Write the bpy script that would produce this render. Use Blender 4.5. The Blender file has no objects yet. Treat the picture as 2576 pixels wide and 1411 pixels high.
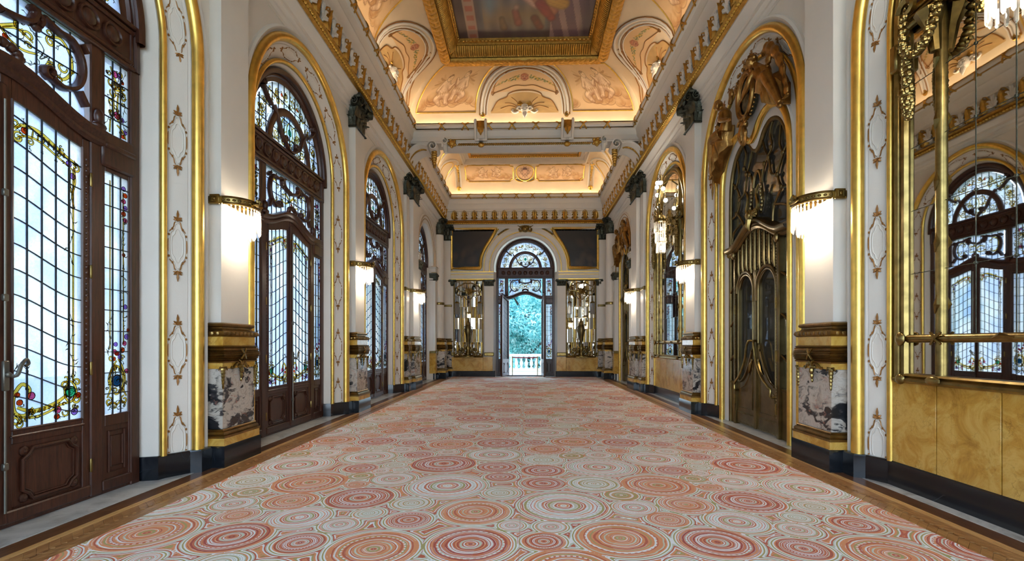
import bpy, bmesh, math, random
import numpy as np
from mathutils import Vector, Matrix
from math import sin, cos, pi, radians, sqrt, atan2
rnd = random.Random(7)
SC = bpy.context.scene
COL = SC.collection
# ------------------------------------------------------------------ camera
cd = bpy.data.cameras.new('camera'); cam = bpy.data.objects.new('camera', cd); COL.objects.link(cam)
cam.location = (0.05, 0, 1.6); cam.rotation_euler = (pi/2, 0, radians(1.61))
cd.sensor_width = 36; cd.lens = 36*1210/2576; cd.shift_y = (866-705.5)/2576
cd.clip_start = 0.05; cd.clip_end = 400
SC.camera = cam
# ------------------------------------------------------------------ sky
w = bpy.data.worlds.new('sky'); SC.world = w; w.use_nodes = True
nt = w.node_tree; nt.nodes.clear()
wo = nt.nodes.new('ShaderNodeOutputWorld'); bg = nt.nodes.new('ShaderNodeBackground')
tc = nt.nodes.new('ShaderNodeTexCoord'); sx = nt.nodes.new('ShaderNodeSeparateXYZ'); rp = nt.nodes.new('ShaderNodeValToRGB')
nt.links.new(tc.outputs['Generated'], sx.inputs[0]); nt.links.new(sx.outputs['Z'], rp.inputs[0])
rp.color_ramp.elements[0].position = 0.0; rp.color_ramp.elements[0].color = (0.72, 0.86, 1.0, 1)
rp.color_ramp.elements[1].position = 0.7; rp.color_ramp.elements[1].color = (0.42, 0.67, 1.0, 1)
nt.links.new(rp.outputs[0], bg.inputs[0]); bg.inputs[1].default_value = 4.4
nt.links.new(bg.outputs[0], wo.inputs[0])
# ------------------------------------------------------------------ exposure and light paths
vs = SC.view_settings
vs.view_transform = 'Standard'; vs.look = 'None'; vs.gamma = 1; vs.use_curve_mapping = False; vs.exposure = 0.78
cy = SC.cycles
cy.max_bounces = 7; cy.diffuse_bounces = 4; cy.glossy_bounces = 3; cy.transmission_bounces = 4; cy.transparent_max_bounces = 12
cy.caustics_reflective = False; cy.caustics_refractive = False; cy.sample_clamp_indirect = 6; cy.blur_glossy = 0.5
cy.use_denoising = True; cy.use_adaptive_sampling = True; cy.adaptive_threshold = 0.4; cy.adaptive_min_samples = 16; cy.light_sampling_threshold = 0.04

def light(name, kind, loc, power, color, rot=(0,0,0), parent=None, **kw):
    l = bpy.data.lights.new(name, kind); o = bpy.data.objects.new(name, l); COL.objects.link(o)
    l.energy = power; l.color = color; o.location = loc; o.rotation_euler = rot
    for k, v in kw.items(): setattr(l, k, v)
    if parent: o.parent = parent
    return o
# sky portals just outside the glazed doors (they emit nothing, they steer the sky sampling)
def portal(loc, rot, sx, sy):
    o = light('sky_portal', 'AREA', loc, 1, (1,1,1), rot, shape='RECTANGLE', size=sx, size_y=sy)
    o.data.cycles.is_portal = True
BAYS = [-0.99, 4.03, 9.05, 14.07]
for yc in BAYS + [20.15]:
    portal((-4.75, yc, 3.35), (0, -pi/2, 0), 6.7, 2.9)
portal((0, -3.75, 3.6), (pi/2, 0, 0), 7.4, 6.6)
portal((0.04, 24.45, 3.4), (-pi/2, 0, 0), 2.9, 6.8)
WARM = (1.0, 0.80, 0.58)
# LED strips laid in the troughs behind the ribbon mouldings
def led(loc, L, along_y, p):
    light('cove_light', 'AREA', loc, p, WARM, (pi, 0, pi/2 if along_y else 0), shape='RECTANGLE', size=L, size_y=0.05)
led((-3.70, 7.0, 8.79), 17.6, True, 66); led((3.70, 7.0, 8.79), 17.6, True, 66); led((0, 15.93, 8.79), 7.4, False, 24)
led((-3.70, 19.9, 8.79), 6.6, True, 25); led((3.70, 19.9, 8.79), 6.6, True, 25)
led((0, 23.39, 8.79), 7.4, False, 28); led((0, 16.47, 8.79), 7.4, False, 24)

# ------------------------------------------------------------------ mesh helpers
class M:
    def __init__(s): s.v = []; s.f = []
    def add(s, v, f):
        o = len(s.v); s.v += [tuple(p) for p in v]; s.f += [tuple(i+o for i in q) for q in f]; return s
    def grid(s, rows, closed=False, cap=False):
        n = len(rows[0]); o = len(s.v)
        for r in rows: s.v += [tuple(p) for p in r]
        for i in range(len(rows)-1):
            for j in range(n if closed else n-1):
                k = (j+1) % n
                s.f.append((o+i*n+j, o+i*n+k, o+(i+1)*n+k, o+(i+1)*n+j))
        if cap:
            s.f.append(tuple(o+j for j in range(n))[::-1]); s.f.append(tuple(o+(len(rows)-1)*n+j for j in range(n)))
        return s
    def box(s, x0, x1, y0, y1, z0, z1, b=0.0):
        if b <= 0:
            return s.add([(x,y,z) for x in (x0,x1) for y in (y0,y1) for z in (z0,z1)],
                         [(0,1,3,2),(4,6,7,5),(0,4,5,1),(2,3,7,6),(0,2,6,4),(1,5,7,3)])
        rows = []
        for z, e in ((z0,b),(z0+b,0),(z1-b,0),(z1,b)):
            rows.append([(x0+e+b*(e==0),y0+e,z),(x1-e-b*(e==0),y0+e,z),(x1-e,y0+e+b*(e==0),z),(x1-e,y1-e-b*(e==0),z),
                         (x1-e-b*(e==0),y1-e,z),(x0+e+b*(e==0),y1-e,z),(x0+e,y1-e-b*(e==0),z),(x0+e,y0+e+b*(e==0),z)])
        return s.grid(rows, True, True)
    def tube(s, pts, r, n=6, closed=False, cap=True, flat=None):
        """tube along pts; r number or list; flat=(nx,ny,nz,k) squashes along that axis by k"""
        P = [Vector(p) for p in pts]; m = len(P); R = r if isinstance(r, (list,tuple)) else [r]*m
        rows = []; u = None
        for i in range(m):
            a = P[(i-1) % m] if (closed or i > 0) else P[i]; b = P[(i+1) % m] if (closed or i < m-1) else P[i]
            t = (b-a)
            if t.length < 1e-9: t = Vector((0,0,1))
            t.normalize()
            if u is None:
                u = t.cross(Vector((0,0,1)))
                if u.length < 0.3: u = t.cross(Vector((0,1,0)))
            u = u - t*u.dot(t)
            if u.length < 1e-6: u = t.orthogonal()
            u.normalize(); w_ = t.cross(u)
            ring = []
            for j in range(n):
                a_ = 2*pi*j/n; d = (u*cos(a_)+w_*sin(a_))*R[i]
                if flat:
                    ax = Vector(flat[:3]); d = d - ax*d.dot(ax)*(1-flat[3])
                ring.append(P[i]+d)
            rows.append(ring)
        if closed: rows.append(rows[0])
        return s.grid(rows, True, cap and not closed)
    def lathe(s, prof, n=16, c=(0,0,0), a0=0, a1=2*pi, cap=False):
        full = abs(a1-a0-2*pi) < 1e-6; k = n if full else n+1
        rows = [[(c[0]+r*cos(a0+(a1-a0)*j/n), c[1]+r*sin(a0+(a1-a0)*j/n), c[2]+z) for j in range(k)] for r, z in prof]
        return s.grid(rows, full, cap)
    def ball(s, c, r, n=10, m=6, rot=None):
        R = r if isinstance(r, (list,tuple)) else (r,r,r); rows = []
        for i in range(m+1):
            a = -pi/2+pi*i/m; ring = []
            for j in range(n):
                b = 2*pi*j/n; p = Vector((R[0]*max(cos(a),1e-3)*cos(b), R[1]*max(cos(a),1e-3)*sin(b), R[2]*sin(a)))
                if rot: p = rot @ p
                ring.append((c[0]+p.x, c[1]+p.y, c[2]+p.z))
            rows.append(ring)
        return s.grid(rows, True, True)
    def prism(s, poly, y0, y1, cx=0, cz=0):
        n = len(poly); o = len(s.v)
        s.v += [(cx+x, y0, cz+z) for x, z in poly]+[(cx+x, y1, cz+z) for x, z in poly]
        s.f.append(tuple(range(o, o+n))); s.f.append(tuple(range(o+2*n-1, o+n-1, -1)))
        for i in range(n): s.f.append((o+i, o+n+i, o+n+(i+1) % n, o+(i+1) % n))
        return s
    def stroke(s, pts, wd, y0, y1):
        """flat ribbon in the x-z plane, thickness y0..y1; wd number or list"""
        n = len(pts); W = wd if isinstance(wd, (list,tuple)) else [wd]*n; rows = []
        for i in range(n):
            a = pts[max(i-1,0)]; b = pts[min(i+1,n-1)]; dx, dz = b[0]-a[0], b[1]-a[1]; l = sqrt(dx*dx+dz*dz) or 1
            nx, nz = -dz/l*W[i]/2, dx/l*W[i]/2; p = pts[i]
            rows.append([(p[0]+nx,y0,p[1]+nz),(p[0]+nx*.5,y0-(y1-y0)*.5,p[1]+nz*.5),(p[0]-nx*.5,y0-(y1-y0)*.5,p[1]-nz*.5),(p[0]-nx,y0,p[1]-nz),(p[0]-nx,y1,p[1]-nz),(p[0]+nx,y1,p[1]+nz)])
        return s.grid(rows, True, True)
    def arch(s, prof, zs, n=28, z0=0.0, a0=0.0, a1=pi, jambs=True):
        """sweep profile [(r,y)] along jamb - semicircle - jamb about x=0, springing at zs"""
        path = []
        if jambs: path.append(('j', 1))
        path += [('a', a0+(a1-a0)*i/n) for i in range(n+1)]
        if jambs: path.append(('j', -1))
        rows = []
        for k, t in path:
            if k == 'j': rows.append([(t*r, y, z0) for r, y in prof])
            else: rows.append([(r*cos(t), y, zs+r*sin(t)) for r, y in prof])
        return s.grid(rows)
    def loft(s, prof, fn, closed=False):
        """prof [(i,z)] ; fn(i) -> list of (x,y) plan points at inset i"""
        return s.grid([[(x,y,z) for x, y in fn(i)] for i, z in prof], closed)
    def xf(s, mat):
        s.v = [tuple(mat @ Vector(p)) for p in s.v]; return s

def mesh(m, mat_, name='m', smooth=40):
    me = bpy.data.meshes.new(name); me.from_pydata(m.v, [], m.f); me.validate(); me.update()
    if mat_ is not None: me.materials.append(mat_)
    if smooth:
        me.shade_smooth(); me.set_sharp_from_angle(angle=radians(smooth))
    return me
def link(name, data, parent=None, loc=None, rot=None, scale=None, mw=None):
    o = bpy.data.objects.new(name, data); COL.objects.link(o)
    if parent is not None: o.parent = parent
    if mw is not None: o.matrix_basis = mw
    else:
        if loc is not None: o.location = loc
        if rot is not None: o.rotation_euler = rot
        if scale is not None: o.scale = scale
    return o
def obj(name, m, mat_, parent=None, smooth=40, **kw):
    return link(name, mesh(m, mat_, name, smooth), parent, **kw)
def tag(o, label, cat, kind=None, group=None):
    o['label'] = label; o['category'] = cat
    if kind: o['kind'] = kind
    if group: o['group'] = group
    return o
def thing(name, label, cat, loc=(0,0,0), rz=0, kind=None, group=None):
    o = bpy.data.objects.new(name, None); COL.objects.link(o); o.location = loc; o.rotation_euler = (0,0,rz)
    o.empty_display_size = 0.2
    return tag(o, label, cat, kind, group)
def copy_tree(o, parent):
    c = o.copy(); COL.objects.link(c); c.parent = parent
    for ch in o.children: copy_tree(ch, c)
    return c
LEFT, RIGHT = pi/2, -pi/2
def spiral(cx, cz, r0, r1, a0, turns, n=18):
    return [(cx+(r0+(r1-r0)*i/n)*cos(a0+2*pi*turns*i/n), cz+(r0+(r1-r0)*i/n)*sin(a0+2*pi*turns*i/n)) for i in range(n+1)]
def smooth_pts(P, k=5):
    out = []; n = len(P); D = len(P[0])
    for i in range(n-1):
        p0, p1, p2, p3 = P[max(i-1,0)], P[i], P[i+1], P[min(i+2,n-1)]
        for j in range(k):
            t = j/k
            out.append(tuple(0.5*((2*p1[d])+(-p0[d]+p2[d])*t+(2*p0[d]-5*p1[d]+4*p2[d]-p3[d])*t*t+(-p0[d]+3*p1[d]-3*p2[d]+p3[d])*t**3) for d in range(D)))
    out.append(tuple(P[-1])); return out
# ------------------------------------------------------------------ materials
def srgb(r, g, b):
    f = lambda c: (c/255/12.92) if c/255 <= 0.04045 else ((c/255+0.055)/1.055)**2.4
    return (f(r), f(g), f(b), 1)
class NT:
    def __init__(s, name):
        s.m = bpy.data.materials.new(name); s.m.use_nodes = True; s.t = s.m.node_tree; s.t.nodes.clear()
        s.out = s.t.nodes.new('ShaderNodeOutputMaterial')
    def n(s, typ, ins=None, **props):
        nd = s.t.nodes.new('ShaderNode'+typ)
        for k, v in props.items(): setattr(nd, k, v)
        for k, v in (ins or {}).items():
            if hasattr(v, 'is_output'): s.t.links.new(v, nd.inputs[k])
            else: nd.inputs[k].default_value = v
        return nd
    def ramp(s, fac, stops, interp='LINEAR'):
        r = s.n('ValToRGB', {0: fac}); cr = r.color_ramp; cr.interpolation = interp
        while len(cr.elements) < len(stops): cr.elements.new(0.5)
        for e, (p, c) in zip(cr.elements, stops): e.position = p; e.color = c
        return r.outputs[0]
    def noise(s, vec, scale, detail=3, rough=0.5, dist=0.0):
        return s.n('TexNoise', {'Vector': vec, 'Scale': scale, 'Detail': detail, 'Roughness': rough, 'Distortion': dist}).outputs[0]
    def pos(s): return s.n('NewGeometry').outputs['Position']
    def mapv(s, vec, sc): return s.n('Mapping', {'Vector': vec, 'Scale': sc}).outputs[0]
    def mix(s, fac, a, b, typ='MIX'):
        nd = s.n('Mix', None, data_type='RGBA', blend_type=typ)
        for k, v in ((0, fac), (6, a), (7, b)):
            if hasattr(v, 'is_output'): s.t.links.new(v, nd.inputs[k])
            else: nd.inputs[k].default_value = v
        return nd.outputs[2]
    def math(s, op, a, b=0.0, c=0.0):
        return s.n('Math', {0: a, 1: b, 2: c}, operation=op).outputs[0]
    def bump(s, h, st, dist=0.02): return s.n('Bump', {'Height': h, 'Strength': st, 'Distance': dist}).outputs[0]
    def prin(s, col, rough, metal=0.0, normal=None, spec=None, coat=None):
        ins = {'Base Color': col, 'Roughness': rough, 'Metallic': metal}
        if normal is not None: ins['Normal'] = normal
        if spec is not None: ins['Specular IOR Level'] = spec
        if coat is not None: ins['Coat Weight'] = coat; ins['Coat Roughness'] = 0.08
        b = s.n('BsdfPrincipled', ins); s.t.links.new(b.outputs[0], s.out.inputs[0]); return s.m
    def surf(s, sh): s.t.links.new(sh, s.out.inputs[0]); return s.m

def plain(name, c, rough, metal=0.0, vary=0.06, sc=6.0, bump=0.0, bsc=60.0, coat=None):
    t = NT(name); p = t.pos(); n = t.noise(p, sc, 4)
    lo = tuple(x*(1-vary) for x in c[:3])+(1,); hi = tuple(min(1, x*(1+vary)) for x in c[:3])+(1,)
    col = t.ramp(n, [(0.3, lo), (0.7, hi)])
    nm = t.bump(t.noise(p, bsc, 3), bump) if bump else None
    return t.prin(col, rough, metal, nm, coat=coat)
PLASTER = plain('white_plaster', srgb(232, 224, 211), 0.5, vary=0.03, sc=1.2, bump=0.05, bsc=90)
CREAM = plain('cream_plaster', srgb(226, 205, 172), 0.6, vary=0.05, sc=1.5)
PEACH = plain('peach_plaster', srgb(222, 186, 138), 0.6, vary=0.08, sc=2.0)
GOLD = plain('gold_leaf', (0.85, 0.58, 0.14, 1), 0.33, 1.0, vary=0.12, sc=9, bump=0.03, bsc=40)
OLDGOLD = plain('old_gold', (0.50, 0.29, 0.065, 1), 0.40, 1.0, vary=0.25, sc=14, bump=0.2, bsc=50)
SCULPT = plain('bronzed_gilding', (0.34, 0.185, 0.055, 1), 0.36, 1.0, vary=0.3, sc=8, bump=0.25, bsc=30)
BRONZE = plain('door_bronze', (0.17, 0.12, 0.05, 1), 0.36, 1.0, vary=0.25, sc=5, bump=0.1, bsc=40)
BRASS = plain('aged_brass', (0.27, 0.19, 0.065, 1), 0.30, 1.0, vary=0.3, sc=10, bump=0.04, bsc=50)
DARKBRZ = plain('dark_bronze', (0.075, 0.078, 0.058, 1), 0.42, 0.85, vary=0.4, sc=14, bump=0.4, bsc=40)
PEDBRZ = plain('pedestal_bronze', (0.24, 0.155, 0.055, 1), 0.34, 1.0, vary=0.3, sc=8, bump=0.15, bsc=40)
LEAD = plain('lead_came', srgb(38, 40, 42), 0.5, 0.6)
GILTPAINT = plain('gilt_paint', srgb(158, 108, 52), 0.45, 0.35, vary=0.1)
STEEL = plain('worn_steel', srgb(120, 118, 108), 0.4, 0.8)
def marble_black():
    t = NT('black_marble'); p = t.pos(); n = t.noise(p, 1.3, 3, 0.5, 0.6)
    v = t.ramp(n, [(0.494, srgb(18, 22, 28)), (0.5, srgb(60, 66, 72)), (0.506, srgb(20, 24, 30))])
    c = t.mix(t.ramp(t.noise(p, 1.1, 2), [(0.52, (0,0,0,1)), (0.7, (1,1,1,1))]), srgb(20, 24, 30), v)
    return t.prin(c, 0.16, spec=0.5)
BLACK = marble_black()
def marble_siena():
    t = NT('siena_marble'); p = t.pos(); n = t.noise(p, 3.2, 9, 0.66, 0.8)
    c = t.ramp(n, [(0.28, srgb(158, 110, 36)), (0.45, srgb(204, 154, 62)), (0.58, srgb(222, 180, 92)), (0.75, srgb(186, 136, 48))])
    cn = t.n('TexNoise', {'Vector': p, 'Scale': 6.0, 'Detail': 5.0}).outputs['Color']
    wp = t.n('VectorMath', {0: p, 1: t.n('VectorMath', {0: cn, 'Scale': .35}, operation='SCALE').outputs[0]}, operation='ADD').outputs[0]
    vor = t.n('TexVoronoi', {'Vector': wp, 'Scale': 9.0, 'Randomness': 1.0}, feature='DISTANCE_TO_EDGE').outputs[0]
    vein = t.ramp(vor, [(0.0, (1,1,1,1)), (0.035, (0,0,0,1))]); msk = t.ramp(t.noise(p, 4, 3), [(0.45, (0,0,0,1)), (0.62, (1,1,1,1))])
    c = t.mix(t.math('MULTIPLY', t.math('MULTIPLY', vein, msk), 0.5), c, srgb(112, 74, 24))
    return t.prin(c, 0.18)
SIENA = marble_siena()
def marble_breccia():
    t = NT('breccia_marble'); p = t.mapv(t.pos(), (1.0, 1.0, 1.7)); w_ = t.noise(p, 2.6, 3, 0.5, 0.6)
    q = t.n('VectorMath', {0: p, 1: t.n('Combine'+'XYZ', {0: w_, 1: w_, 2: t.noise(p, 3.1, 3)}).outputs[0]}, operation='ADD').outputs[0]
    n = t.noise(q, 1.25, 6, 0.58, 1.6); n2 = t.noise(q, 2.6, 5, 0.6, 1.2)
    c = t.ramp(n, [(0.36, srgb(38, 40, 44)), (0.42, srgb(70, 70, 72)), (0.45, srgb(170, 162, 150)), (0.51, srgb(206, 198, 186)), (0.56, srgb(190, 176, 160)), (0.60, srgb(150, 144, 138)), (0.64, srgb(60, 62, 66)), (0.70, srgb(176, 168, 156))])
    c = t.mix(t.ramp(n2, [(0.60, (0,0,0,1)), (0.68, (0.7,0.7,0.7,1))]), c, srgb(190, 132, 116))
    c = t.mix(t.ramp(n2, [(0.30, (0.8,0.8,0.8,1)), (0.36, (0,0,0,1))]), c, srgb(120, 120, 118))
    return t.prin(c, 0.2)
BRECCIA = marble_breccia()
def marble_white():
    t = NT('white_marble'); p = t.pos(); n = t.noise(p, 3, 8, 0.7, 1.0)
    return t.prin(t.ramp(n, [(0.3, srgb(150, 148, 142)), (0.5, srgb(196, 194, 188)), (0.7, srgb(214, 212, 206))]), 0.3)
WMARBLE = marble_white()
def wood(name, a, b, rough=0.38, sc=(14, 14, 1.2)):
    t = NT(name); p = t.mapv(t.pos(), sc); n = t.noise(p, 3.0, 5, 0.6, 0.8)
    rn = t.n('ObjectInfo').outputs['Random']
    c = t.ramp(n, [(0.3, a), (0.7, b)])
    c = t.mix(t.math('MULTIPLY', rn, 0.35), c, a)
    return t.prin(c, rough, normal=t.bump(n, 0.08))
MAHOG = wood('mahogany', srgb(46, 22, 14), srgb(88, 48, 32), 0.34)
BIRCH = wood('light_strip_wood', srgb(190, 138, 78), srgb(226, 180, 116), 0.28, (12, 1.4, 12))
OAK = wood('oak_strip', srgb(138, 88, 46), srgb(196, 146, 90), 0.28, (12, 1.4, 12))
WALNUT = wood('walnut_strip', srgb(76, 44, 24), srgb(124, 80, 48), 0.28, (12, 1.4, 12))
def glass(name, col, tl=0.5, tr=0.38, gl=0.12, vary=0.0):
    t = NT(name); rn = t.n('ObjectInfo').outputs['Random']
    c = t.ramp(rn, [(0.0, tuple(x*(1-vary) for x in col[:3])+(1,)), (0.5, col), (1.0, tuple(min(1, x*(1+vary*(0.3, 0.6, 1.0)[i])) for i, x in enumerate(col[:3]))+(1,))]) if vary else col
    p = t.pos(); nb = t.bump(t.noise(p, 55, 3, 0.6, 0.4), 0.5, 0.01)
    a = t.n('BsdfTranslucent', {'Color': c, 'Normal': nb}); b = t.n('BsdfTransparent', {'Color': c}); g = t.n('BsdfGlossy', {'Color': (1,1,1,1), 'Roughness': 0.18, 'Normal': nb})
    m1 = t.n('MixShader', {0: tl/(tl+tr), 1: b.outputs[0], 2: a.outputs[0]})
    m2 = t.n('MixShader', {0: gl, 1: m1.outputs[0], 2: g.outputs[0]})
    return t.surf(m2.outputs[0])
def clear_glass():
    """rippled window glass; sky and garden light imitated by blue, white and green tints"""
    t = NT('rippled_clear_glass'); p = t.pos(); rn = t.n('ObjectInfo').outputs['Random']
    base = t.ramp(t.noise(t.mapv(p, (1, 1, .55)), 1.1, 3, .55, .4), [(.30, (.66,.64,.66,1)), (.44, (.58,.59,.66,1)), (.52, (.74,.69,.65,1)), (.62, (.58,.60,.58,1)), (.72, (.36,.46,.66,1))])
    c = t.mix(t.math('MULTIPLY', rn, .22), base, (.42,.50,.60,1))
    c = t.mix(t.ramp(t.noise(p, 48, 3, .6, .5), [(.38, (.34,.34,.34,1)), (.60, (0,0,0,1))]), c, (.40,.50,.60,1))
    nb = t.bump(t.noise(p, 60, 3, .6, .4), .6, .01)
    a = t.n('BsdfTranslucent', {'Color': c, 'Normal': nb}); b = t.n('BsdfTransparent', {'Color': c}); g = t.n('BsdfGlossy', {'Color': (1,1,1,1), 'Roughness': .2, 'Normal': nb})
    m1 = t.n('MixShader', {0: .62, 1: b.outputs[0], 2: a.outputs[0]}); return t.surf(t.n('MixShader', {0: .05, 1: m1.outputs[0], 2: g.outputs[0]}).outputs[0])
GCLEAR = clear_glass()
def stain(name, c):
    """coloured glass piece: tints what shines through it"""
    t = NT(name); cc = tuple(x**.8 for x in c[:3])+(1,)
    tr = t.n('BsdfTransparent', {'Color': cc}); tl = t.n('BsdfTranslucent', {'Color': cc}); g = t.n('BsdfGlossy', {'Roughness': .1})
    m1 = t.n('MixShader', {0: .12, 1: tr.outputs[0], 2: tl.outputs[0]}); return t.surf(t.n('MixShader', {0: .03, 1: m1.outputs[0], 2: g.outputs[0]}).outputs[0])
GGOLD = stain('amber_glass', srgb(226, 176, 44)); GROSE = stain('rose_glass', srgb(236, 126, 166)); GORAN = stain('orange_glass', srgb(234, 110, 46)); GVIOL = stain('violet_glass', srgb(188, 150, 222))
GGREEN = stain('green_glass', srgb(84, 196, 150)); GTEAL = stain('teal_glass', srgb(20, 104, 140)); GBLUE = stain('blue_glass', srgb(84, 128, 210)); GDARK = stain('painted_line_glass', srgb(66, 58, 40))
def mirror(name, c, r=0.015):
    t = NT(name); n = t.noise(t.pos(), 3, 2)
    return t.prin(t.ramp(n, [(0.2, tuple(x*.94 for x in c)+(1,)), (0.8, c+(1,))]), r, 1.0)
MIRROR = mirror('mirror_glass', (0.74, 0.74, 0.70))
def dark_glass():
    t = NT('door_glass'); tr = t.n('BsdfTransparent', {'Color': (0.62, 0.64, 0.65, 1)}); g = t.n('BsdfGlossy', {'Color': (0.9, 0.92, 0.95, 1), 'Roughness': 0.02})
    return t.surf(t.n('MixShader', {0: 0.13, 1: tr.outputs[0], 2: g.outputs[0]}).outputs[0])
DGLASS = dark_glass()
def crystal():
    t = NT('cut_crystal'); tl = t.n('BsdfTranslucent', {'Color': (0.97, 0.95, 0.9, 1)}); tr = t.n('BsdfTransparent', {'Color': (1, 1, 1, 1)}); g = t.n('BsdfGlossy', {'Color': (1, 1, 1, 1), 'Roughness': 0.05})
    a = t.n('MixShader', {0: 0.45, 1: tr.outputs[0], 2: tl.outputs[0]}); return t.surf(t.n('MixShader', {0: 0.22, 1: a.outputs[0], 2: g.outputs[0]}).outputs[0])
CRYSTAL = crystal()
def emit(name, c, s):
    t = NT(name); return t.surf(t.n('Emission', {0: c, 1: s}).outputs[0])
BULB = emit('lit_bulb', (1.0, 0.86, 0.66, 1), 14)
def painted(name, rough=0.6, metal=0.0):
    t = NT(name); a = t.n('Attribute', None, attribute_name='paint').outputs['Color']
    return t.prin(a, rough, metal)
PAINT = painted('painted_plaster'); CANVAS = painted('oil_on_canvas', 0.35)
PBRONZE = None
def paint_mesh(rows, colors, mat_, name):
    """grid of 3-D points with one colour per vertex (flat painted decoration)"""
    m = M().grid(rows); me = mesh(m, mat_, name, 60)
    at = me.color_attributes.new('paint', 'FLOAT_COLOR', 'POINT')
    at.data.foreach_set('color', np.array([(c[0], c[1], c[2], 1.0) for r in colors for c in r], dtype=np.float32).ravel())
    return me
# ------------------------------------------------------------------ room shell
WX, YB, YF = 4.12, -3.5, 23.8          # wall planes
ZS = 5.17                              # springing of the arches
RO = 2.05                              # opening of the arch surrounds in the wall plane
ALLB = BAYS + [20.15]
def side_wall(name, sgn, label):
    m = M(); top = 7.45
    for k, yc in enumerate(ALLB):
        lo = yc-2.51 if k else YB
        hi = yc+2.51 if k < 3 else (YF+.4 if k == 4 else 17.3)
        if k == 4: lo = 17.3
        R = RO if k < 4 else 1.78
        zs = ZS
        pts = [(yc+R*cos(pi-pi*i/32), zs+R*sin(pi*i/32)) for i in range(33)]
        q = lambda a, b, c, d: m.add([(sgn*WX, y, z) for y, z in (a,b,c,d)], [(0,1,2,3)])
        q((lo,0),(yc-R,0),(yc-R,zs),(lo,zs)); q((lo,zs),(yc-R,zs),(yc-R,top),(lo,top))
        q((yc+R,0),(hi,0),(hi,zs),(yc+R,zs)); q((yc+R,zs),(hi,zs),(hi,top),(yc+R,top))
        for a, b in zip(pts[:-1], pts[1:]): q(a, b, (b[0],top), (a[0],top))
    return tag(obj(name, m, PLASTER, smooth=0), label, 'wall', 'structure')
WALL_L = side_wall('wall_left', -1, 'white plaster wall pierced by arched stained glass doors')
WALL_R = side_wall('wall_right', 1, 'white plaster wall with arched mirrors and bronze doors')
m = M(); H_ = 4.6
m.box(-H_, H_, YB-.2, YB, 7.0, 10.8); m.box(-H_, -3.7, YB-.2, YB, 0, 7.0); m.box(3.7, H_, YB-.2, YB, 0, 7.0); m.box(-3.7, 3.7, YB-.2, YB, 0, .3)
tag(obj('wall_back', m, PLASTER, smooth=0), 'plain white end wall opposite the garden door', 'wall', 'structure')
W2 = thing('added_window', 'wide added window letting sky light in behind the viewer', 'window', (0, YB-.1, 0), 0, 'structure')  # unseen opening added to brighten the hall with sky light
m = M()
for k in range(7): x = -3.7+7.4*k/6; m.box(x-.06, x+.06, -.05, .05, .3, 7.0, .01)
for z in (2.6, 4.9): m.box(-3.7, 3.7, -.04, .04, z-.05, z+.05, .01)
obj('frame', m, MAHOG, W2)
# far wall with door arch
m = M(); RF = 1.62; XC = 0.04
q = lambda a, b, c, d: m.add([(x, YF, z) for x, z in (a,b,c,d)], [(0,1,2,3)])
q((-4.6,0),(XC-RF,0),(XC-RF,5.4),(-4.6,5.4)); q((XC+RF,0),(4.6,0),(4.6,5.4),(XC+RF,5.4))
q((-4.6,5.4),(XC-RF,5.4),(XC-RF,7.6),(-4.6,7.6)); q((XC+RF,5.4),(4.6,5.4),(4.6,7.6),(XC+RF,7.6))
pts = [(XC+RF*cos(pi-pi*i/32), 5.4+RF*sin(pi*i/32)) for i in range(33)]
for a, b in zip(pts[:-1], pts[1:]): q(a, b, (b[0],7.6), (a[0],7.6))
WALL_F = tag(obj('wall_far', m, PLASTER, smooth=0), 'white end wall around the open garden door', 'wall', 'structure')
m = M(); m.box(-4.7, 4.7, YB-.4, YF+.5, 10.95, 11.1); m.box(-4.75, -4.65, YB-.4, YF+.5, 7.3, 11.1); m.box(4.65, 4.75, YB-.4, YF+.5, 7.3, 11.1); m.box(-4.7, 4.7, YF+.4, YF+.5, 7.3, 11.1)
tag(obj('added_sky_cover', m, PLASTER, smooth=0), 'added unseen slab and skirts keeping sky light out above the ceilings', 'added_sky_cover', 'structure')  # added cover out of view, blocks sky light leaking past the cornices
# floor
m = M(); m.box(-5.2, 5.2, YB-.3, YF+.6, -0.2, -0.012)
FLOOR = tag(obj('floor', m, WALNUT, smooth=0), 'parquet border and marble thresholds around the carpet', 'floor', 'structure')
for sgn in (-1, 1):
    # white marble margin in front of each bay
    for k, yc in enumerate(ALLB):
        h = 2.5
        obj('threshold_slab', M().box(min(sgn*4.07, sgn*4.75), max(sgn*4.07, sgn*4.75), yc-h+.005, yc+h-.005, -.012, .003, .002), WMARBLE, FLOOR)
    bd = mesh(M().box(-.095, .095, -.748, .748, -.012, 0, .002), WALNUT); ls = mesh(M().box(-.0125, .0125, -.998, .998, -.012, 0.0005, .0015), BIRCH)
    for i in range(18): link('border_plank', bd, FLOOR, (sgn*3.973, -1.5+.75+i*1.5-1.5, 0))
    for i in range(13):
        for j in range(3): link('light_strip', ls, FLOOR, (sgn*(3.815+.027*j), -2.5+1+i*2.0+.5*j, 0))
hb = {}
def herring(y0, y1, sgn, sep):
    """herringbone blocks between carpet and strips"""
    out = []
    L, Wd = 0.30, 0.07
    step = Wd*sqrt(2); y = y0; k = 0
    while y < y1:
        for d in (1, -1):
            out.append((sgn*(3.66+.085*d), y, d)); 
        y += step; k += 1
    return out
blk = mesh(M().box(-.0345, .0345, -.12, .12, -.012, -.0005, .0015), OAK)
big = M()
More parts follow.
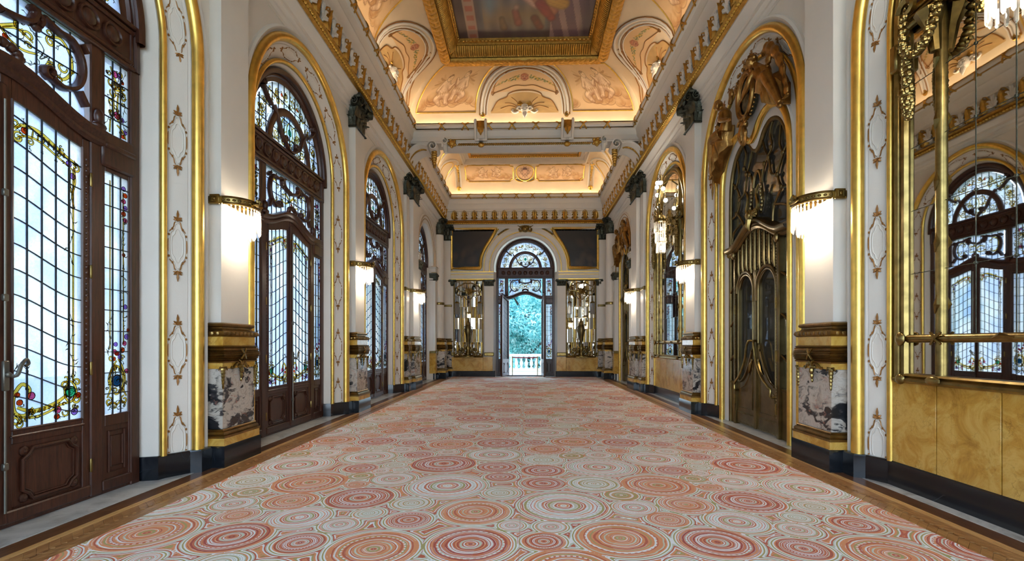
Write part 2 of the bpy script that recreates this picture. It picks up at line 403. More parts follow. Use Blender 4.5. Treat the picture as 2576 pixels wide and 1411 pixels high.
for sgn in (-1, 1):
    for x, y, d in herring(1.5, 23.2, sgn, True):
        if y < 8.6:
            link('parquet_block', blk, FLOOR, (x, y, 0), (0, 0, d*pi/4))
        else:
            t = M().box(-.0345, .0345, -.12, .12, -.012, -.0005); t.xf(Matrix.Translation((x, y, 0)) @ Matrix.Rotation(d*pi/4, 4, 'Z')); big.add(t.v, t.f)
o = obj('parquet_field', big, OAK, FLOOR, smooth=0); o['kind'] = 'stuff'

# ------------------------------------------------------------------ entablature (U round the side and end walls)
def U(i): return [(-(WX-i), YB), (-(WX-i), YF-i), (WX-i, YF-i), (WX-i, YB)]
TRIM1 = thing('trim_1', 'white and gilt cornice running round the side and end walls', 'cornice', kind='structure')
obj('lower_moulding', M().loft([(0,7.1),(.02,7.1),(.02,7.16),(.05,7.2),(.05,7.25),(.1,7.3),(.13,7.3),(.13,7.36),(.2,7.42),(.27,7.45),(.27,7.48)], U), PLASTER, TRIM1, 25)
obj('gilt_bead', M().loft([(.27,7.48),(.34,7.49),(.36,7.53),(.33,7.56),(.36,7.58),(.38,7.62),(.35,7.66),(.30,7.68)], U), OLDGOLD, TRIM1, 50)
obj('frieze', M().loft([(.30,7.68),(.27,7.72),(.27,8.10),(.31,8.13),(.31,8.18),(.34,8.22),(.36,8.36),(.42,8.46),(.42,8.50)], U), PLASTER, TRIM1, 25)
# egg row under the bead
egg = mesh(M().ball((0,0,0), (.032,.03,.03), 6, 4), OLDGOLD)
bd = M()
for sgn in (-1, 1):
    y = 1.0
    while y < YF-.4:
        bd.ball((sgn*(WX-.37), y, 7.505), (.028,.034,.026), 6, 4); y += .09
x = -3.7
while x < 3.7: bd.ball((x, YF-.37, 7.505), (.034,.028,.026), 6, 4); x += .09
o = obj('bead_row', bd, GOLD, TRIM1); o['kind'] = 'stuff'
# palmettes: gilt shells and white acanthus sprays in turn
def shell():
    m = M(); rows = []
    for i in range(9):
        t = i/8; z = .34*t; hw = .105*(.75+.45*sin(pi*min(1, t*1.05)))*(1 if t < .75 else sqrt(max(0, 1-((t-.75)/.25)**2))*.95+.05)
        row = []
        for j in range(9):
            u = -1+j/4; row.append((u*hw, -(.075*(1-u*u)+.012*cos(u*9*pi/2)+.01+.05*t*t), z))
        rows.append(row)
    m.grid(rows); m.tube([(-.10,-.02,0),(-.13,-.03,.1),(-.11,-.04,.26),(-.05,-.06,.36),(0,-.08,.385),(.05,-.06,.36),(.11,-.04,.26),(.13,-.03,.1),(.10,-.02,0)], .014, 5)
    m.ball((0,-.05,.0), (.05,.04,.03), 8, 4); return m
def spray():
    m = M()
    for sx_ in (-1, 1):
        for k, (a, L, zz) in enumerate(((.15,.36,.02),(.6,.3,.02),(1.0,.22,.03),(1.35,.16,.06))):
            P = [(0,-.02,zz),(sx_*sin(a)*L*.4,-.06,zz+cos(a)*L*.5),(sx_*sin(a)*L*.75,-.08,zz+cos(a)*L*.9),(sx_*(sin(a)*L*.95+.03),-.10,zz+cos(a)*L*.92)]
            m.tube(smooth_pts(P, 3), [.02,.03,.034,.036,.036,.034,.03,.026,.022,.012], 5)
    m.ball((0,-.05,.06), (.05,.04,.06), 8, 5); return m
SHELL = mesh(shell().xf(Matrix.Diagonal((1.25,1.1,1.1,1))), OLDGOLD, 'shell'); SPRAY = mesh(spray().xf(Matrix.Diagonal((.72,1,1,1))), PLASTER, 'spray')
for sgn, rz in ((-1, LEFT), (1, RIGHT)):
    y = 1.4
    while y < YF-.5:
        link('gilt_palmette', SHELL, TRIM1, (sgn*(WX-.28), y, 7.71), (0,0,rz)); link('acanthus_spray', SPRAY, TRIM1, (sgn*(WX-.28), y+.245, 7.71), (0,0,rz)); y += .49
for i in range(-7, 8): link('gilt_palmette', SHELL, TRIM1, (i*.49, YF-.28, 7.71))
for i in range(-7, 7): link('acanthus_spray', SPRAY, TRIM1, ((i+.5)*.49, YF-.28, 7.71))

# ------------------------------------------------------------------ transverse beam
BY0, BY1 = 15.9, 16.5
TRIM2 = thing('trim_2', 'white transverse beam with gilt acanthus consoles between the two ceilings', 'beam', kind='structure')
m = M()
m.box(-WX, WX, BY0+.02, BY1-.02, 8.28, 8.66); obj('beam_body', m, PLASTER, TRIM2, 0)
m = M(); m.box(-2.75, 2.75, BY0+.02, BY1-.02, 8.16, 8.28, .01)
for y in (BY0-.01, BY1-.05): m.box(-3.9, 3.9, y, y+.06, 8.33, 8.37, .008)
obj('beam_soffit', m, PLASTER, TRIM2, 25)
m = M()
m.box(-2.6, 2.6, BY0-.02, BY0+.01, 8.385, 8.40)
obj('gilt_fillet', m, OLDGOLD, TRIM2)
rope = M(); x = -2.2
while x < 2.2:
    rope.tube([(x, BY0-.0, 8.19), (x+.035, BY0-.03, 8.22), (x+.07, BY0-.0, 8.25)], .022, 5); x += .062
o = obj('gilt_rope', rope, OLDGOLD, TRIM2); o['kind'] = 'stuff'
def rect(y0, y1, h):
    return lambda i: [(-(h-i), y0+i), (h-i, y0+i), (h-i, y1-i), (-(h-i), y1-i)]
CE = []
def upper(name, label, y0, y1, n):
    T = thing(name, label, 'cornice', kind='structure')
    f = rect(y0, y1, WX-.42)
    obj('hollow', M().loft([(-.02,8.48),(.0,8.50),(.02,8.60),(.05,8.66),(.05,8.70)], f, True), PLASTER, T, 25)
    prof = [(.06+.115*cos(a), 8.785+.115*sin(a)) for a in [(-pi/2)+i*pi/5 for i in range(6)]]
    prof = [(.05,8.66)]+prof+[(.02,8.89),(.02,8.76),(-.165,8.76),(-.165,8.90)]
    obj('ribbon_torus', M().loft(prof, f, True), PLASTER, T, 40)
    # gilt edge lines on the torus
    for i, z in ((.135, 8.695), (.135, 8.875)):
        pts = [(x, y, z) for x, y in rect(y0, y1, WX-.42)(i)]
        obj('gilt_line', M().tube(pts, .02, 6, True), OLDGOLD, T)
    rib = M()
    for s in (-1, 1):
        P = [(s*.11*(1-2*t), -(.118*sin(pi*(.5+.42*(2*t-1)))+.012), .115*cos(pi*(.92-.84*t))) for t in [k/6 for k in range(7)]]
        rib.tube(P, .028, 6, flat=(0,1,0,.5))
    RIB = bpy.data.meshes.get('ribbon_cross') or mesh(rib, OLDGOLD, 'ribbon_cross')
    h = WX-.42-.06; d = .775
    ny = int((y1-y0-.5)/d); nx = int((2*h-.4)/d)
    for k in range(ny):
        y = y1-.45-k*d
        if y > .5:
            link('ribbon_cross', RIB, T, (-h, y, 8.785), (0,0,LEFT)); link('ribbon_cross', RIB, T, (h, y, 8.785), (0,0,RIGHT))
    for k in range(nx):
        x = -(nx-1)*d/2+k*d
        if not (abs(abs(x)-1.42) < .2 and y1 < 17): link('ribbon_cross', RIB, T, (x, y1-.06, 8.785))
    return T
TRIM3 = upper('trim_3', 'ribbon bound torus moulding under the main painted ceiling', YB+.42, BY0+.02, 0)
TRIM4 = upper('trim_4', 'ribbon bound torus moulding under the second painted ceiling', BY1-.02, YF-.42, 1)
# consoles on the beam
def console():
    m = M()
    for s in (-1, 1):
        m.tube([(s*.17, y-.02, z) for y, z in smooth_pts([(-.16,.60),(-.24,.52),(-.2,.40),(-.1,.28),(-.05,.1),(-.02,.02)], 4)], [.045]*21, 6)
        m.lathe([(.0,-.03),(.08,-.03),(.085,0),(.08,.03),(0,.03)], 12); 
        for k in range(12*5): pass
        m.tube([(s*.17+s*0, -.13+.075*(1-t)*cos(6.3*1.6*t), .56+.075*(1-t)*sin(6.3*1.6*t)) for t in [k/16 for k in range(17)]], [.03*(1-.5*k/16) for k in range(17)], 5)
    m.box(-.13, .13, -.12, .05, .04, .6, .02); m.box(-.2, .2, -.06, .05, -.02, .05, .01); return m
def acanthus(h=.5, w=.14):
    m = M(); rows = []
    for i in range(13):
        t = i/12; z = h*(1-t); wd = w*(.9+.25*sin(pi*t*1.0))*(1-t**2.2)+.004; wd *= (1+.16*sin(t*pi*9))
        rows.append([(u*wd, -(.06+.09*sin(pi*t*.8)*(1-.5*u*u)+.012*(1 if abs(u) < .1 else 0)), z) for u in (-1,-.5,-.08,.08,.5,1)])
    m.grid(rows); return m
CONS = mesh(console(), PLASTER, 'console'); ACAN = mesh(acanthus(), OLDGOLD, 'acanthus')
for x in (-1.42, 1.42):
    c = link('console', CONS, TRIM2, (x, BY0-.04, 8.33)); link('acanthus_leaf', ACAN, c, (0, -.07, .1))
    r = link('rosette', mesh(M().ball((0,0,0), (.11,.07,.09), 10, 6), OLDGOLD), TRIM2, (x, BY0-.02, 8.20))
# scroll brackets carrying the beam ends
def bracket(s):
    m = M(); P = smooth_pts([(s*3.86,7.55),(s*3.80,7.80),(s*3.62,8.02),(s*3.38,8.12),(s*3.15,8.08)], 5)
    for y0, y1, w_ in ((BY0-.02, BY1+.02, .12),):
        pts = [(a, b) for a, b in P]; m.stroke(pts, w_, y0, y1)
    m2 = M()
    # volute
    for y0 in (BY0-.05,):
        sp = spiral(s*3.0, 8.10, .17, .03, (0 if s < 0 else pi)+pi*.95*(-1 if s < 0 else 1)*-1, -1.6*s*-1, 26)
        m2.stroke(sp, [.07-.04*i/26 for i in range(27)], y0, y0+.45)
        t = M().lathe([(.001,-.2),(.14,-.2),(.15,0),(.14,.2),(.001,.2)], 16); t.xf(Matrix.Translation((s*3.0, y0+.22, 8.10)) @ Matrix.Rotation(pi/2, 4, 'X')); m2.add(t.v, t.f)
    m3 = M()
    for y0 in (BY0-.08,):
        for k in range(9):
            t = k/8; m3.ball((s*(2.97), y0+.05-.03*sin(pi*t), 8.12-.62*t), (.055+.05*sin(pi*min(1,t*.9+.1)), .07, .07), 8, 5)
    m4 = M()
    for y0 in (BY0-.04,):
        for k in range(14):
            a = P[4+k]; m4.ball((a[0]-s*.02, y0, a[1]-.06), (.04,.05,.04), 6, 4)
    # small upper volute with gilt head
    for y0 in (BY0-.06,):
        sp = spiral(s*2.62, 8.30, .11, .02, pi/2, 1.5*s, 22); m2.stroke(sp, [.05-.03*i/22 for i in range(23)], y0, y0+.2)
        m2.tube([(s*2.62, y0+.1, 8.2), (s*2.60, y0+.06, 8.05), (s*2.58, y0+.02, 7.94)], [.09,.07,.05], 8)
        m3.ball((s*2.38, y0+.02, 8.24), (.13,.10,.12), 9, 6)
        for k in range(5): m3.ball((s*(2.38+.12*cos(k*1.2)), y0, 8.24+.11*sin(k*1.2)), (.05,.06,.05), 6, 4)
    b = obj('scroll_bracket', m, PLASTER, TRIM2); obj('volute', m2, PLASTER, b); obj('gilt_pendant', m3, OLDGOLD, b); obj('gilt_husks', m4, OLDGOLD, b)
bracket(-1); bracket(1)
# ------------------------------------------------------------------ coved ceilings
class Cove:
    def __init__(s, y0, y1, h, A, B, zb=8.90, z0=9.15):
        s.y0, s.y1, s.h, s.A, s.B, s.zb, s.z0 = y0, y1, h, A, B, zb, z0
    def prof(s, q, off=0.0):
        if q < 0: i, z, n = 0.0, s.z0+q/.25*(s.z0-s.zb), (1, 0)
        else:
            a = q*pi/2; i = s.A*(1-cos(a)); z = s.z0+s.B*sin(a); n = (cos(a), -sin(a))
        return i+off*n[0], z+off*n[1]
    def pt(s, side, c, q, off=0.0):
        i, z = s.prof(q, off)
        if side == 'E': return (c, s.y1-i, z)
        if side == 'L': return (-(s.h-i), c, z)
        return (s.h-i, c, z)
    def line(s, side, cq, off, k=6): return [s.pt(side, c, q, off) for c, q in smooth_pts(cq, k)]
def tubes(m, cv, side, cq, r, off=.0, k=6, closed=False, n=5):
    m.tube(cv.line(side, cq, off, k) if k > 1 else [cv.pt(side, c, q, off) for c, q in cq], r, n, closed); return m
def seg(a, b, n=8): return [(a[0]+(b[0]-a[0])*i/n, a[1]+(b[1]-a[1])*i/n) for i in range(n+1)]
C1 = Cove(YB+.255, 16.085, 3.865, 1.41, 1.12); C2 = Cove(BY1-.185, 23.545, 3.865, .95, .95)
def cove_shell(cv): return M().loft([cv.prof(-.25)]+[cv.prof(0)]+[cv.prof(k/14) for k in range(1, 15)], rect(cv.y0, cv.y1, cv.h), True)
CEIL = thing('ceiling', 'warm lit coved ceiling with painted panels and gilt picture frame', 'ceiling', kind='structure')
obj('cove', cove_shell(C1), CREAM, CEIL, 30)
CEIL2 = thing('ceiling', 'smaller coved ceiling with cherub panels beyond the beam', 'ceiling', kind='structure')
obj('cove', cove_shell(C2), CREAM, CEIL2, 30)

# ---- painted panels: colours computed on a grid
LIN = lambda *c: np.array(srgb(*c)[:3])
def soft(c, col, w_): return c+(col-c)*w_[..., None]
def cap_d(U, V, a, b):
    ax, ay = a; bx, by = b; dx, dy = bx-ax, by-ay; L = dx*dx+dy*dy+1e-9; t = np.clip(((U-ax)*dx+(V-ay)*dy)/L, 0, 1)
    return np.sqrt((U-ax-t*dx)**2+(V-ay-t*dy)**2), t
def cherubs(seed, base=(226,190,142), asp=1.35):
    """two winged putti on a bank of cloud, sepia wash on a peach ground"""
    rs = np.random.RandomState(seed)
    def f(U, V):
        S_ = 1.45; X = asp*.5+(U-.5)*asp/S_; V = .42+(V-.48)/S_; c = np.ones(U.shape+(3,))*LIN(*base)
        mott = np.sin(9*X+3*np.sin(7*V))*np.sin(8*V+2*np.sin(6*X)); c = c*(1+.035*mott[..., None])
        # cloud bank
        for k in range(26):
            t = rs.rand(); cx = asp*(.5+.36*(2*t-1)); cy = .24+.16*rs.rand()-.10*(2*t-1)**2; r = .05+.06*rs.rand()
            d = np.sqrt((X-cx)**2+((V-cy)*1.25)**2)/r
            c = soft(c, LIN(196,148,96), np.clip((1.15-d)*2, 0, 1)*.7); c = soft(c, LIN(232,200,152), np.clip((.75-np.sqrt((X-cx+.3*r)**2+(V-cy-.3*r)**2)/r)*2, 0, 1)*.5)
            c = soft(c, LIN(150,98,56), np.clip(1-np.abs(d-1.05)*7, 0, 1)*np.clip((cy-V)/r+.3, 0, 1)*.75)
        for px, fl, hh in ((asp*.40, 1, .56+.04*rs.rand()), (asp*.61, -1, .62+.03*rs.rand())):
            j = lambda x, y: (px+fl*x*.9, hh+y)
            a1, a2 = .03*rs.rand(), .03*rs.rand()
            for k in range(5): d, t = cap_d(X, V, j(-.04,-.05), j(-.15-.02*k, .06-.05*k)); c = soft(c, LIN(186,140,92) if k % 2 else LIN(214,174,124), np.clip((.028*(1-.5*t)-d)/.008, 0, 1)*.85)
            limbs = [(j(0,-.07), j(.02,-.18), .062, .068), (j(.02,-.20), j(.10,-.24+a1), .054, .044), (j(.10,-.24+a1), j(.12,-.33), .040, .026), (j(.12,-.33), j(.155,-.35), .024, .016), (j(.0,-.22), j(-.07,-.28), .052, .042), (j(-.07,-.28), j(-.02,-.35+a2), .038, .024), (j(-.02,-.35+a2), j(.02,-.37), .022, .014), (j(.04,-.08), j(.11,-.13), .034, .028), (j(.11,-.13), j(.16,-.08+a2), .026, .018), (j(-.045,-.08), j(-.09,-.16), .034, .026), (j(-.09,-.16), j(-.01,-.19), .024, .017), (j(.005,-.03), j(.01,.0), .026, .026)]
            DS = [cap_d(X, V, p, q)[0]-(r0+(r1-r0)*cap_d(X, V, p, q)[1]) for p, q, r0, r1 in limbs]
            D = -.012*np.log(sum(np.exp(-np.clip(d_, -.2, .6)/.012) for d_ in DS)+1e-30)
            gy, gx = np.gradient(D); gl_ = np.sqrt(gx**2+gy**2)+1e-9; lit = np.clip(.5+.5*(-.55*gx/gl_*fl+.75*gy/gl_), 0, 1); depth = np.clip(-D/.045, 0, 1); sh = lit*(1-depth*.6)+depth*.55
            c = soft(c, LIN(168,116,72), np.clip((.022-D)/.022, 0, 1)*np.clip((hh-.05-V)*6, 0, 1)*.35)
            body = LIN(170,114,70)+(LIN(246,218,178)-LIN(170,114,70))*sh[..., None]; inside_ = np.clip(-D/.004, 0, 1); c = c+(body-c)*inside_[..., None]
            c = soft(c, LIN(112,68,38), np.clip(1-np.abs(D)/.0045, 0, 1)*.75)
            for d_ in DS: c = soft(c, LIN(150,98,60), np.clip(1-np.abs(d_)/.0035, 0, 1)*inside_*.33)
            hx, hy = j(.015,.01)
            d = np.sqrt(((X-hx)/.044)**2+((V-hy)/.052)**2); c = soft(c, LIN(112,70,40), np.clip((1.12-d)*6, 0, 1)*.8); c = soft(c, LIN(236,204,160), np.clip((.98-d)*8, 0, 1))
            cur = np.sin(95*X)*np.sin(88*V); hm = np.clip((1.2-d)*5, 0, 1)*np.clip((V-hy-.012-.5*(fl*(X-hx)))*60, 0, 1); c = soft(c, LIN(132,86,48), hm*(.65+.3*cur))
            for ex in (-.004, .022): c = soft(c, LIN(96,58,36), np.clip(1.3-np.sqrt(((X-hx-fl*ex)/.006)**2+((V-hy+.004)/.005)**2), 0, 1)*.8)
            c = soft(c, LIN(170,96,70), np.clip(1.3-np.sqrt(((X-hx-fl*.012)/.011)**2+((V-hy+.026)/.005)**2), 0, 1)*.7)
            d, t = cap_d(X, V, j(-.07,-.22), j(.12,-.18)); c = soft(c, LIN(190,146,100), np.clip((.018+.012*np.sin(30*t)-d)/.008, 0, 1)*.8)
        return c
    return f
def garland(U, V):
    c = np.ones(U.shape+(3,))*LIN(228,190,140); x = U-.5; y0 = .62-1.1*x*x; t = np.abs(x)
    leaf = np.sin(70*U)*np.sin(61*V+9*U)+.5*np.sin(131*U-40*V); w_ = .13*(1-t*1.7); on = (t > .07) & (np.abs(V-y0) < w_)
    c = soft(c, LIN(132,142,84), (on & (leaf > -.1))*1.0); c = soft(c, LIN(88,108,56), (on & (leaf > .35))*1.0); c = soft(c, LIN(214,164,60), (on & (np.sin(43*U+17*V) > .85))*.9)
    d = np.sqrt((x/.065)**2+((V-.62)/.17)**2)
    c = soft(c, LIN(150,84,60), np.clip((1.05-d)*10, 0, 1)); c = soft(c, LIN(204,140,106), np.clip((.88-d)*8, 0, 1)); c = soft(c, LIN(184,104,66), np.clip((1.02-d)*8, 0, 1)*np.clip((V-.70)*30, 0, 1))
    for ex in (-.022, .022): c = soft(c, LIN(96,52,40), np.clip(1.4-np.sqrt(((x-ex)/.013)**2+((V-.65)/.025)**2), 0, 1)*.9)
    c = soft(c, LIN(120,44,38), np.clip(1.4-np.sqrt((x/.022)**2+((V-.55)/.03)**2), 0, 1)); c = soft(c, LIN(226,170,136), np.clip(1.3-np.sqrt((x/.010)**2+((V-.61)/.03)**2), 0, 1)*.7)
    return c
def cove_paint(name, cv, side, c0, c1, q0, q1, f, nx, ny, parent, off=.006, mask=None, flip=False):
    """panel patch following the cove; mask(u,v)->(c,q) reshapes its outline"""
    U, V = np.meshgrid(np.linspace(0, 1, nx+1), np.linspace(0, 1, ny+1)); cols = f(1-U if flip else U, V); rows = []
    for j in range(ny+1):
        r_ = []
        for i in range(nx+1):
            u, v = i/nx, j/ny
            c, q = (c0+(c1-c0)*u, q0+(q1-q0)*v) if mask is None else mask(u, v)
            r_.append(cv.pt(side, c, q, off))
        rows.append(r_)
    return link(name, paint_mesh(rows, cols, PAINT, name), parent)
MASKM = None
def grotesque():
    m = M()
    m.ball((0,-.10,.16), (.13,.12,.17), 12, 8); m.ball((0,-.21,.15), (.035,.05,.06), 6, 5)
    for s in (-1, 1):
        m.ball((s*.06,-.19,.20), (.045,.03,.025), 7, 4); m.ball((s*.075,-.17,.12), (.05,.05,.045), 7, 5); m.ball((s*.05,-.17,.25), (.06,.05,.02), 7, 4)
        m.tube([(s*(.17+.09*(1-t)*cos(9*t)), -.06, .17+.09*(1-t)*sin(9*t)) for t in [k/14 for k in range(15)]], [.035*(1-.6*k/14) for k in range(15)], 6)
        m.tube(smooth_pts([(s*.2,-.05,.1),(s*.32,-.03,.06),(s*.42,-.02,.12),(s*.38,-.02,.17)], 4), [.03]*13, 5)
        m.tube([(s*.05,-.15,.0),(s*.03,-.16,-.08),(s*.01,-.15,-.16)], [.045,.04,.01], 6)
    m.tube([(0,-.15,.02),(0,-.17,-.08),(0,-.15,-.2)], [.06,.05,.01], 6); m.tube([(-.055,-.2,.07),(0,-.215,.05),(.055,-.2,.07)], [.018,.03,.018], 6)
    return m
MASKM = mesh(grotesque(), PLASTER, 'grotesque_mask')
crest = M()
for k in range(9):
    a = pi*k/8; crest.tube([(.06*cos(a),-.06,.30+.03*sin(a)),(.2*cos(a),-.10,.32+.15*sin(a)),(.25*cos(a),-.06,.34+.19*sin(a))], [.03,.045,.015], 5)
CREST = mesh(crest, OLDGOLD, 'gilt_crest')
def lunette(cv, side, c, hw, T, seedflip=False, qt=.94, q0=.07):
    """arched moulding with painted garland, shell fan, volutes and mask, centred on c"""
    f = 1 if side == 'R' else 1
    A_ = lambda k, s=1.0, dq=0: [(c+hw*s*cos(pi-pi*i/24), q0+(qt-q0)*s*sin(pi*i/24)**.85+dq) for i in range(25)]
    L_ = obj('lunette_moulding', M(), None, T) if False else None
    m = M()
    for s, r in ((1.0, .045), (.93, .03), (.87, .02)): tubes(m, cv, side, A_(0, s), r, .012, 1)
    L_ = obj('lunette_moulding', m, PLASTER, T)
    g = M()
    for s, r in ((1.04, .014), (.90, .012)): tubes(g, cv, side, A_(0, s), r, .02, 1)
    inner = [(c-hw*.72, .42), (c-hw*.62, .62), (c-hw*.40, .76), (c-hw*.36, .80), (c, .83), (c+hw*.36, .80), (c+hw*.40, .76), (c+hw*.62, .62), (c+hw*.72, .42)]
    tubes(g, cv, side, inner, .015, .012)
    tubes(g, cv, side, [(c-hw*.72,.42),(c-hw*.4,.50),(c-hw*.2,.55),(c,.54),(c+hw*.2,.55),(c+hw*.4,.50),(c+hw*.72,.42)], .012, .012)
    fan = [(c-hw*.76,.13),(c-hw*.62,.30),(c-hw*.42,.36),(c-hw*.36,.42),(c-hw*.2,.46),(c,.47),(c+hw*.2,.46),(c+hw*.36,.42),(c+hw*.42,.36),(c+hw*.62,.30),(c+hw*.76,.13)]
    tubes(g, cv, side, fan, .016, .012)
    for s in (-1, 1):
        for a, b in ((.55,.18),(.45,.27),(.30,.36)):
            tubes(g, cv, side, [(c+s*hw*.1,.16),(c+s*hw*a*.6,.16+b*.35),(c+s*hw*a,b)], .009, .01)
        for cc, q in ((c+s*hw*.72,.42),(c+s*hw*.38,.78)):
            tubes(g, cv, side, [(cc+.06*cos(t*7)*(1-t*.6), q+.04*sin(t*7)*(1-t*.6)) for t in [k/10 for k in range(11)]], .010, .012, 1)
    obj('gilt_lines', g, GILTPAINT, L_)
    v = M()
    for s in (-1, 1):
        tubes(v, cv, side, [(c+s*hw*.97+.085*s*cos(t*9)*(1-t*.8), q0-.01+.055*sin(t*9)*(1-t*.8)) for t in [k/16 for k in range(17)]], .028, .03, 1)
    obj('volute', v, OLDGOLD, L_)
    # painted fields
    mk = lambda u, v: (c+hw*.80*(2*u-1)*(1-.12*v), (.46+.36*v) - .04*(1-v)*(2*u-1)**2 - .16*v*(2*u-1)**2)
    cove_paint('painted_garland', cv, side, 0, 0, 0, 0, garland, 60, 28, L_, .004, mk, side == 'R')
    mk2 = lambda u, v: (c+hw*.78*(2*u-1), .10+.34*v*max(0.02, (1-(2*u-1)**2))**.6)
    cove_paint('painted_fan', cv, side, 0, 0, 0, 0, lambda U, V: LIN(206,168,108)*(1-.12*np.abs(np.sin(14*np.arctan2(V+.05, U-.5))))[..., None], 40, 12, L_, .004, mk2)
    rz = {'E': 0, 'L': LEFT, 'R': RIGHT}[side]
    p = cv.pt(side, c, .06, .02)
    mk_ = link('grotesque_mask', MASKM, L_, p, (0,0,rz)); link('gilt_crest', CREST, mk_)
    return L_
lunette(C1, 'E', 0.02, 1.45, CEIL)
for sd in 'LR':
    for c in (13.72, 8.72, 3.72): lunette(C1, sd, c, 1.38, CEIL)
# cherub panels of the end cove
def panel_frame(cv, side, pts, r, T, name='panel_border'): return obj(name, tubes(M(), cv, side, pts, r, .012, 1), GOLD, T)
for s in (-1, 1):
    low, top = .12, .91
    outer = lambda v: s*(3.62-1.15*v**1.6); inner = lambda v: s*(1.62-.72*v**2.2)
    mk = (lambda u, v: (outer(v)+(inner(v)-outer(v))*u, low+(top-low)*v)) if s < 0 else (lambda u, v: (inner(v)+(outer(v)-inner(v))*u, low+(top-low)*v))
    P = cove_paint('cherub_panel', C1, 'E', 0,0,0,0, cherubs(3 if s < 0 else 8, asp=1.4), 170, 130, CEIL, .004, mk)
    ol = [(outer(k/12), low+(top-low)*k/12) for k in range(13)]+[(inner(k/12), low+(top-low)*k/12) for k in range(12, -1, -1)]
    obj('gilt_border', tubes(M(), C1, 'E', ol+[ol[0]], .022, .010, 1), GOLD, P)
# side coves: slanting strips, cherub fields between the lunettes
for sd in 'LR':
    for c0 in (11.22, 6.22):
        o_ = lambda v: c0-1.0+.55*v**2; i_ = lambda v: c0+1.0-.55*v**2
        mk = lambda u, v: (o_(v)+(i_(v)-o_(v))*u, .12+.78*v)
        P = cove_paint('cherub_panel', C1, sd, 0,0,0,0, cherubs(int(c0)+(5 if sd == 'L' else 2)), 110, 80, CEIL, .004, mk)
        ol = [(o_(k/10), .12+.78*k/10) for k in range(11)]+[(i_(k/10), .12+.78*k/10) for k in range(10, -1, -1)]
        obj('gilt_border', tubes(M(), C1, sd, ol+[ol[0]], .020, .010, 1), GOLD, P)
    strip = [(15.55,.14),(15.2,.30),(14.75,.52),(14.4,.70),(14.15,.86),(14.28,.88),(14.5,.76),(14.85,.58),(15.3,.36),(15.75,.18)]
    obj('gilt_border', tubes(M(), C1, sd, strip+[strip[0]], .016, .010, 1), GILTPAINT, CEIL)
# ---- great gilt frame
FR = thing('ceiling_picture_frame', 'massive gilt frame of laurel and gadroons on the ceiling', 'picture frame')
A0 = C1.A
fr = rect(C1.y0, C1.y1, C1.h)
obj('laurel_torus', M().loft([(A0-.06,10.28),(A0-.04,10.22),(A0+.02,10.15),(A0+.09,10.13),(A0+.16,10.16),(A0+.20,10.24),(A0+.22,10.26)], fr, True), OLDGOLD, FR)
obj('inner_frame', M().loft([(A0+.22,10.26),(A0+.23,10.22),(A0+.27,10.22),(A0+.28,10.26),(A0+.33,10.30),(A0+.40,10.40),(A0+.44,10.46),(A0+.47,10.46),(A0+.48,10.52),(A0+.52,10.54),(A0+.56,10.54),(A0+.57,10.62)], fr, True), OLDGOLD, FR, 30)
leaf = M()
rows = []
for i in range(7):
    t = i/6; rows.append([(u*.085*sin(pi*(.12+.83*t))**.8, -.16+.32*t, -.035*(1-u*u)-.035*sin(pi*t)+.02*t) for u in (-1,-.5,0,.5,1)])
leaf.grid(rows); LAUREL = mesh(leaf, OLDGOLD, 'laurel_leaf')
hx, yy = C1.h-A0-.09, C1.y1-A0-.09
n = 30
for k in range(n):
    x = -hx+.1+(2*hx-.2)*(k+.5)/n; d = -1 if x < 0 else 1
    for dy in (-.055, .055): link('laurel_leaf', LAUREL, FR, (x, yy+dy, 10.15), (.0, 0, (pi/2 if d < 0 else -pi/2)+(.5 if dy > 0 else -.5)*d))
for s in (-1, 1):
    for k in range(24):
        for dx in (-.055, .055): link('laurel_leaf', LAUREL, FR, (s*hx+dx, yy-.12-k*.17, 10.15), (0, 0, pi+(.5 if dx > 0 else -.5)))
gad = M()
def gadroon(p0, p1, ax):
    gad.tube(smooth_pts([p0, tuple((a+b)/2+c for a, b, c in zip(p0, p1, (0,0,-.035))), p1], 3), [.012,.026,.03,.03,.03,.028,.02], 5)
x = -(C1.h-A0-.42)
while x < C1.h-A0-.42:
    gadroon((x, C1.y1-A0-.27, 10.235), (x, C1.y1-A0-.45, 10.45), 0); x += .066
for s in (-1, 1):
    y = C1.y1-A0-.45
    while y > 9.5:
        gadroon((s*(C1.h-A0-.27), y, 10.235), (s*(C1.h-A0-.45), y, 10.45), 1); y -= .066
o = obj('gadroons', gad, OLDGOLD, FR); o['kind'] = 'stuff'
pearl = M()
x = -(C1.h-A0-.54)
while x < C1.h-A0-.5: pearl.ball((x, C1.y1-A0-.54, 10.53), (.045,.035,.03), 7, 4); x += .115
for s in (-1, 1):
    y = C1.y1-A0-.54
    while y > 10: pearl.ball((s*(C1.h-A0-.54), y, 10.53), (.035,.045,.03), 7, 4); y -= .115
o = obj('pearl_row', pearl, OLDGOLD, FR); o['kind'] = 'stuff'
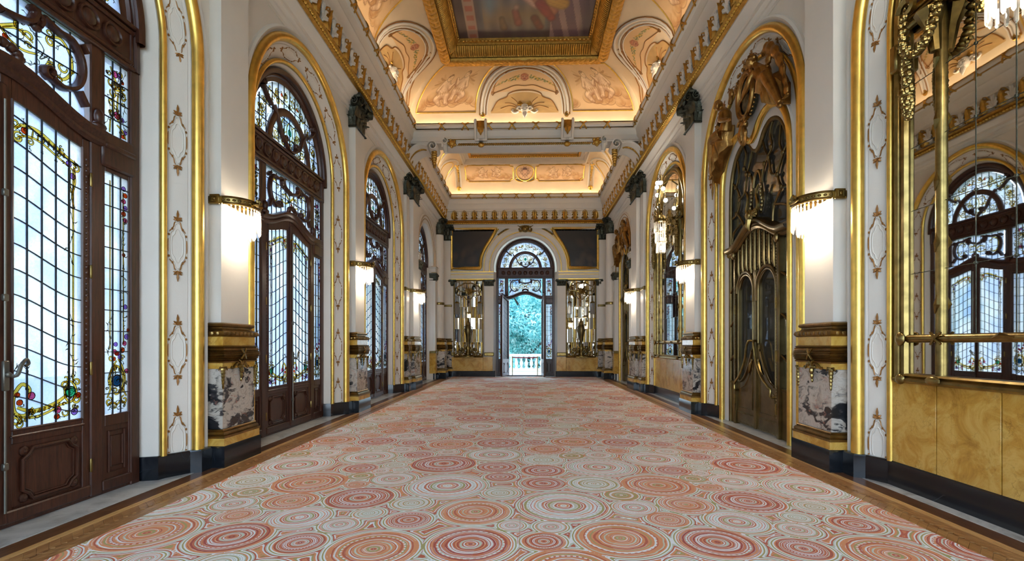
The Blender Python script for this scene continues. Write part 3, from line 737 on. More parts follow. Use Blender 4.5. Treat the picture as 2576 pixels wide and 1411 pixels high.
# ---- ceiling painting: columns, figures and steps in muted colours
def bigpaint(U, V):      # U across the room, V from the far edge towards the camera
    c = np.ones(U.shape+(3,))*LIN(116,104,106)*(.7+.3*np.clip(V, 0, 1))[..., None]
    st = .5+.5*np.sin(U*62); c = soft(c, LIN(128,124,118), ((U > .16) & (U < .68))*st*.8); c = soft(c, LIN(92,94,104), ((U > .16) & (U < .68))*(1-st)*.5)
    c = soft(c, LIN(150,120,60), np.clip(1-np.abs(V-.22)*6, 0, 1)*((U > .2) & (U < .66))*.55); c = soft(c, LIN(112,140,160), np.clip(1-np.abs(U-.26)*12, 0, 1)*np.clip((V-.16)*8, 0, 1)*.8)
    c = soft(c, LIN(84,66,68), np.clip((.09-V)*30, 0, 1)*.8)
    c = soft(c, LIN(86,66,66), (U < .07)*1.0); c = soft(c, LIN(168,140,124), ((U >= .07) & (U < .15))*1.0); c = soft(c, LIN(166,90,76), ((U >= .085) & (U < .135) & (np.sin(V*75) > .0))*.8)
    c = soft(c, LIN(104,80,92), (U > .70)*1.0); c = soft(c, LIN(160,134,130), ((U > .70) & (np.sin((U*1.0+V*.25)*55) > .35))*.8); c = soft(c, LIN(62,52,66), np.clip((U-.9)*20, 0, 1)*.8)
    rs = np.random.RandomState(5)
    for p, q, r0, r1, col in (((.50,.40),(.60,.32),.05,.06,(206,164,140)),((.60,.36),(.68,.26),.05,.07,(184,118,90)),((.66,.34),(.77,.30),.045,.05,(196,152,72)),((.62,.30),(.70,.18),.04,.03,(150,70,60)),((.49,.41),(.52,.42),.03,.03,(70,54,52)),((.44,.24),(.46,.14),.025,.03,(146,88,74)),((.445,.27),(.45,.28),.018,.018,(190,150,126)),((.58,.18),(.62,.10),.03,.03,(120,70,52)),((.36,.52),(.40,.40),.04,.05,(140,150,170)),((.72,.52),(.66,.44),.05,.05,(176,150,160)),((.34,.18),(.35,.10),.02,.03,(120,96,70)),((.3,.78),(.4,.7),.08,.09,(186,190,204)),((.55,.82),(.62,.7),.1,.08,(150,160,190))):
        d, t = cap_d(U, V, p, q); r = r0+(r1-r0)*t; fold = .85+.3*np.sin(90*U+60*V+8*np.sin(20*V)); c = soft(c, LIN(*col)*.55, np.clip((r+.008-d)/.012, 0, 1)*.8); c = soft(c, LIN(*col), np.clip((r-d)/.02, 0, 1)*np.clip(fold, 0, 1))
    return c*(.94+.07*np.sin(37*U+11*V)*np.sin(29*V-7*U))[..., None]
i0 = A0+.56; x0, y1_ = C1.h-i0, C1.y1-i0
nx, ny = 150, 190
rows = [[(-x0+2*x0*i/nx, y1_-(y1_-4)*j/ny, 10.60) for i in range(nx+1)] for j in range(ny+1)]
U_, V_ = np.meshgrid(np.linspace(0, 1, nx+1), np.linspace(0, 2.2, ny+1)); cols = bigpaint(U_, V_)
tag(link('ceiling_painting', paint_mesh(rows, cols, CANVAS, 'ceiling_painting')), 'large painting of figures and columns inside the gilt ceiling frame', 'painting')
obj('flat', M().box(-3, 3, YB, 15, 10.64, 10.68), CREAM, CEIL, 0)
# ---- second ceiling
zt = C2.prof(1)[1]; f2 = rect(C2.y0, C2.y1, C2.h)
obj('crown_moulding', M().loft([(.95,zt),(.97,zt-.05),(1.02,zt-.05),(1.05,zt+.02),(1.10,zt+.06),(1.12,zt+.14),(1.20,zt+.18),(1.28,zt+.18)], f2, True), PLASTER, CEIL2, 30)
obj('gilt_rope_moulding', M().loft([(1.28,zt+.18),(1.30,zt+.14),(1.35,zt+.13),(1.40,zt+.16),(1.41,zt+.24)], f2, True), OLDGOLD, CEIL2, 30)
eg = M(); x = -(C2.h-1.35)
while x < C2.h-1.35: eg.ball((x, C2.y1-1.35, zt+.14), (.04,.035,.035), 6, 4); x += .10
o = obj('egg_row', eg, GOLD, CEIL2); o['kind'] = 'stuff'
obj('flat', M().box(-2.6, 2.6, 17.4, 22.4, zt+.24, zt+.28), CREAM, CEIL2, 0)
for s in (-1, 1):
    a, b, ql, qh = .55, 2.85, .27, .90
    lo_, hi_ = (-b, -a) if s < 0 else (a, b)
    P = cove_paint('cherub_panel', C2, 'E', lo_, hi_, ql, qh, cherubs(21 if s < 0 else 34, (232,196,150), 2.0), 150, 80, CEIL2, .004)
    nt_ = .14
    ol = [(lo_+nt_,ql),(hi_-nt_,ql),(hi_-nt_,ql+.06),(hi_,ql+.09),(hi_,qh-.09),(hi_-nt_,qh-.06),(hi_-nt_,qh),(lo_+nt_,qh),(lo_+nt_,qh-.06),(lo_,qh-.09),(lo_,ql+.09),(lo_+nt_,ql+.06),(lo_+nt_,ql)]
    o2 = []
    for p, q_ in zip(ol[:-1], ol[1:]): o2 += seg(p, q_, 4)[:-1]
    obj('gilt_border', tubes(M(), C2, 'E', o2+[o2[0]], .024, .01, 1), GOLD, P)
def medal(U, V):
    x, y = U-.5, V-.5; d = np.sqrt(x*x+y*y); c = np.ones(U.shape+(3,))*LIN(222,184,146); an = np.arctan2(y, x)
    c = soft(c, LIN(128,88,76), np.clip((.36+.05*np.sin(11*an)-d)*14, 0, 1)*(.55+.4*np.sin(34*U)*np.sin(31*V))); c = soft(c, LIN(216,170,138), np.clip((.17-np.sqrt((x*1.2)**2+(y-.02)**2))*20, 0, 1)); c = soft(c, LIN(110,70,60), np.clip((.2-np.sqrt((x*1.1)**2+(y-.12)**2))*16, 0, 1)*np.clip((y-.08)*20, 0, 1))
    return c
mk = lambda u, v: (.02+.40*(2*u-1)*sqrt(max(.0001, 1-(2*v-1)**2*.98)), .30+.6*v)
P = cove_paint('portrait_medallion', C2, 'E', 0,0,0,0, medal, 40, 40, CEIL2, .006, mk)
obj('gilt_border', tubes(M(), C2, 'E', [(.02+.42*cos(2*pi*i/32), .60+.31*sin(2*pi*i/32)) for i in range(33)], .03, .012, 1), GOLD, P)
g = M()
for s in (-1, 1):
    tubes(g, C2, 'E', [(.02+s*.1,.27),(.02+s*.3,.28),(.02+s*.45,.33),(.02+s*.42,.40)], .03, .02); tubes(g, C2, 'E', [(.02+s*.47,.38),(.02+s*.5,.55),(.02+s*.46,.68)], .016, .012)
obj('gilt_scrolls', g, GOLD, P)
# ribs with gilt husk drops in the corners of the second cove, arched side fields
for s in (-1, 1):
    r_ = M(); tubes(r_, C2, 'E', seg((s*3.12,.10),(s*3.12,1.0),10), .055, .0, 1); tubes(r_, C2, 'E', seg((s*3.34,.10),(s*3.34,1.0),10), .03, .0, 1)
    R_ = obj('cove_rib', r_, PLASTER, CEIL2)
    h_ = M()
    for k in range(9):
        q_ = .30+.60*k/8; p = C2.pt('E', s*3.2, q_, .05); h_.ball(p, (.03+.06*k/8, .05, .05), 7, 4)
    p = C2.pt('E', s*3.2, .96, .06); h_.ball(p, (.13,.08,.05), 8, 5)
    p = C2.pt('E', s*3.2, .06, .08); h_.ball(p, (.12,.10,.09), 9, 6); h_.ball((p[0],p[1]-.03,p[2]-.1), (.06,.06,.08), 8, 5)
    obj('husk_drop', h_, GOLD, R_)
    sd = 'L' if s < 0 else 'R'
    for yc_ in (22.3, 20.4, 18.5):
        a_ = M(); tubes(a_, C2, sd, [(yc_+.80*cos(pi*i/16), .1+.78*sin(pi*i/16)) for i in range(17)], .05, .01, 1); A2 = obj('side_arch', a_, PLASTER, CEIL2)
        g2 = M(); tubes(g2, C2, sd, [(yc_+.62*cos(pi*i/16), .14+.58*sin(pi*i/16)) for i in range(17)]+[(yc_-.62,.14),(yc_+.62,.14)], .02, .012, 1); obj('gilt_border', g2, GOLD, A2)
        p = C2.pt(sd, yc_, .05, .06); obj('corbel', M().ball(p, (.09,.12,.12), 8, 6), PLASTER, A2)
gl = M(); tubes(gl, C2, 'E', seg((-3.0,.97),(3.0,.97),20), .016, .012, 1)
for k in range(7): p = C2.pt('E', -2.4+.8*k, .97, .03); gl.ball(p, (.12,.04,.03), 8, 4)
obj('gilt_band', gl, OLDGOLD, CEIL2)
# ------------------------------------------------------------------ arch surrounds (gilt rolls, splayed band, cartouches)
SHIELD = smooth_pts([(.0,.31),(.030,.285),(.040,.235),(.060,.20),(.085,.165),(.098,.08),(.100,0),(.098,-.08),(.085,-.165),(.060,-.20),(.040,-.235),(.030,-.285),(.0,-.31)], 3)
def cart():
    m = M()
    for k, r in ((.86, .010), (.62, .007)):
        P = [(x*k, -.003, z*(k+.04)) for x, z in SHIELD]+[(-x*k, -.003, z*(k+.04)) for x, z in SHIELD[::-1][1:-1]]; m.tube(P, r, 5, True)
    return m
def tuft():
    m = M()
    for sx_ in (-1, 1):
        n = len(SHIELD)
        for a, b in ((2, n//2-5), (n//2-3, n//2+4), (n//2+6, n-2)): m.tube([(sx_*x, -.010, z) for x, z in SHIELD[a:b]], [.004]+[.0065]*(b-a-2)+[.003], 5)
        for x, z in ((.055,.205),(.092,.13),(.092,-.13),(.055,-.205)): m.ball((sx_*x, -.014, z), (.012,.010,.016), 6, 4)
    for s in (-1, 1):
        z0 = s*.315
        for a, L, r in ((0,.12,.012),(.8,.055,.013),(-.8,.055,.013),(1.5,.045,.010),(-1.5,.045,.010)):
            m.tube([(0,-.012,z0),(sin(a)*L*.6,-.020,z0+s*cos(a)*L*.6),(sin(a)*L*1.1,-.014,z0+s*cos(a)*L)], [r*.6,r*1.2,r*.25], 5)
        m.ball((0,-.014,z0), .015, 6, 4)
    return m
def upper_half(m):
    keep = [i for i, f in enumerate(m.f) if all(m.v[j][2] > -.135 for j in f)]; m.f = [m.f[i] for i in keep]; return m
CARTH = mesh(upper_half(cart()), PLASTER, 'cartouche_half'); TUFTH = mesh(upper_half(tuft()), GILTPAINT, 'gilt_tuft_half')
CART = mesh(cart(), PLASTER, 'cartouche'); TUFT = mesh(tuft(), GILTPAINT, 'gilt_tuft')
def roll(R, y, r, n=10): return [(R+r*cos(a), y+r*sin(a)) for a in [2*pi*k/n for k in range(n+1)]]
def surround(name, label, yc, rz, deep):
    T = thing(name, label, 'arch surround', (0, yc, 0), rz, 'structure')
    y1, y2 = (4.28, 4.46) if deep else (4.235, 4.30)
    obj('splayed_band', M().arch([(2.12,4.13),(2.11,4.085),(2.08,4.06),(2.05,4.075),(2.03,4.10),(1.86,4.13),(1.84,4.15),(1.83,4.145),(1.63,y1),(1.62,y1+.01),(1.54,y1+.01),(1.53,y1+.03),(1.48,y2),(1.47,y2+.02)], ZS, 40), PLASTER, T, 28)
    obj('outer_gilt_roll', M().arch(roll(1.94, 4.095, .075), ZS, 40, .27), GOLD, T, 50)
    obj('inner_gilt_roll', M().arch(roll(1.585, y1-.015, .038, 8), ZS, 40, .27), GOLD, T, 50)
    rm, ym = 1.735, (4.145+y1)/2-.004
    ca = Vector((.20, y1-4.145)).normalized()       # (radial inwards, depth)
    def put(c, tang, rad, half=False):
        X = (-Vector((rad[0], 0, rad[1]))*ca[0]+Vector((0, ca[1], 0))); X.normalize(); Z = Vector((tang[0], 0, tang[1])); Y = Z.cross(X)
        if Y.y < 0: X = -X; Y = Z.cross(X)
        mw = Matrix(((X.x,Y.x,Z.x,c[0]),(X.y,Y.y,Z.y,ym),(X.z,Y.z,Z.z,c[1]),(0,0,0,1)))
        o = link('cartouche', CARTH if half else CART, T, mw=mw); link('gilt_leaf_tuft', TUFTH if half else TUFT, o)
    for s in (-1, 1):
        for z in (.42, 1.53, 2.80, 4.09): put((s*rm, z), (0, 1), (s, 0), z < .6)
    for k in range(6):
        a = radians(10+32*k); put((rm*cos(a), ZS+rm*sin(a)), (-sin(a), cos(a)), (cos(a), sin(a)))
    return T
names = ['the first stained glass door', 'the second stained glass door', 'the third stained glass door']
S_L = [surround('trim_%d' % (5+k), 'arched gilt surround framing '+nm, BAYS[k+1], LEFT, True) for k, nm in enumerate(names)]
S_R = [surround('trim_%d' % (8+k), 'arched gilt surround framing '+nm, BAYS[k+1], RIGHT, False) for k, nm in enumerate(['the large near mirror', 'the near bronze door', 'the mirror with the hanging lamp beyond the bronze door'])]
surround('trim_11', 'arched gilt surround framing the stained glass door behind the viewer', BAYS[0], LEFT, True)
# plain wall closing the unseen bay on the mirror side
obj('blind_infill', M().box(4.15, 4.3, BAYS[0]-2.2, BAYS[0]+2.2, 0, 7.4), PLASTER, WALL_R, 0)
# ------------------------------------------------------------------ black marble skirting
def skirting(name, sgn, deep, label):
    m = M()
    for k, yc in enumerate(ALLB):
        if k == 4: plan = [(1.5,4.47),(1.5,4.09),(1.95,4.09)]
        else:
            flat = (not deep) and k in (1, 3)
            if flat: plan = [(0,4.20),(1.60,4.20),(1.62,4.19),(1.82,4.10),(1.85,4.05),(1.88,4.0),(2.03,4.0),(2.2,4.02)]
            elif deep: plan = [(1.455,4.46),(1.46,4.42),(1.51,4.27),(1.60,4.25),(1.82,4.105),(1.85,4.05),(1.88,4.0),(2.03,4.0),(2.2,4.02)]
            else: plan = [(1.37,4.30),(1.38,4.235),(1.50,4.225),(1.62,4.205),(1.82,4.105),(1.85,4.05),(1.88,4.0),(2.03,4.0),(2.2,4.02)]
        for s in (-1, 1):
            P = [(sgn*y, yc+s*x) for x, y in plan]
            m.grid([[(x,y,0) for x, y in P],[(x,y,.265) for x, y in P],[(x+sgn*.012,y,.28) for x, y in P],[(x+sgn*.25,y,.28) for x, y in P]])
    return tag(obj(name, m, BLACK, smooth=20), label, 'skirting', 'structure')
skirting('baseboard_left', -1, True, 'black marble skirting along the stained glass doors')
skirting('baseboard_right', 1, False, 'black marble skirting along the mirrors and bronze doors')

# ------------------------------------------------------------------ stained glass doors
PW = {}            # shared part meshes
def ztop(x): return 3.60+.16*cos(pi*min(1, abs(x)/.86)*.5)**2
def wave(x): return .12*cos(pi*min(1, abs(x)/.80))
def ogee(x): return 3.80+.24*(.5+.5*cos(pi*min(1, abs(x)/.92)))
def pane_mesh(xs, zlo, zhi, n=4, e=.005):
    x0, x1 = xs; P = []
    X = [x0+e+(x1-x0-2*e)*i/n for i in range(n+1)]
    lo = [(x, zlo(x)+e) for x in X]; hi = [(x, zhi(x)-e) for x in X]
    if max(h[1]-l[1] for h, l in zip(hi, lo)) < .02: return None
    hi = [(x, max(z, l[1]+.002)) for (x, z), l in zip(hi, lo)]
    return mesh(M().prism(lo+hi[::-1], 0, .006), GCLEAR, 'pane', 30)
class Flat(M):
    def stroke(s, pts, wd, y0, y1):
        n = len(pts); W = wd if isinstance(wd, (list,tuple)) else [wd]*n; rows = []
        for i in range(n):
            a = pts[max(i-1,0)]; b = pts[min(i+1,n-1)]; dx, dz = b[0]-a[0], b[1]-a[1]; l = sqrt(dx*dx+dz*dz) or 1
            nx, nz = -dz/l*W[i]/2, dx/l*W[i]/2; p = pts[i]; rows.append([(p[0]+nx,y1,p[1]+nz),(p[0],y0,p[1]),(p[0]-nx,y1,p[1]-nz)])
        return s.grid(rows)
class Orn:
    def __init__(s): s.g = Flat(); s.d = Flat(); s.r = []
    def gold(s, P, w, k=5):
        Q = smooth_pts(P, k) if k > 1 else P; n = len(Q); W = w if isinstance(w, list) else [w*(.55+.45*sin(pi*(i+.5)/n)) for i in range(n)]
        s.g.stroke(Q, W, -.005, -.002)
        for sg in (-1, 1):
            E_ = []
            for i in range(n):
                a, b = Q[max(i-1,0)], Q[min(i+1,n-1)]; dx, dz = b[0]-a[0], b[1]-a[1]; l = sqrt(dx*dx+dz*dz) or 1; E_.append((Q[i][0]-sg*dz/l*W[i]*.5, Q[i][1]+sg*dx/l*W[i]*.5))
            s.d.stroke(E_, .005, -.006, -.001)
    def dark(s, P, w, k=4): s.d.stroke(smooth_pts(P, k) if k > 1 else P, w, -.004, -.001)
    def vol(s, x, z, r, a0, t, w): s.gold(spiral(x, z, r, r*.2, a0, t, 16), w, 1)
    def vine(s, P, rr, seed):
        r = random.Random(seed); Q = smooth_pts(P, 6); s.dark(Q, .006, 1)
        for i in range(0, len(Q), 2):
            x, z = Q[i]; a = r.random()*6.3; L = rr*(.6+.8*r.random()); s.d.stroke([(x,z),(x+L*.5*cos(a),z+L*.5*sin(a)),(x+L*cos(a+.4),z+L*sin(a+.4))], [.004,.013,.002], -.004, -.001)
    def fill(s, inside, bx, bz, n, seed, gold=.5, size=.06):
        r = random.Random(seed); k = 0; tries = 0
        while k < n and tries < n*30:
            tries += 1; x, z = r.uniform(*bx), r.uniform(*bz); R = size*(.5+.8*r.random())
            if not all(inside(x+R*a, z+R*b) for a, b in ((1,0),(-1,0),(0,1),(0,-1))): continue
            k += 1; a0 = r.random()*6.28; d = r.choice((-1, 1))
            if r.random() < gold: s.vol(x, z, R*.8, a0, d*(.7+.6*r.random()), R*.30)
            else:
                P = [(x+R*cos(a0+d*t*2.2)*(1-.5*t), z+R*sin(a0+d*t*2.2)*(1-.5*t)) for t in (0,.33,.66,1)]; s.dark(P, .007)
                for q in P[:3]: b = r.random()*6.28; s.d.stroke([q,(q[0]+R*.3*cos(b),q[1]+R*.3*sin(b)),(q[0]+R*.55*cos(b+.5),q[1]+R*.55*sin(b+.5))], [.004,.012,.002], -.004, -.001)
    def rose(s, x, z, r, c): s.r.append((x, z, r, c)); s.d.lathe([(0,0),(1,0)], 6, (9e3,0,0)) if False else None
ROSEM = {}
def rose_mesh(mt):
    if mt.name not in ROSEM:
        m = M(); n = 12
        rows = [[(cos(2*pi*j/n)*r*(1+.06*cos(5*2*pi*j/n)), y, sin(2*pi*j/n)*r*(1+.06*cos(5*2*pi*j/n))) for j in range(n)] for r, y in ((1.0,.35),(1.0,-.2),(.8,-.5),(.45,-.62),(.02,-.68))]
        m.grid(rows, True, True); d = M()
        d.tube([((.75-.6*j/14)*cos(2*pi*j/8), -.64, (.75-.6*j/14)*sin(2*pi*j/8)) for j in range(15)], .05, 4)
        d.tube([(1.02*cos(2*pi*j/12), -.2, 1.02*sin(2*pi*j/12)) for j in range(12)], .12, 4, True)
        ROSEM[mt.name] = (mesh(m, mt, 'rose'), mesh(d, GDARK, 'rose_outline'))
    return ROSEM[mt.name]
def put_orn(o, parent, sub=True):
    obs = []
    k = id(o)
    if not hasattr(o, 'mg'): o.mg = mesh(o.g, GGOLD, 'orn_gold'); o.md = mesh(o.d, GDARK, 'orn_dark')
    link('amber_scrollwork', o.mg, parent); link('painted_tendrils', o.md, parent)
    for x, z, r, c in o.r:
        a, b = rose_mesh(c); link('rose', a, parent, (x, -.004, z), None, (r, .012, r)); 
        link('rose_outline', b, parent, (x, -.004, z), None, (r, .012, r))
# --- leaf ornament (x measured from the meeting stile outwards)
def orn_leaf():
    o = Orn()
    o.gold([(.14,3.50),(.20,3.56),(.34,3.57),(.50,3.50),(.62,3.44),(.74,3.40)], .034); o.gold([(.15,3.42),(.24,3.48),(.36,3.48),(.52,3.41),(.72,3.32)], .020)
    for k in range(9): t = k/8; o.gold([(.24+.40*t,3.485-.09*t*t),(.25+.40*t,3.555-.11*t*t)], .012, 2)
    o.vol(.17,3.44,.055,.5,1.3,.022); o.vol(.72,3.36,.045,2.6,-1.3,.018); o.vol(.15,3.56,.04,0,-1.2,.018)
    o.gold([(.70,3.36),(.71,3.22),(.68,3.08),(.70,2.96)], .018); o.gold([(.66,3.33),(.655,3.2),(.67,3.1)], .014)
    for x in (.645, .69): o.gold([(x,1.22),(x,3.34)], [.014,.014], 1)
    o.vine([(.70,3.2),(.66,2.95),(.70,2.75),(.65,2.55),(.69,2.4)], .055, 3); o.vine([(.66,1.25),(.70,1.4),(.65,1.55),(.69,1.75),(.66,1.9)], .055, 5); o.vine([(.13,1.35),(.18,1.42),(.26,1.36)], .05, 9)
    # base scroll
    o.gold([(.30,1.02),(.22,.96),(.14,1.0),(.13,1.13),(.20,1.24),(.27,1.19),(.25,1.10)], .034); o.gold([(.16,1.04),(.28,.99),(.40,1.00),(.52,1.04),(.62,1.10)], .040); o.gold([(.17,.95),(.30,.93),(.44,.96),(.58,1.02),(.66,1.02)], .022)
    for k in range(7): t = k/6; o.gold([(.26+.28*t,.95+.05*t),(.27+.28*t,.99+.05*t)], .014, 2)
    o.vol(.15,.93,.05,1.2,-1.3,.022); o.vol(.72,1.05,.05,2.0,-1.3,.022); o.vol(.60,1.20,.045,-1,1.2,.020); o.vol(.73,1.22,.04,3.4,-1.2,.018)
    o.gold([(.60,1.16),(.66,1.235),(.72,1.16),(.71,1.08),(.66,1.03),(.61,1.08),(.60,1.16)], .022)
    for x, z, r, c in ((.22,3.52,.028,GORAN),(.64,3.38,.028,GVIOL),(.68,3.27,.030,GVIOL),(.28,1.13,.034,GROSE),(.18,1.08,.026,GORAN),(.16,1.15,.022,GORAN),(.53,.97,.032,GROSE),(.52,.905,.026,GORAN),(.70,.93,.034,GVIOL),(.74,1.09,.028,GORAN),(.66,1.13,.052,GGREEN)): o.rose(x, z, r, c)
    o.fill(lambda x, z: .12 < x < .77 and (.88 < z < 1.0+.12*abs(x-.4) or (x > .56 and .88 < z < 1.36) or (x < .3 and z < 1.28)), (.12,.77), (.87,1.36), 30, 61, .45, .04); o.fill(lambda x, z: .12 < x < .77 and 3.38-.1*x < z < ztop(x)-.03, (.12,.77), (3.2,3.72), 16, 62, .5, .035)
    return o
def orn_sash():
    o = Orn()
    for x in (1.115,): o.gold([(x,1.55),(x,3.38)], [.013,.013], 1)
    o.gold([(1.29,1.6),(1.285,3.3)], [.012,.012], 1)
    o.vine([(1.29,3.2),(1.31,2.95),(1.27,2.75),(1.30,2.5),(1.28,2.3),(1.30,2.1),(1.28,1.9)], .05, 11); o.vine([(1.09,1.5),(1.12,1.65),(1.09,1.8),(1.14,1.9)], .05, 13); o.vine([(1.1,.95),(1.2,.9),(1.3,.96)], .05, 15)
    o.gold([(1.13,1.15),(1.12,1.28),(1.20,1.36),(1.28,1.28),(1.28,1.14),(1.20,1.05),(1.13,1.12)], .026); o.gold([(1.08,1.02),(1.12,1.12),(1.10,1.22),(1.14,1.34),(1.20,1.42)], .022); o.gold([(1.33,1.02),(1.29,1.10),(1.31,1.22),(1.27,1.36),(1.22,1.44)], .022)
    for s in (-1, 1):
        o.vol(1.20+s*.10,.98,.05,1.57,1.2*s,.020); o.gold([(1.20,.93),(1.20+s*.06,.97),(1.20+s*.12,.93)], .020); o.vol(1.20+s*.07,1.45,.035,0,1.2*s,.015)
    cs = (GVIOL, GORAN, GROSE)
    for k in range(6): o.rose(1.24+.03*k, 1.46+.075*k, .026+.004*(k % 2), cs[k % 3])
    for k in range(5): o.rose(1.16+.012*k, 1.44+.08*k if k < 3 else 1.5, .024, cs[(k+1) % 3])
    for k in range(6): o.rose(1.29+.02*(k % 2), 3.34-.07*k, .026, cs[k % 3])
    o.rose(1.31,2.02,.026,GVIOL); o.rose(1.29,2.6,.02,GORAN); o.rose(1.20,1.20,.062,GTEAL); o.rose(1.33,1.30,.026,GROSE)
    o.fill(lambda x, z: 1.05 < x < 1.345 and .87 < z < 1.62, (1.05,1.345), (.87,1.62), 26, 63, .4, .04); o.fill(lambda x, z: 1.24 < x < 1.345 and 1.6 < z < 3.4, (1.24,1.345), (1.6,3.4), 14, 64, .1, .03)
    return o
def orn_small():
    o = Orn()
    o.gold([(1.12,4.62),(1.18,4.5),(1.26,4.42),(1.32,4.40)], .024); o.gold([(1.10,4.42),(1.2,4.40),(1.31,4.46)], .022); o.gold([(1.15,4.38),(1.16,4.2),(1.14,4.05)], .022); o.gold([(1.22,4.38),(1.21,4.2),(1.24,4.05)], .018)
    o.vol(1.13,4.44,.05,0,1.3,.018); o.vol(1.28,4.36,.045,2,-1.3,.018); o.vol(1.24,4.10,.05,1,1.3,.018); o.gold([(1.11,3.9),(1.12,4.05)], .016,2); o.gold([(1.2,4.02),(1.28,3.98),(1.32,3.90)], .02)
    o.vine([(1.3,4.6),(1.25,4.45),(1.31,4.3),(1.28,4.1),(1.32,3.95)], .06, 21); o.vine([(1.08,4.3),(1.12,4.15),(1.08,4.0)], .05, 22)
    for x, z, r, c in ((1.17,4.56,.036,GROSE),(1.23,4.57,.03,GVIOL),(1.27,4.52,.022,GORAN),(1.20,4.12,.038,GROSE),(1.27,4.10,.026,GVIOL),(1.31,3.98,.024,GVIOL),(1.28,3.92,.022,GORAN)): o.rose(x, z, r, c)
    o.fill(lambda x, z: 1.055 < x < 1.34 and 3.88 < z < 4.67, (1.055,1.34), (3.88,4.67), 34, 65, .5, .045)
    return o
def orn_mid():
    o = Orn()
    for s in (-1, 1):
        o.gold([(s*.44,4.50),(s*.56,4.56),(s*.66,4.46),(s*.67,4.30),(s*.58,4.18),(s*.46,4.22)], .030); o.vol(s*.46,4.47,.05,1,1.3*s,.02); o.vol(s*.47,4.25,.04,3,-1.3*s,.018)
        o.gold([(s*.04,4.33),(s*.16,4.40),(s*.30,4.36)], .022); o.gold([(s*.05,4.28),(s*.2,4.24),(s*.34,4.28)], .022); o.dark([(s*.3,4.45),(s*.4,4.36),(s*.36,4.25),(s*.44,4.32)], .012)
        o.vine([(s*.1,4.45),(s*.22,4.5),(s*.34,4.44)], .06, 31+s); o.vine([(s*.12,4.2),(s*.25,4.15),(s*.36,4.2)], .05, 33+s)
    o.gold([(-.16,4.22),(.0,4.32),(.16,4.44)], .030); o.gold([(-.16,4.44),(.0,4.34),(.16,4.22)], .018)
    o.rose(-.05,4.30,.03,GBLUE); o.rose(.06,4.27,.022,GORAN)
    o.fill(lambda x, z: abs(x) < .72 and ogee(x)+.08 < z < 4.66, (-.72,.72), (4.0,4.66), 40, 66, .4, .06)
    return o
def orn_lun():
    o = Orn()
    for s in (-1, 1):
        for k in range(5):
            a = radians(82-18*k); x, z = 1.07*cos(a)*s, ZS+1.07*sin(a)
            o.vol(x, z, .085, a*s+1, 1.3*s, .022); a2 = radians(74-18*k); o.gold([(1.15*cos(a)*s, ZS+1.15*sin(a)),(1.02*cos((a+a2)/2)*s, ZS+1.02*sin((a+a2)/2)),(1.14*cos(a2)*s, ZS+1.14*sin(a2))], .024)
            o.vine([(.97*cos(a)*s, ZS+.97*sin(a)),(1.12*cos(a2)*s, ZS+1.12*sin(a2)),(1.18*cos(a2-.12)*s, ZS+1.18*sin(a2-.12))], .07, 41+k)
        o.gold([(s*.08,5.72),(s*.20,5.80),(s*.30,5.68),(s*.22,5.56),(s*.12,5.60)], .024); o.vol(s*.30,5.62,.08,0,1.3*s,.022); o.gold([(s*.12,5.52),(s*.22,5.42),(s*.16,5.34)], .026); o.vol(s*.50,5.42,.075,1,1.3*s,.022); o.gold([(s*.40,5.30),(s*.55,5.34),(s*.62,5.46)], .022)
        o.vine([(s*.35,5.75),(s*.48,5.62),(s*.58,5.5),(s*.64,5.34)], .07, 51+s); o.vine([(s*.06,5.8),(s*.2,5.88),(s*.34,5.8)], .06, 53+s)
    o.gold([(0,5.44),(.10,5.54),(.10,5.70),(0,5.80),(-.10,5.70),(-.10,5.54),(0,5.44)], .026); o.rose(0,5.62,.06,GGREEN); o.rose(0,5.40,.028,GBLUE)
    for s in (-1, 1): o.rose(s*.30, 6.20, .03, GORAN)
    o.fill(lambda x, z: .86 < sqrt(x*x+(z-ZS)**2) < 1.24 and z > ZS+.05, (-1.25,1.25), (ZS,ZS+1.25), 110, 67, .5, .075); o.fill(lambda x, z: sqrt(x*x+(z-ZS)**2) < .68 and z > ZS+.05 and abs(x)+abs(z-5.62) > .16, (-.7,.7), (ZS,ZS+.7), 60, 68, .5, .06)
    return o
ORN = [orn_leaf(), orn_sash(), orn_small(), orn_mid(), orn_lun()]
def lead_lines(lines, w=.011): 
    m = M()
    for P in lines: m.stroke(P, w, -.006, .008)
    return m
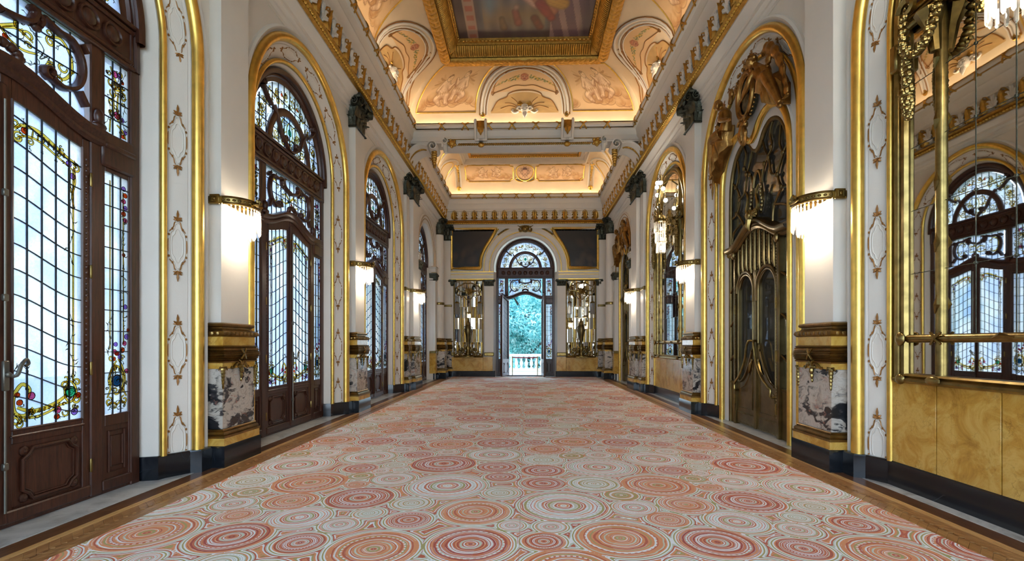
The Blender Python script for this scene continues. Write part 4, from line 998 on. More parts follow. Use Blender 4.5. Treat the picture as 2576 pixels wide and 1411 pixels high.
def build_proto():
    # panes
    LX = [.11+.67*i/5 for i in range(6)]; lev = [.84]+[.98+.225*k for k in range(12)]
    zc = [lambda x: .84]+[(lambda x, L=L: min(max(L+wave(x)+.06, .845), ztop(x))) for L in lev[1:]]+[lambda x: ztop(x)]
    PW['leaf_panes'] = [pm for i in range(5) for a, b in zip(zc[:-1], zc[1:]) for pm in [pane_mesh((LX[i], LX[i+1]), a, b)] if pm]
    PW['leaf_lead'] = mesh(lead_lines([[(x, .84), (x, ztop(x))] for x in LX[1:-1]]+[[(.11+.67*i/10, f(.11+.67*i/10)) for i in range(11)] for f in zc[1:-1]], .008), LEAD)
    SX = [1.045+.305*i/3 for i in range(4)]; sl = [.84+.226*k for k in range(12)]+[3.46]
    PW['sash_panes'] = [pane_mesh((SX[i], SX[i+1]), lambda x, a=a: a, lambda x, b=b: b, 1) for i in range(3) for a, b in zip(sl[:-1], sl[1:]) if b-a > .03]
    PW['sash_lead'] = mesh(lead_lines([[(x,.84),(x,3.46)] for x in SX[1:-1]]+[[(1.045,z),(1.35,z)] for z in sl[1:-1]], .009), LEAD)
    ul = [3.86,4.06,4.27,4.48,4.69]
    PW['small_panes'] = [pane_mesh((SX[i], SX[i+1]), lambda x, a=a: a, lambda x, b=b: b, 1) for i in range(3) for a, b in zip(ul[:-1], ul[1:])]
    PW['small_lead'] = mesh(lead_lines([[(x,3.86),(x,4.69)] for x in SX[1:-1]]+[[(1.045,z),(1.35,z)] for z in ul[1:-1]], .009), LEAD)
    MX = [-.82+1.64*i/10 for i in range(11)]; ml = [lambda x: ogee(x)+.05]+[(lambda x, z=z: max(z, ogee(x)+.055)) for z in (4.12,4.32,4.51)]+[lambda x: 4.69]
    PW['mid_panes'] = [pm for i in range(10) for a, b in zip(ml[:-1], ml[1:]) for pm in [pane_mesh((MX[i], MX[i+1]), a, b, 2)] if pm]
    PW['mid_lead'] = mesh(lead_lines([[(x, ogee(x)+.05),(x,4.69)] for x in MX[1:-1]]+[[(-.82,z),(.82,z)] for z in (4.32,4.51)], .009), LEAD)
    r = 1.26; UX = [-r+2*r*i/12 for i in range(13)]; arc = lambda x: ZS+sqrt(max(0, r*r-x*x)); uz = [ZS+.05,ZS+.32,ZS+.62,ZS+.92,9]
    fz = [(lambda x, z=z: min(z, arc(x))) for z in uz]
    PW['lun_panes'] = [pm for i in range(12) for a, b in zip(fz[:-1], fz[1:]) for pm in [pane_mesh((UX[i], UX[i+1]), a, b, 3)] if pm]
    PW['lun_lead'] = mesh(lead_lines([[(x, ZS),(x, arc(x))] for x in UX[1:-1]]+[[(-sqrt(r*r-(z-ZS)**2), z),(sqrt(r*r-(z-ZS)**2), z)] for z in uz[1:-1]], .009), LEAD)
    # frame
    m = M().arch([(1.49,.0),(1.47,-.045),(1.42,-.05),(1.40,-.02),(1.385,-.035),(1.36,-.035),(1.345,.0),(1.30,.02),(1.27,.02),(1.255,.05),(1.255,.14),(1.49,.14)], ZS, 40, 4.72)
    m.arch([(1.40,.05),(1.60,.05),(1.60,.13),(1.40,.13)], ZS, 40, 0)
    for s in (-1, 1): m.box(min(s*1.36,s*1.49), max(s*1.36,s*1.49), -.03, .14, 0, 4.75, .012)
    m.box(-1.49, 1.49, -.005, .14, 0, .05, .008)
    PW['frame'] = mesh(m, MAHOG, 'frame', 30)
    m = M().arch([(1.40,-.05),(1.40,-.09),(1.43,-.11),(1.47,-.11),(1.495,-.08),(1.495,-.02)], ZS, 40, ZS-.12); PW['hood'] = mesh(m, MAHOG, 'hood', 40)
    m = M(); m.box(-1.40, 1.40, -.02, .12, 4.70, 5.23, .01)
    for z, d in ((4.73,.06),(4.80,.04),(5.14,.05),(5.20,.075)): m.box(-1.40, 1.40, -d, 0, z-.025, z+.025, .012)
    PW['transom'] = mesh(m, MAHOG, 'transom', 30)
    t = M().lathe([(.001,.03),(.06,.025),(.085,.0),(.10,.02),(.118,.02),(.125,-.01)], 18); t.xf(Matrix.Rotation(pi/2, 4, 'X')); PW['roundel'] = mesh(t, MAHOG, 'roundel', 50)
    m = M()
    for s in (-1, 1): m.box(min(s*.86,s*1.0), max(s*.86,s*1.0), -.025, .12, .02, 4.72, .012)
    PW['mullion'] = mesh(M().box(-.07, .07, -.025, .12, .02, 4.72, .012), MAHOG, 'mullion', 30)
    # ogee head
    m = M(); X = [-1.0+2*i/40 for i in range(41)]
    rows = [[(x, y, ogee(x)+dz) for x in X] for y, dz in ((.1,-.11),(-.03,-.11),(-.06,-.08),(-.06,-.05),(-.035,-.04),(-.05,-.01),(-.085,.015),(-.085,.05),(-.05,.065),(-.02,.07),(.1,.07))]
    m.grid(rows)
    for s in (-1, 1): m.box(min(s*.98,s*1.40), max(s*.98,s*1.40), -.05, .12, 3.50, 3.875, .02); m.box(min(s*1.0,s*1.40), max(s*1.0,s*1.40), -.07, .1, 3.70, 3.76, .015)
    PW['head'] = mesh(m, MAHOG, 'head', 40)
    # carved tracery of the middle panel
    m = M()
    def scr(P, w, k=5): m.stroke(smooth_pts(P, k) if k > 1 else P, w, -.04, .02)
    for s in (-1, 1):
        scr([(s*.36,4.64),(s*.50,4.60),(s*.64,4.60),(s*.74,4.48),(s*.76,4.32),(s*.70,4.17),(s*.56,4.09),(s*.44,4.12)], .055)
        scr([(s*.30,4.66),(s*.24,4.52),(s*.0,4.46)], .06); scr(spiral(s*.42, 4.16, .06, .02, -1.57, -1.1*s, 12), .04, 1)
        scr([(s*.24,4.66),(s*.34,4.60),(s*.32,4.52)], .05); scr([(s*.74,4.62),(s*.80,4.56)], .05, 2); scr([(s*.72,4.14),(s*.80,4.02)], .06, 2)
        for k in range(3): m.ball((s*.30, -.03, 4.62-.06*k), (.05,.035,.04), 7, 5)
        m.ball((s*.93, -.04, 3.98), (.05,.05,.09), 8, 6); m.ball((s*.93, -.05, 3.88), (.08,.05,.05), 8, 6)
    for k in range(7): a = pi*k/6; m.ball((.13*cos(a), -.05, ogee(0)+.07+.07*sin(a)), (.05,.045,.045), 7, 5)
    PW['tracery'] = mesh(m, MAHOG, 'tracery', 50)
    # lunette tracery
    m = M(); m.arch([(.84,.02),(.84,-.035),(.80,-.05),(.74,-.05),(.70,-.035),(.70,.02)], ZS, 30, ZS, jambs=False)
    for s in (-1, 1):
        scr([(s*.62,5.86),(s*.46,5.66),(s*.36,5.46),(s*.24,5.36)], .05); scr(spiral(s*.20, 5.43, .065, .02, -1.6, 1.2*s, 14), .045, 1); scr([(s*.2,5.36),(s*.1,5.28),(0,5.26)], .06)
        scr([(s*.70,5.82),(s*.86,5.92),(s*.98,6.04)], .055); scr(spiral(s*.95, 6.10, .07, .02, -.8 if s > 0 else -2.3, 1.1*s, 14), .045, 1)
    PW['lunette'] = mesh(m, MAHOG, 'lunette', 40)
    # leaf woodwork
    def leafw(x0, x1, gx0, gx1, top, zg1):
        m = M(); X = [x0+(x1-x0)*i/10 for i in range(11)]
        m.box(x0, gx0, -.012, .05, .04, top(x0)+.02, .006); m.box(gx1, x1, -.012, .05, .04, top(x1)+.02, .006)
        m.box(gx0, gx1, -.012, .05, .72, .84, .006); m.box(gx0, gx1, -.012, .05, .04, .13, .006); m.box(gx0, gx1, .005, .045, .13, .72)
        m.box(x0, x1, -.035, 0, .04, .15, .012); m.box(gx0-.02, gx1+.02, -.028, 0, .775, .80, .008)
        m.prism([(x, zg1(x)) for x in X if gx0 <= x <= gx1]+[(x, top(x)+.02) for x in X[::-1] if gx0 <= x <= gx1], -.012, .05)
        # glass bead
        P = [(gx0,.84),(gx1,.84)]; 
        m.tube([(gx0,-.012,.845),(gx1,-.012,.845)], .012, 5); m.tube([(gx0,-.012,.845),(gx0,-.012,zg1(gx0))], .012, 5); m.tube([(gx1,-.012,.845),(gx1,-.012,zg1(gx1))], .012, 5)
        return m
    m = leafw(.015, .86, .11, .78, lambda x: ogee(x)-.13, ztop)
    m.prism([(.11+.67*i/10, ztop(.11+.67*i/10)) for i in range(11)]+[(.11+.67*i/10, ogee(.11+.67*i/10)-.11) for i in range(10, -1, -1)], -.012, .05)
    m.box(-.015, .045, -.05, .0, .05, 3.84, .012)
    PW['leaf'] = mesh(m, MAHOG, 'leaf', 30)
    m = M(); x0, x1, z0, z1, c = .20, .72, .20, .66, .09
    oc = [(x0+c,z0),(x1-c,z0),(x1-c*.6,z0+c*.6),(x1,z0+c),(x1,z1-c),(x1-c*.6,z1-c*.6),(x1-c,z1),(x0+c,z1),(x0+c*.6,z1-c*.6),(x0,z1-c),(x0,z0+c),(x0+c*.6,z0+c*.6)]
    for s_, w_, y in ((1,.035,-.01),(.9,.02,.0)):
        P = [(.46+(x-.46)*s_, y, .43+(z-.43)*s_) for x, z in oc]; m.tube(P, w_/2, 6, True)
    for x, z in ((x0+.02,z0+.02),(x1-.02,z0+.02),(x0+.02,z1-.02),(x1-.02,z1-.02)): m.ball((x,0,z), (.045,.022,.045), 9, 5); m.ball((x,-.015,z), (.02,.015,.02), 7, 4)
    m.box(.13, .76, -.004, .01, .16, .165); PW['leaf_panel'] = mesh(m, MAHOG, 'leaf_panel', 50)
    m = M(); 
    m.box(1.0, 1.045, -.012, .05, .04, 3.52, .006); m.box(1.35, 1.40, -.012, .05, .04, 3.52, .006); m.box(1.045, 1.35, -.012, .05, 3.46, 3.52, .006); m.box(1.045, 1.35, -.012, .05, .72, .84, .006); m.box(1.045, 1.35, .005, .045, .1, .72); m.box(1.0, 1.40, -.03, .05, .04, .15, .01)
    m.box(1.0, 1.045, -.012, .05, 3.8, 4.72, .006); m.box(1.35, 1.40, -.012, .05, 3.8, 4.72, .006)
    for s_ in (1, .75):
        P = [(1.2+(x-1.2)*s_, .0, .44+(z-.44)*s_) for x, z in ((1.10,.22),(1.30,.22),(1.30,.66),(1.10,.66))]; m.tube(P, .012, 5, True)
    PW['sash'] = mesh(m, MAHOG, 'sash', 30)
    # carved bead run down the outer stile
    m = M()
    for k in range(44): m.ball((.825, -.014, 1.0+.058*k), (.013,.010,.02), 6, 4)
    PW['bead'] = mesh(m, MAHOG, 'bead')
    m = M()
    for z in (.35, 1.35, 2.35, 3.30): m.tube([(.868,-.022,z-.06),(.868,-.022,z+.06)], .012, 6); m.ball((.868,-.022,z+.065), .013, 6, 4); m.ball((.868,-.022,z-.065), .013, 6, 4)
    PW['hinge'] = [mesh(M().tube([(.868,-.022,z-.07),(.868,-.022,z-.06),(.868,-.022,z+.06),(.868,-.022,z+.07)], [.008,.013,.013,.008], 7), BRASS, 'hinge') for z in (.35, 1.35, 2.35, 3.30)]
    m = M(); m.box(-.012, .04, -.075, -.045, 1.20, 1.46, .008); m.tube(smooth_pts([(.015,-.08,1.34),(.05,-.12,1.33),(.08,-.13,1.42),(.13,-.12,1.47),(.16,-.11,1.43),(.13,-.11,1.41)], 4), [.016]*10+[.013]*11, 7); m.ball((.015,-.085,1.34), .025, 8, 5)
    m.tube([(.012,-.06,.15),(.012,-.06,3.7)], .010, 6)
    for z in (.55, 2.0, 2.9): m.box(-.01, .034, -.075, -.045, z-.03, z+.03, .006)
    PW['handle'] = mesh(m, STEEL, 'handle')
build_proto()
def glazed_door(name, label, loc, rz, openings=(0, 0), simple=False):
    T = thing(name, label, 'door', loc, rz, 'structure')
    link('frame', PW['frame'], T); link('arched_hood', PW['hood'], T); link('ogee_head', PW['head'], T)
    tr = link('transom', PW['transom'], T)
    for k in range(9): link('roundel', PW['roundel'], tr, (-1.12+.28*k, -.03, 4.97))
    for s in (-1, 1): link('mullion', PW['mullion'], T, (s*.93, 0, 0))
    def glz(nm, wood_, panes, lead, orn, s=1, off=0.0, loc=(0,0,0), rot=0):
        p = link(nm, PW[wood_], T, loc, (0,0,rot), (s,1,1))
        ch = []
        for q in PW[panes]: ch.append(link('pane', q, p))
        link('lead_came', PW[lead], p); put_orn(ORN[orn], p)
        return p
    for s, a in ((-1, openings[0]), (1, openings[1])):
        p = glz('door_leaf', 'leaf', 'leaf_panes', 'leaf_lead', 0, s)
        if a:
            p.matrix_basis = Matrix.Translation((s*.86, 0, 0)) @ Matrix.Rotation(a, 4, 'Z') @ Matrix.Diagonal((s,1,1,1)) @ Matrix.Translation((-.86, 0, 0))
        link('panel_moulding', PW['leaf_panel'], p); link('panel_moulding', PW['leaf_panel'], p, (0, .05, 0)); link('bead_run', PW['bead'], p)
        for h in PW['hinge']: link('hinge', h, p)
        if s > 0: link('door_handle', PW['handle'], p)
        p = glz('side_light', 'sash', 'sash_panes', 'sash_lead', 1, s)
        for q in PW['small_panes']: link('pane', q, p)
        link('lead_came', PW['small_lead'], p); put_orn(ORN[2], p)
    p = link('tracery_panel', PW['tracery'], T)
    for q in PW['mid_panes']: link('pane', q, p)
    link('lead_came', PW['mid_lead'], p); put_orn(ORN[3], p)
    p = link('lunette', PW['lunette'], T)
    for q in PW['lun_panes']: link('pane', q, p)
    link('lead_came', PW['lun_lead'], p); put_orn(ORN[4], p)
    return T
glazed_door('door_1', 'nearest tall stained glass door in dark wood', (-4.46, BAYS[1]-.05, 0), LEFT)
glazed_door('door_2', 'second stained glass double door behind the first crystal wall lamp', (-4.45, BAYS[2], 0), LEFT)
glazed_door('door_3', 'third stained glass double door between the second and third pilasters', (-4.45, BAYS[3], 0), LEFT)
glazed_door('door_4', 'stained glass door in the last bay beside the round column', (-4.45, 20.15, 0), LEFT)
glazed_door('door_5', 'open garden door with arched stained glass lunette in the end wall', (XC, YF+.32, 0), 0, (radians(-112), radians(96))).scale = (.985, 1, 1.042)
T = thing('window_1', 'plain glazed arch behind the viewer', 'window', (-4.45, BAYS[0], 0), LEFT, 'structure')
link('frame', PW['frame'], T); link('transom', PW['transom'], T)
for x in (-.93, 0, .93): link('mullion', PW['mullion'], T, (x, 0, 0))
gp = [(-1.36, .05), (1.36, .05), (1.36, ZS)]+[(1.3*cos(pi*k/20), ZS+1.3*sin(pi*k/20)) for k in range(21)]+[(-1.36, ZS)]
obj('pane', M().prism(gp, .03, .036), GCLEAR, T, 0)
# ------------------------------------------------------------------ pilasters (local frame: x along wall, y outwards, shaft front at y=3.96)
def U3(hw, fy, back=4.25): return lambda e: [(-(hw+e), back), (-(hw+e), fy-e), (hw+e, fy-e), (hw+e, back)]
def ring(R, cy_): return lambda e: [(R*1.0*cos(a)+e*cos(a), cy_+(R+e)*sin(a)) for a in [2*pi*k/28 for k in range(29)]]
BANDS = [('plinth', BLACK, [(.12,0),(.12,.27),(.115,.28)]),
         ('base_course', SIENA, [(.115,.28),(.105,.28),(.105,.375)]),
         ('base_moulding', PEDBRZ, [(.105,.375),(.115,.38),(.115,.405),(.095,.41),(.10,.43),(.085,.455),(.07,.46),(.075,.48),(.06,.49)]),
         ('die', BRECCIA, [(.05,.49),(.055,.505),(.055,1.275),(.05,1.28)]),
         ('neck_course', SIENA, [(.06,1.28),(.06,1.355)]),
         ('ribbed_band', PEDBRZ, [(.06,1.355),(.085,1.36),(.09,1.375),(.075,1.385),(.095,1.395)]+[p for k in range(6) for p in ((.085+.018*sin(pi*(k+.5)/6),1.40+.022*k),(.097+.018*sin(pi*(k+.5)/6),1.408+.022*k),(.085+.018*sin(pi*(k+.5)/6),1.419+.022*k))]+[(.095,1.545),(.075,1.555),(.09,1.57),(.06,1.585)]),
         ('upper_course', SIENA, [(.06,1.585),(.06,1.70)]),
         ('leaf_torus', PEDBRZ, [(.06,1.70),(.075,1.705),(.095,1.725),(.10,1.745),(.09,1.77),(.07,1.78)]),
         ('cap_moulding', PEDBRZ, [(.07,1.78),(.045,1.79),(.03,1.81),(.03,1.825),(.055,1.84),(.06,1.86),(.05,1.875),(.02,1.885),(.0,1.89)]),
         ('shaft', PLASTER, [(0,1.89),(0,6.74)])]
def leafm():
    m = M(); rows = []
    for i in range(9):
        t = i/8; z = .26*t-.07*max(0, t-.75)*4; out = .02+.05*t**3+.07*max(0, t-.7)/.3
        wd = .075*(1-.55*t**2)*(1+.12*sin(t*26))
        rows.append([(u*wd, -(out+.022*(1-u*u)), z) for u in (-1,-.55,0,.55,1)])
    m.grid(rows); return m
def volm():
    m = M(); P = spiral(0, 0, .085, .015, pi/2, 1.7, 24); m.stroke(P, [.045-.025*i/24 for i in range(25)], -.05, .05); m.ball((0,-.02,0), (.025,.07,.025), 7, 5); return m
LEAFM = mesh(leafm(), DARKBRZ, 'capleaf'); VOLM = mesh(volm(), DARKBRZ, 'capvol')
def capital(T, plan, hw, fy, z0=6.72, h=.74, rnd_=False, cy_=0, R=0):
    m = M(); m.loft([(.03,z0),(.05,z0+.02),(.03,z0+.05),(.0,z0+.06),(.0,z0+.35),(.03,z0+.5),(.08,z0+h-.12),(.10,z0+h-.1)], plan)
    m.loft([(.10,z0+h-.1),(.15,z0+h-.09),(.16,z0+h-.05),(.14,z0+h-.03),(.17,z0+h)], plan)
    C = obj('capital', m, DARKBRZ, T, 30)
    if not rnd_:
        n = max(2, int(2*hw/.2))
        for row, zz, sc in ((0, z0+.05, 1.0), (1, z0+.24, 1.25)):
            cnt = n if row == 0 else n+1
            for k in range(cnt):
                x = -hw+2*hw*(k+.5)/n if row == 0 else -hw+2*hw*k/n
                link('acanthus_leaf', LEAFM, C, (x, fy, zz), None, (sc*(2*hw/n)/.16,1,sc))
            for s in (-1, 1): link('acanthus_leaf', LEAFM, C, (s*hw, fy+.14, zz), (0,0,s*pi/2), (sc,1,sc))
        for s in (-1, 1):
            link('volute', VOLM, C, (s*(hw+.03), fy-.09, z0+h-.16), (0,0,s*.6), (s,1,1.15)); link('volute', VOLM, C, (s*(hw+.08), fy+.02, z0+h-.16), (0,0,s*1.2), (s,1,1.15))
        obj('fleuron', M().ball((0, fy-.13, z0+h-.10), (.07,.06,.08), 9, 6), DARKBRZ, C)
    else:
        for row, zz, sc in ((0, z0+.05, 1.0), (1, z0+.24, 1.25)):
            for k in range(9):
                a = -pi/2+(k-4)*.5+(.25 if row else 0); link('acanthus_leaf', LEAFM, C, (R*cos(a), cy_+R*sin(a), zz), (0,0,a+pi/2), (sc,1,sc))
        for a in (-pi/2-.78, -pi/2+.78): link('volute', VOLM, C, ((R+.1)*cos(a), cy_+(R+.1)*sin(a), z0+h-.16), (0,0,a+pi/2), (1,1,1.15))
def mount():
    m = M(); m.ball((0,-.02,0), (.06,.03,.035), 9, 5); m.ball((0,-.035,-.05), (.03,.03,.05), 7, 5); m.ball((0,-.03,-.12), (.022,.022,.045), 7, 5); m.ball((0,-.025,-.18), (.012,.015,.03), 6, 4)
    for s in (-1, 1):
        m.tube(smooth_pts([(0,-.02,.02),(s*.07,-.03,.05),(s*.13,-.02,.02),(s*.17,-.015,-.02),(s*.20,-.01,.0)], 3), [.016]*13, 5); m.ball((s*.10,-.025,.03), (.03,.02,.022), 6, 4); m.tube([(0,-.03,.03),(s*.03,-.045,.07),(s*.05,-.03,.09)], [.018,.016,.006], 5)
    return m
def drop():
    m = M()
    for k in range(6): m.ball((0,-.015,-.045*k), (.034-.004*k,.024,.034), 7, 4)
    for s in (-1, 1): m.tube([(0,-.02,.02),(s*.035,-.03,.03),(s*.05,-.015,-.01)], [.016,.014,.006], 5)
    return m
MOUNT = mesh(mount(), BRASS, 'mount'); DROP = mesh(drop(), BRASS, 'drop')
def xtie():
    m = M()
    for s in (-1, 1): m.tube([(-s*.055,-.012,-.07),(0,-.026,0),(s*.055,-.012,.07)], [.014,.013,.014], 5)
    return m
XTIE = mesh(xtie(), BRASS, 'xtie')
def pilaster(label, yc, rz, hw=.31, fy=3.96, steps=(), cat='pilaster', x=0.0, lampband=True):
    T = thing('pilaster', label, cat, (x, yc, 0), rz, 'structure')
    plan = U3(hw, fy)
    for nm, mt, pr in BANDS:
        o = obj(nm, M().loft(pr, plan), mt, T, 30)
        if nm == 'plinth': 
            pass
        if nm == 'die':
            link('gilt_mount', MOUNT, o, (0, fy-.055, 1.30))
            for s in (-1, 1): link('gilt_drop', DROP, o, (s*(hw+.045), fy-.05, 1.27), (0,0,s*.78))
        if nm == 'ribbed_band': link('ribbon_tie', XTIE, o, (0, fy-.105, 1.47))
        if nm == 'leaf_torus':
            tm = M(); n = int(2*hw/.075)
            for k in range(n): tm.ball((-hw-.05+(2*hw+.1)*(k+.5)/n, fy-.095, 1.743), (.036,.02,.03), 7, 4)
            for s in (-1, 1):
                for k in range(3): tm.ball((s*(hw+.095), fy+.0+.075*k, 1.743), (.02,.036,.03), 7, 4)
            q = obj('leaf_row', tm, PEDBRZ, o)
    capital(T, plan, hw, fy)
    if lampband:
        m = M().loft([(.012,3.45),(.022,3.46),(.022,3.54),(.012,3.555),(0,3.555)], plan); obj('bronze_band', m, BRASS, T, 30)
        for s in (-1, 1):
            pl = M(); x_ = s*(hw+.02); y0 = fy+.02
            pl.box(min(x_,x_+s*.03), max(x_,x_+s*.03), y0-.02, y0+.11, 3.44, 3.57, .006); pl.tube([(x_+s*.035, y0+.045+.035*a, 3.505+.035*b) for a, b in ((-1,-1),(1,-1),(1,1),(-1,1))], .008, 5, True); pl.ball((x_+s*.035, y0+.045, 3.505), (.015,.02,.02), 7, 4)
            obj('rosette_plate', pl, BRASS, T)
    return T
# ------------------------------------------------------------------ crystal wall lamps wrapped round the pilasters
def crystal_bar(L, r):
    return mesh(M().tube([(0,0,0),(0,0,-.012),(0,0,-L+.02),(0,0,-L)], [r*.5,r,r,r*.35], 6), CRYSTAL, 'crystal_bar', 20)
CR1 = crystal_bar(.24, .0125); CR2 = crystal_bar(.30, .0135); CR0 = mesh(M().ball((0,0,0), .013, 6, 4), CRYSTAL, 'crystal_bead')
BULBM = mesh(M().lathe([(.001,-.055),(.03,-.045),(.036,-.01),(.026,.03),(.012,.05),(.001,.052)], 10), BULB, 'bulb')
def wall_lamp(label, yc, rz, hw=.31, fy=3.96, x=0.0, power=46, n=19):
    T = thing('wall_lamp', label, 'wall lamp', (x, yc, 0), rz, group='crystal wall lamps on the pilasters')
    A, B = hw+.005, .30
    el = lambda t, k=1.0: (A*k*cos(t), fy-B*k*sin(t))
    ts = [pi*k/24 for k in range(25)]
    rows = [[(el(t,k)[0], el(t,k)[1], z) for t in ts] for k, z in ((.97,3.45),(1.0,3.455),(1.03,3.47),(1.01,3.48),(1.01,3.53),(1.03,3.54),(1.0,3.56),(.97,3.56))]
    b = obj('band', M().grid(rows), BRASS, T, 30)
    bo = M()
    for k in range(15):
        t = pi*(k+.5)/15; p = el(t, 1.02); bo.ball((p[0],p[1],3.505), (.022,.022,.018), 6, 4)
    obj('band_rosettes', bo, BRASS, b)['kind'] = 'stuff'
    p = el(pi/2, 1.05); fl = M()
    for a in range(5): fl.tube([(p[0],p[1],3.5),(p[0]+.06*cos(pi*a/4),p[1]-.02,3.5+.075*sin(pi*a/4)),(p[0]+.085*cos(pi*a/4),p[1]-.01,3.5+.10*sin(pi*a/4))], [.02,.026,.008], 5)
    obj('finial', fl, BRASS, b)
    for k in range(n):
        t = pi*(k+.5)/n; p = el(t); link('crystal_bead', CR0, T, (p[0],p[1],3.437)); link('crystal_drop', CR1 if k % 2 else CR2, T, (p[0],p[1],3.42))
    for k in range(n-6):
        t = pi*(k+.5)/(n-6); p = el(t, .78); link('crystal_drop', CR2, T, (p[0],p[1],3.36))
    for t in (.25, .5, .75):
        p = el(pi*t, .5); bl = link('bulb', BULBM, T, (p[0],p[1],3.33)); bl.visible_shadow = True
        light('bulb_light', 'POINT', (p[0], p[1]-.0, 3.25), power/3, (1.0, .87, .70), parent=T, shadow_soft_size=.04)
    return T
PY = [6.54, 11.56]; 
nmL = ['between the first and second stained glass doors', 'between the second and third stained glass doors']
nmR = ['between the large mirror and the bronze door', 'between the bronze door and the far mirror']
for k, y in enumerate(PY):
    pilaster('marble based pilaster with bronze capital '+nmL[k], y, LEFT); wall_lamp('crystal wall lamp on the pilaster '+nmL[k], y, LEFT)
    pilaster('marble based pilaster with bronze capital '+nmR[k], y, RIGHT); wall_lamp('crystal wall lamp on the pilaster '+nmR[k], y, RIGHT)
pilaster('marble based pilaster beside the unseen bay, stained glass side', 1.52, LEFT); pilaster('marble based pilaster beside the unseen bay, mirror side', 1.52, RIGHT)
for rz, nm, nn in ((LEFT, 'beyond the third stained glass door', 'L'), (RIGHT, 'beyond the mirror with the hanging lamp', 'R')):
    pilaster('slim stepped half pilaster just '+nm, 16.55, rz, .20, 4.02)
    pilaster('broad marble based pilaster under the beam '+nm, 17.35, rz, .42, 3.92); wall_lamp('crystal wall lamp under the beam '+nm, 17.35, rz, .42, 3.92, n=19)
# round columns in the far corners and flat pilasters on the end wall
def column(label, x, y, R=.235):
    T = thing('column', label, 'column', (x, y, 0), 0, 'structure')
    sq = lambda e: [(-.29-e,-.29-e),(.29+e,-.29-e),(.29+e,.29+e),(-.29-e,.29+e)]
    for nm, mt, pr in BANDS:
        if nm == 'shaft': o = obj(nm, M().lathe([(R+.02,1.89),(R,1.93),(R,4),(R-.02,6.74)], 28), mt, T, 50)
        elif nm in ('cap_moulding', 'leaf_torus'): o = obj(nm, M().lathe([(R+.03+e, z) for e, z in pr], 28), mt, T, 30)
        else: o = obj(nm, M().loft([(e-.03, z) for e, z in pr]+[(-.29, pr[-1][1])], sq, True), mt, T, 30)
        if nm == 'die':
            link('gilt_mount', MOUNT, o, (0, -.315, 1.30))
    obj('bronze_band', M().lathe([(R-.005,3.44),(R+.015,3.45),(R+.02,3.47),(R+.02,3.53),(R+.015,3.56),(R-.005,3.57)], 28), BRASS, T, 30)
    rg = lambda e: [((R+e)*cos(2*pi*k/28), (R+e)*sin(2*pi*k/28)) for k in range(29)]
    capital(T, rg, 0, 0, 6.72, .74, True, 0, R)
column('round white column with marble pedestal beside the last stained glass door', -4.02, 22.55)
column('round white column with marble pedestal beside the last bronze door', 4.02, 22.55)
for x, nm in ((-3.82, 'stained glass'), (3.82, 'bronze')):
    T = pilaster('flat pilaster on the end wall next to the round column on the %s door side' % nm, YF-4.15, 0, .17, 4.02, x=x)
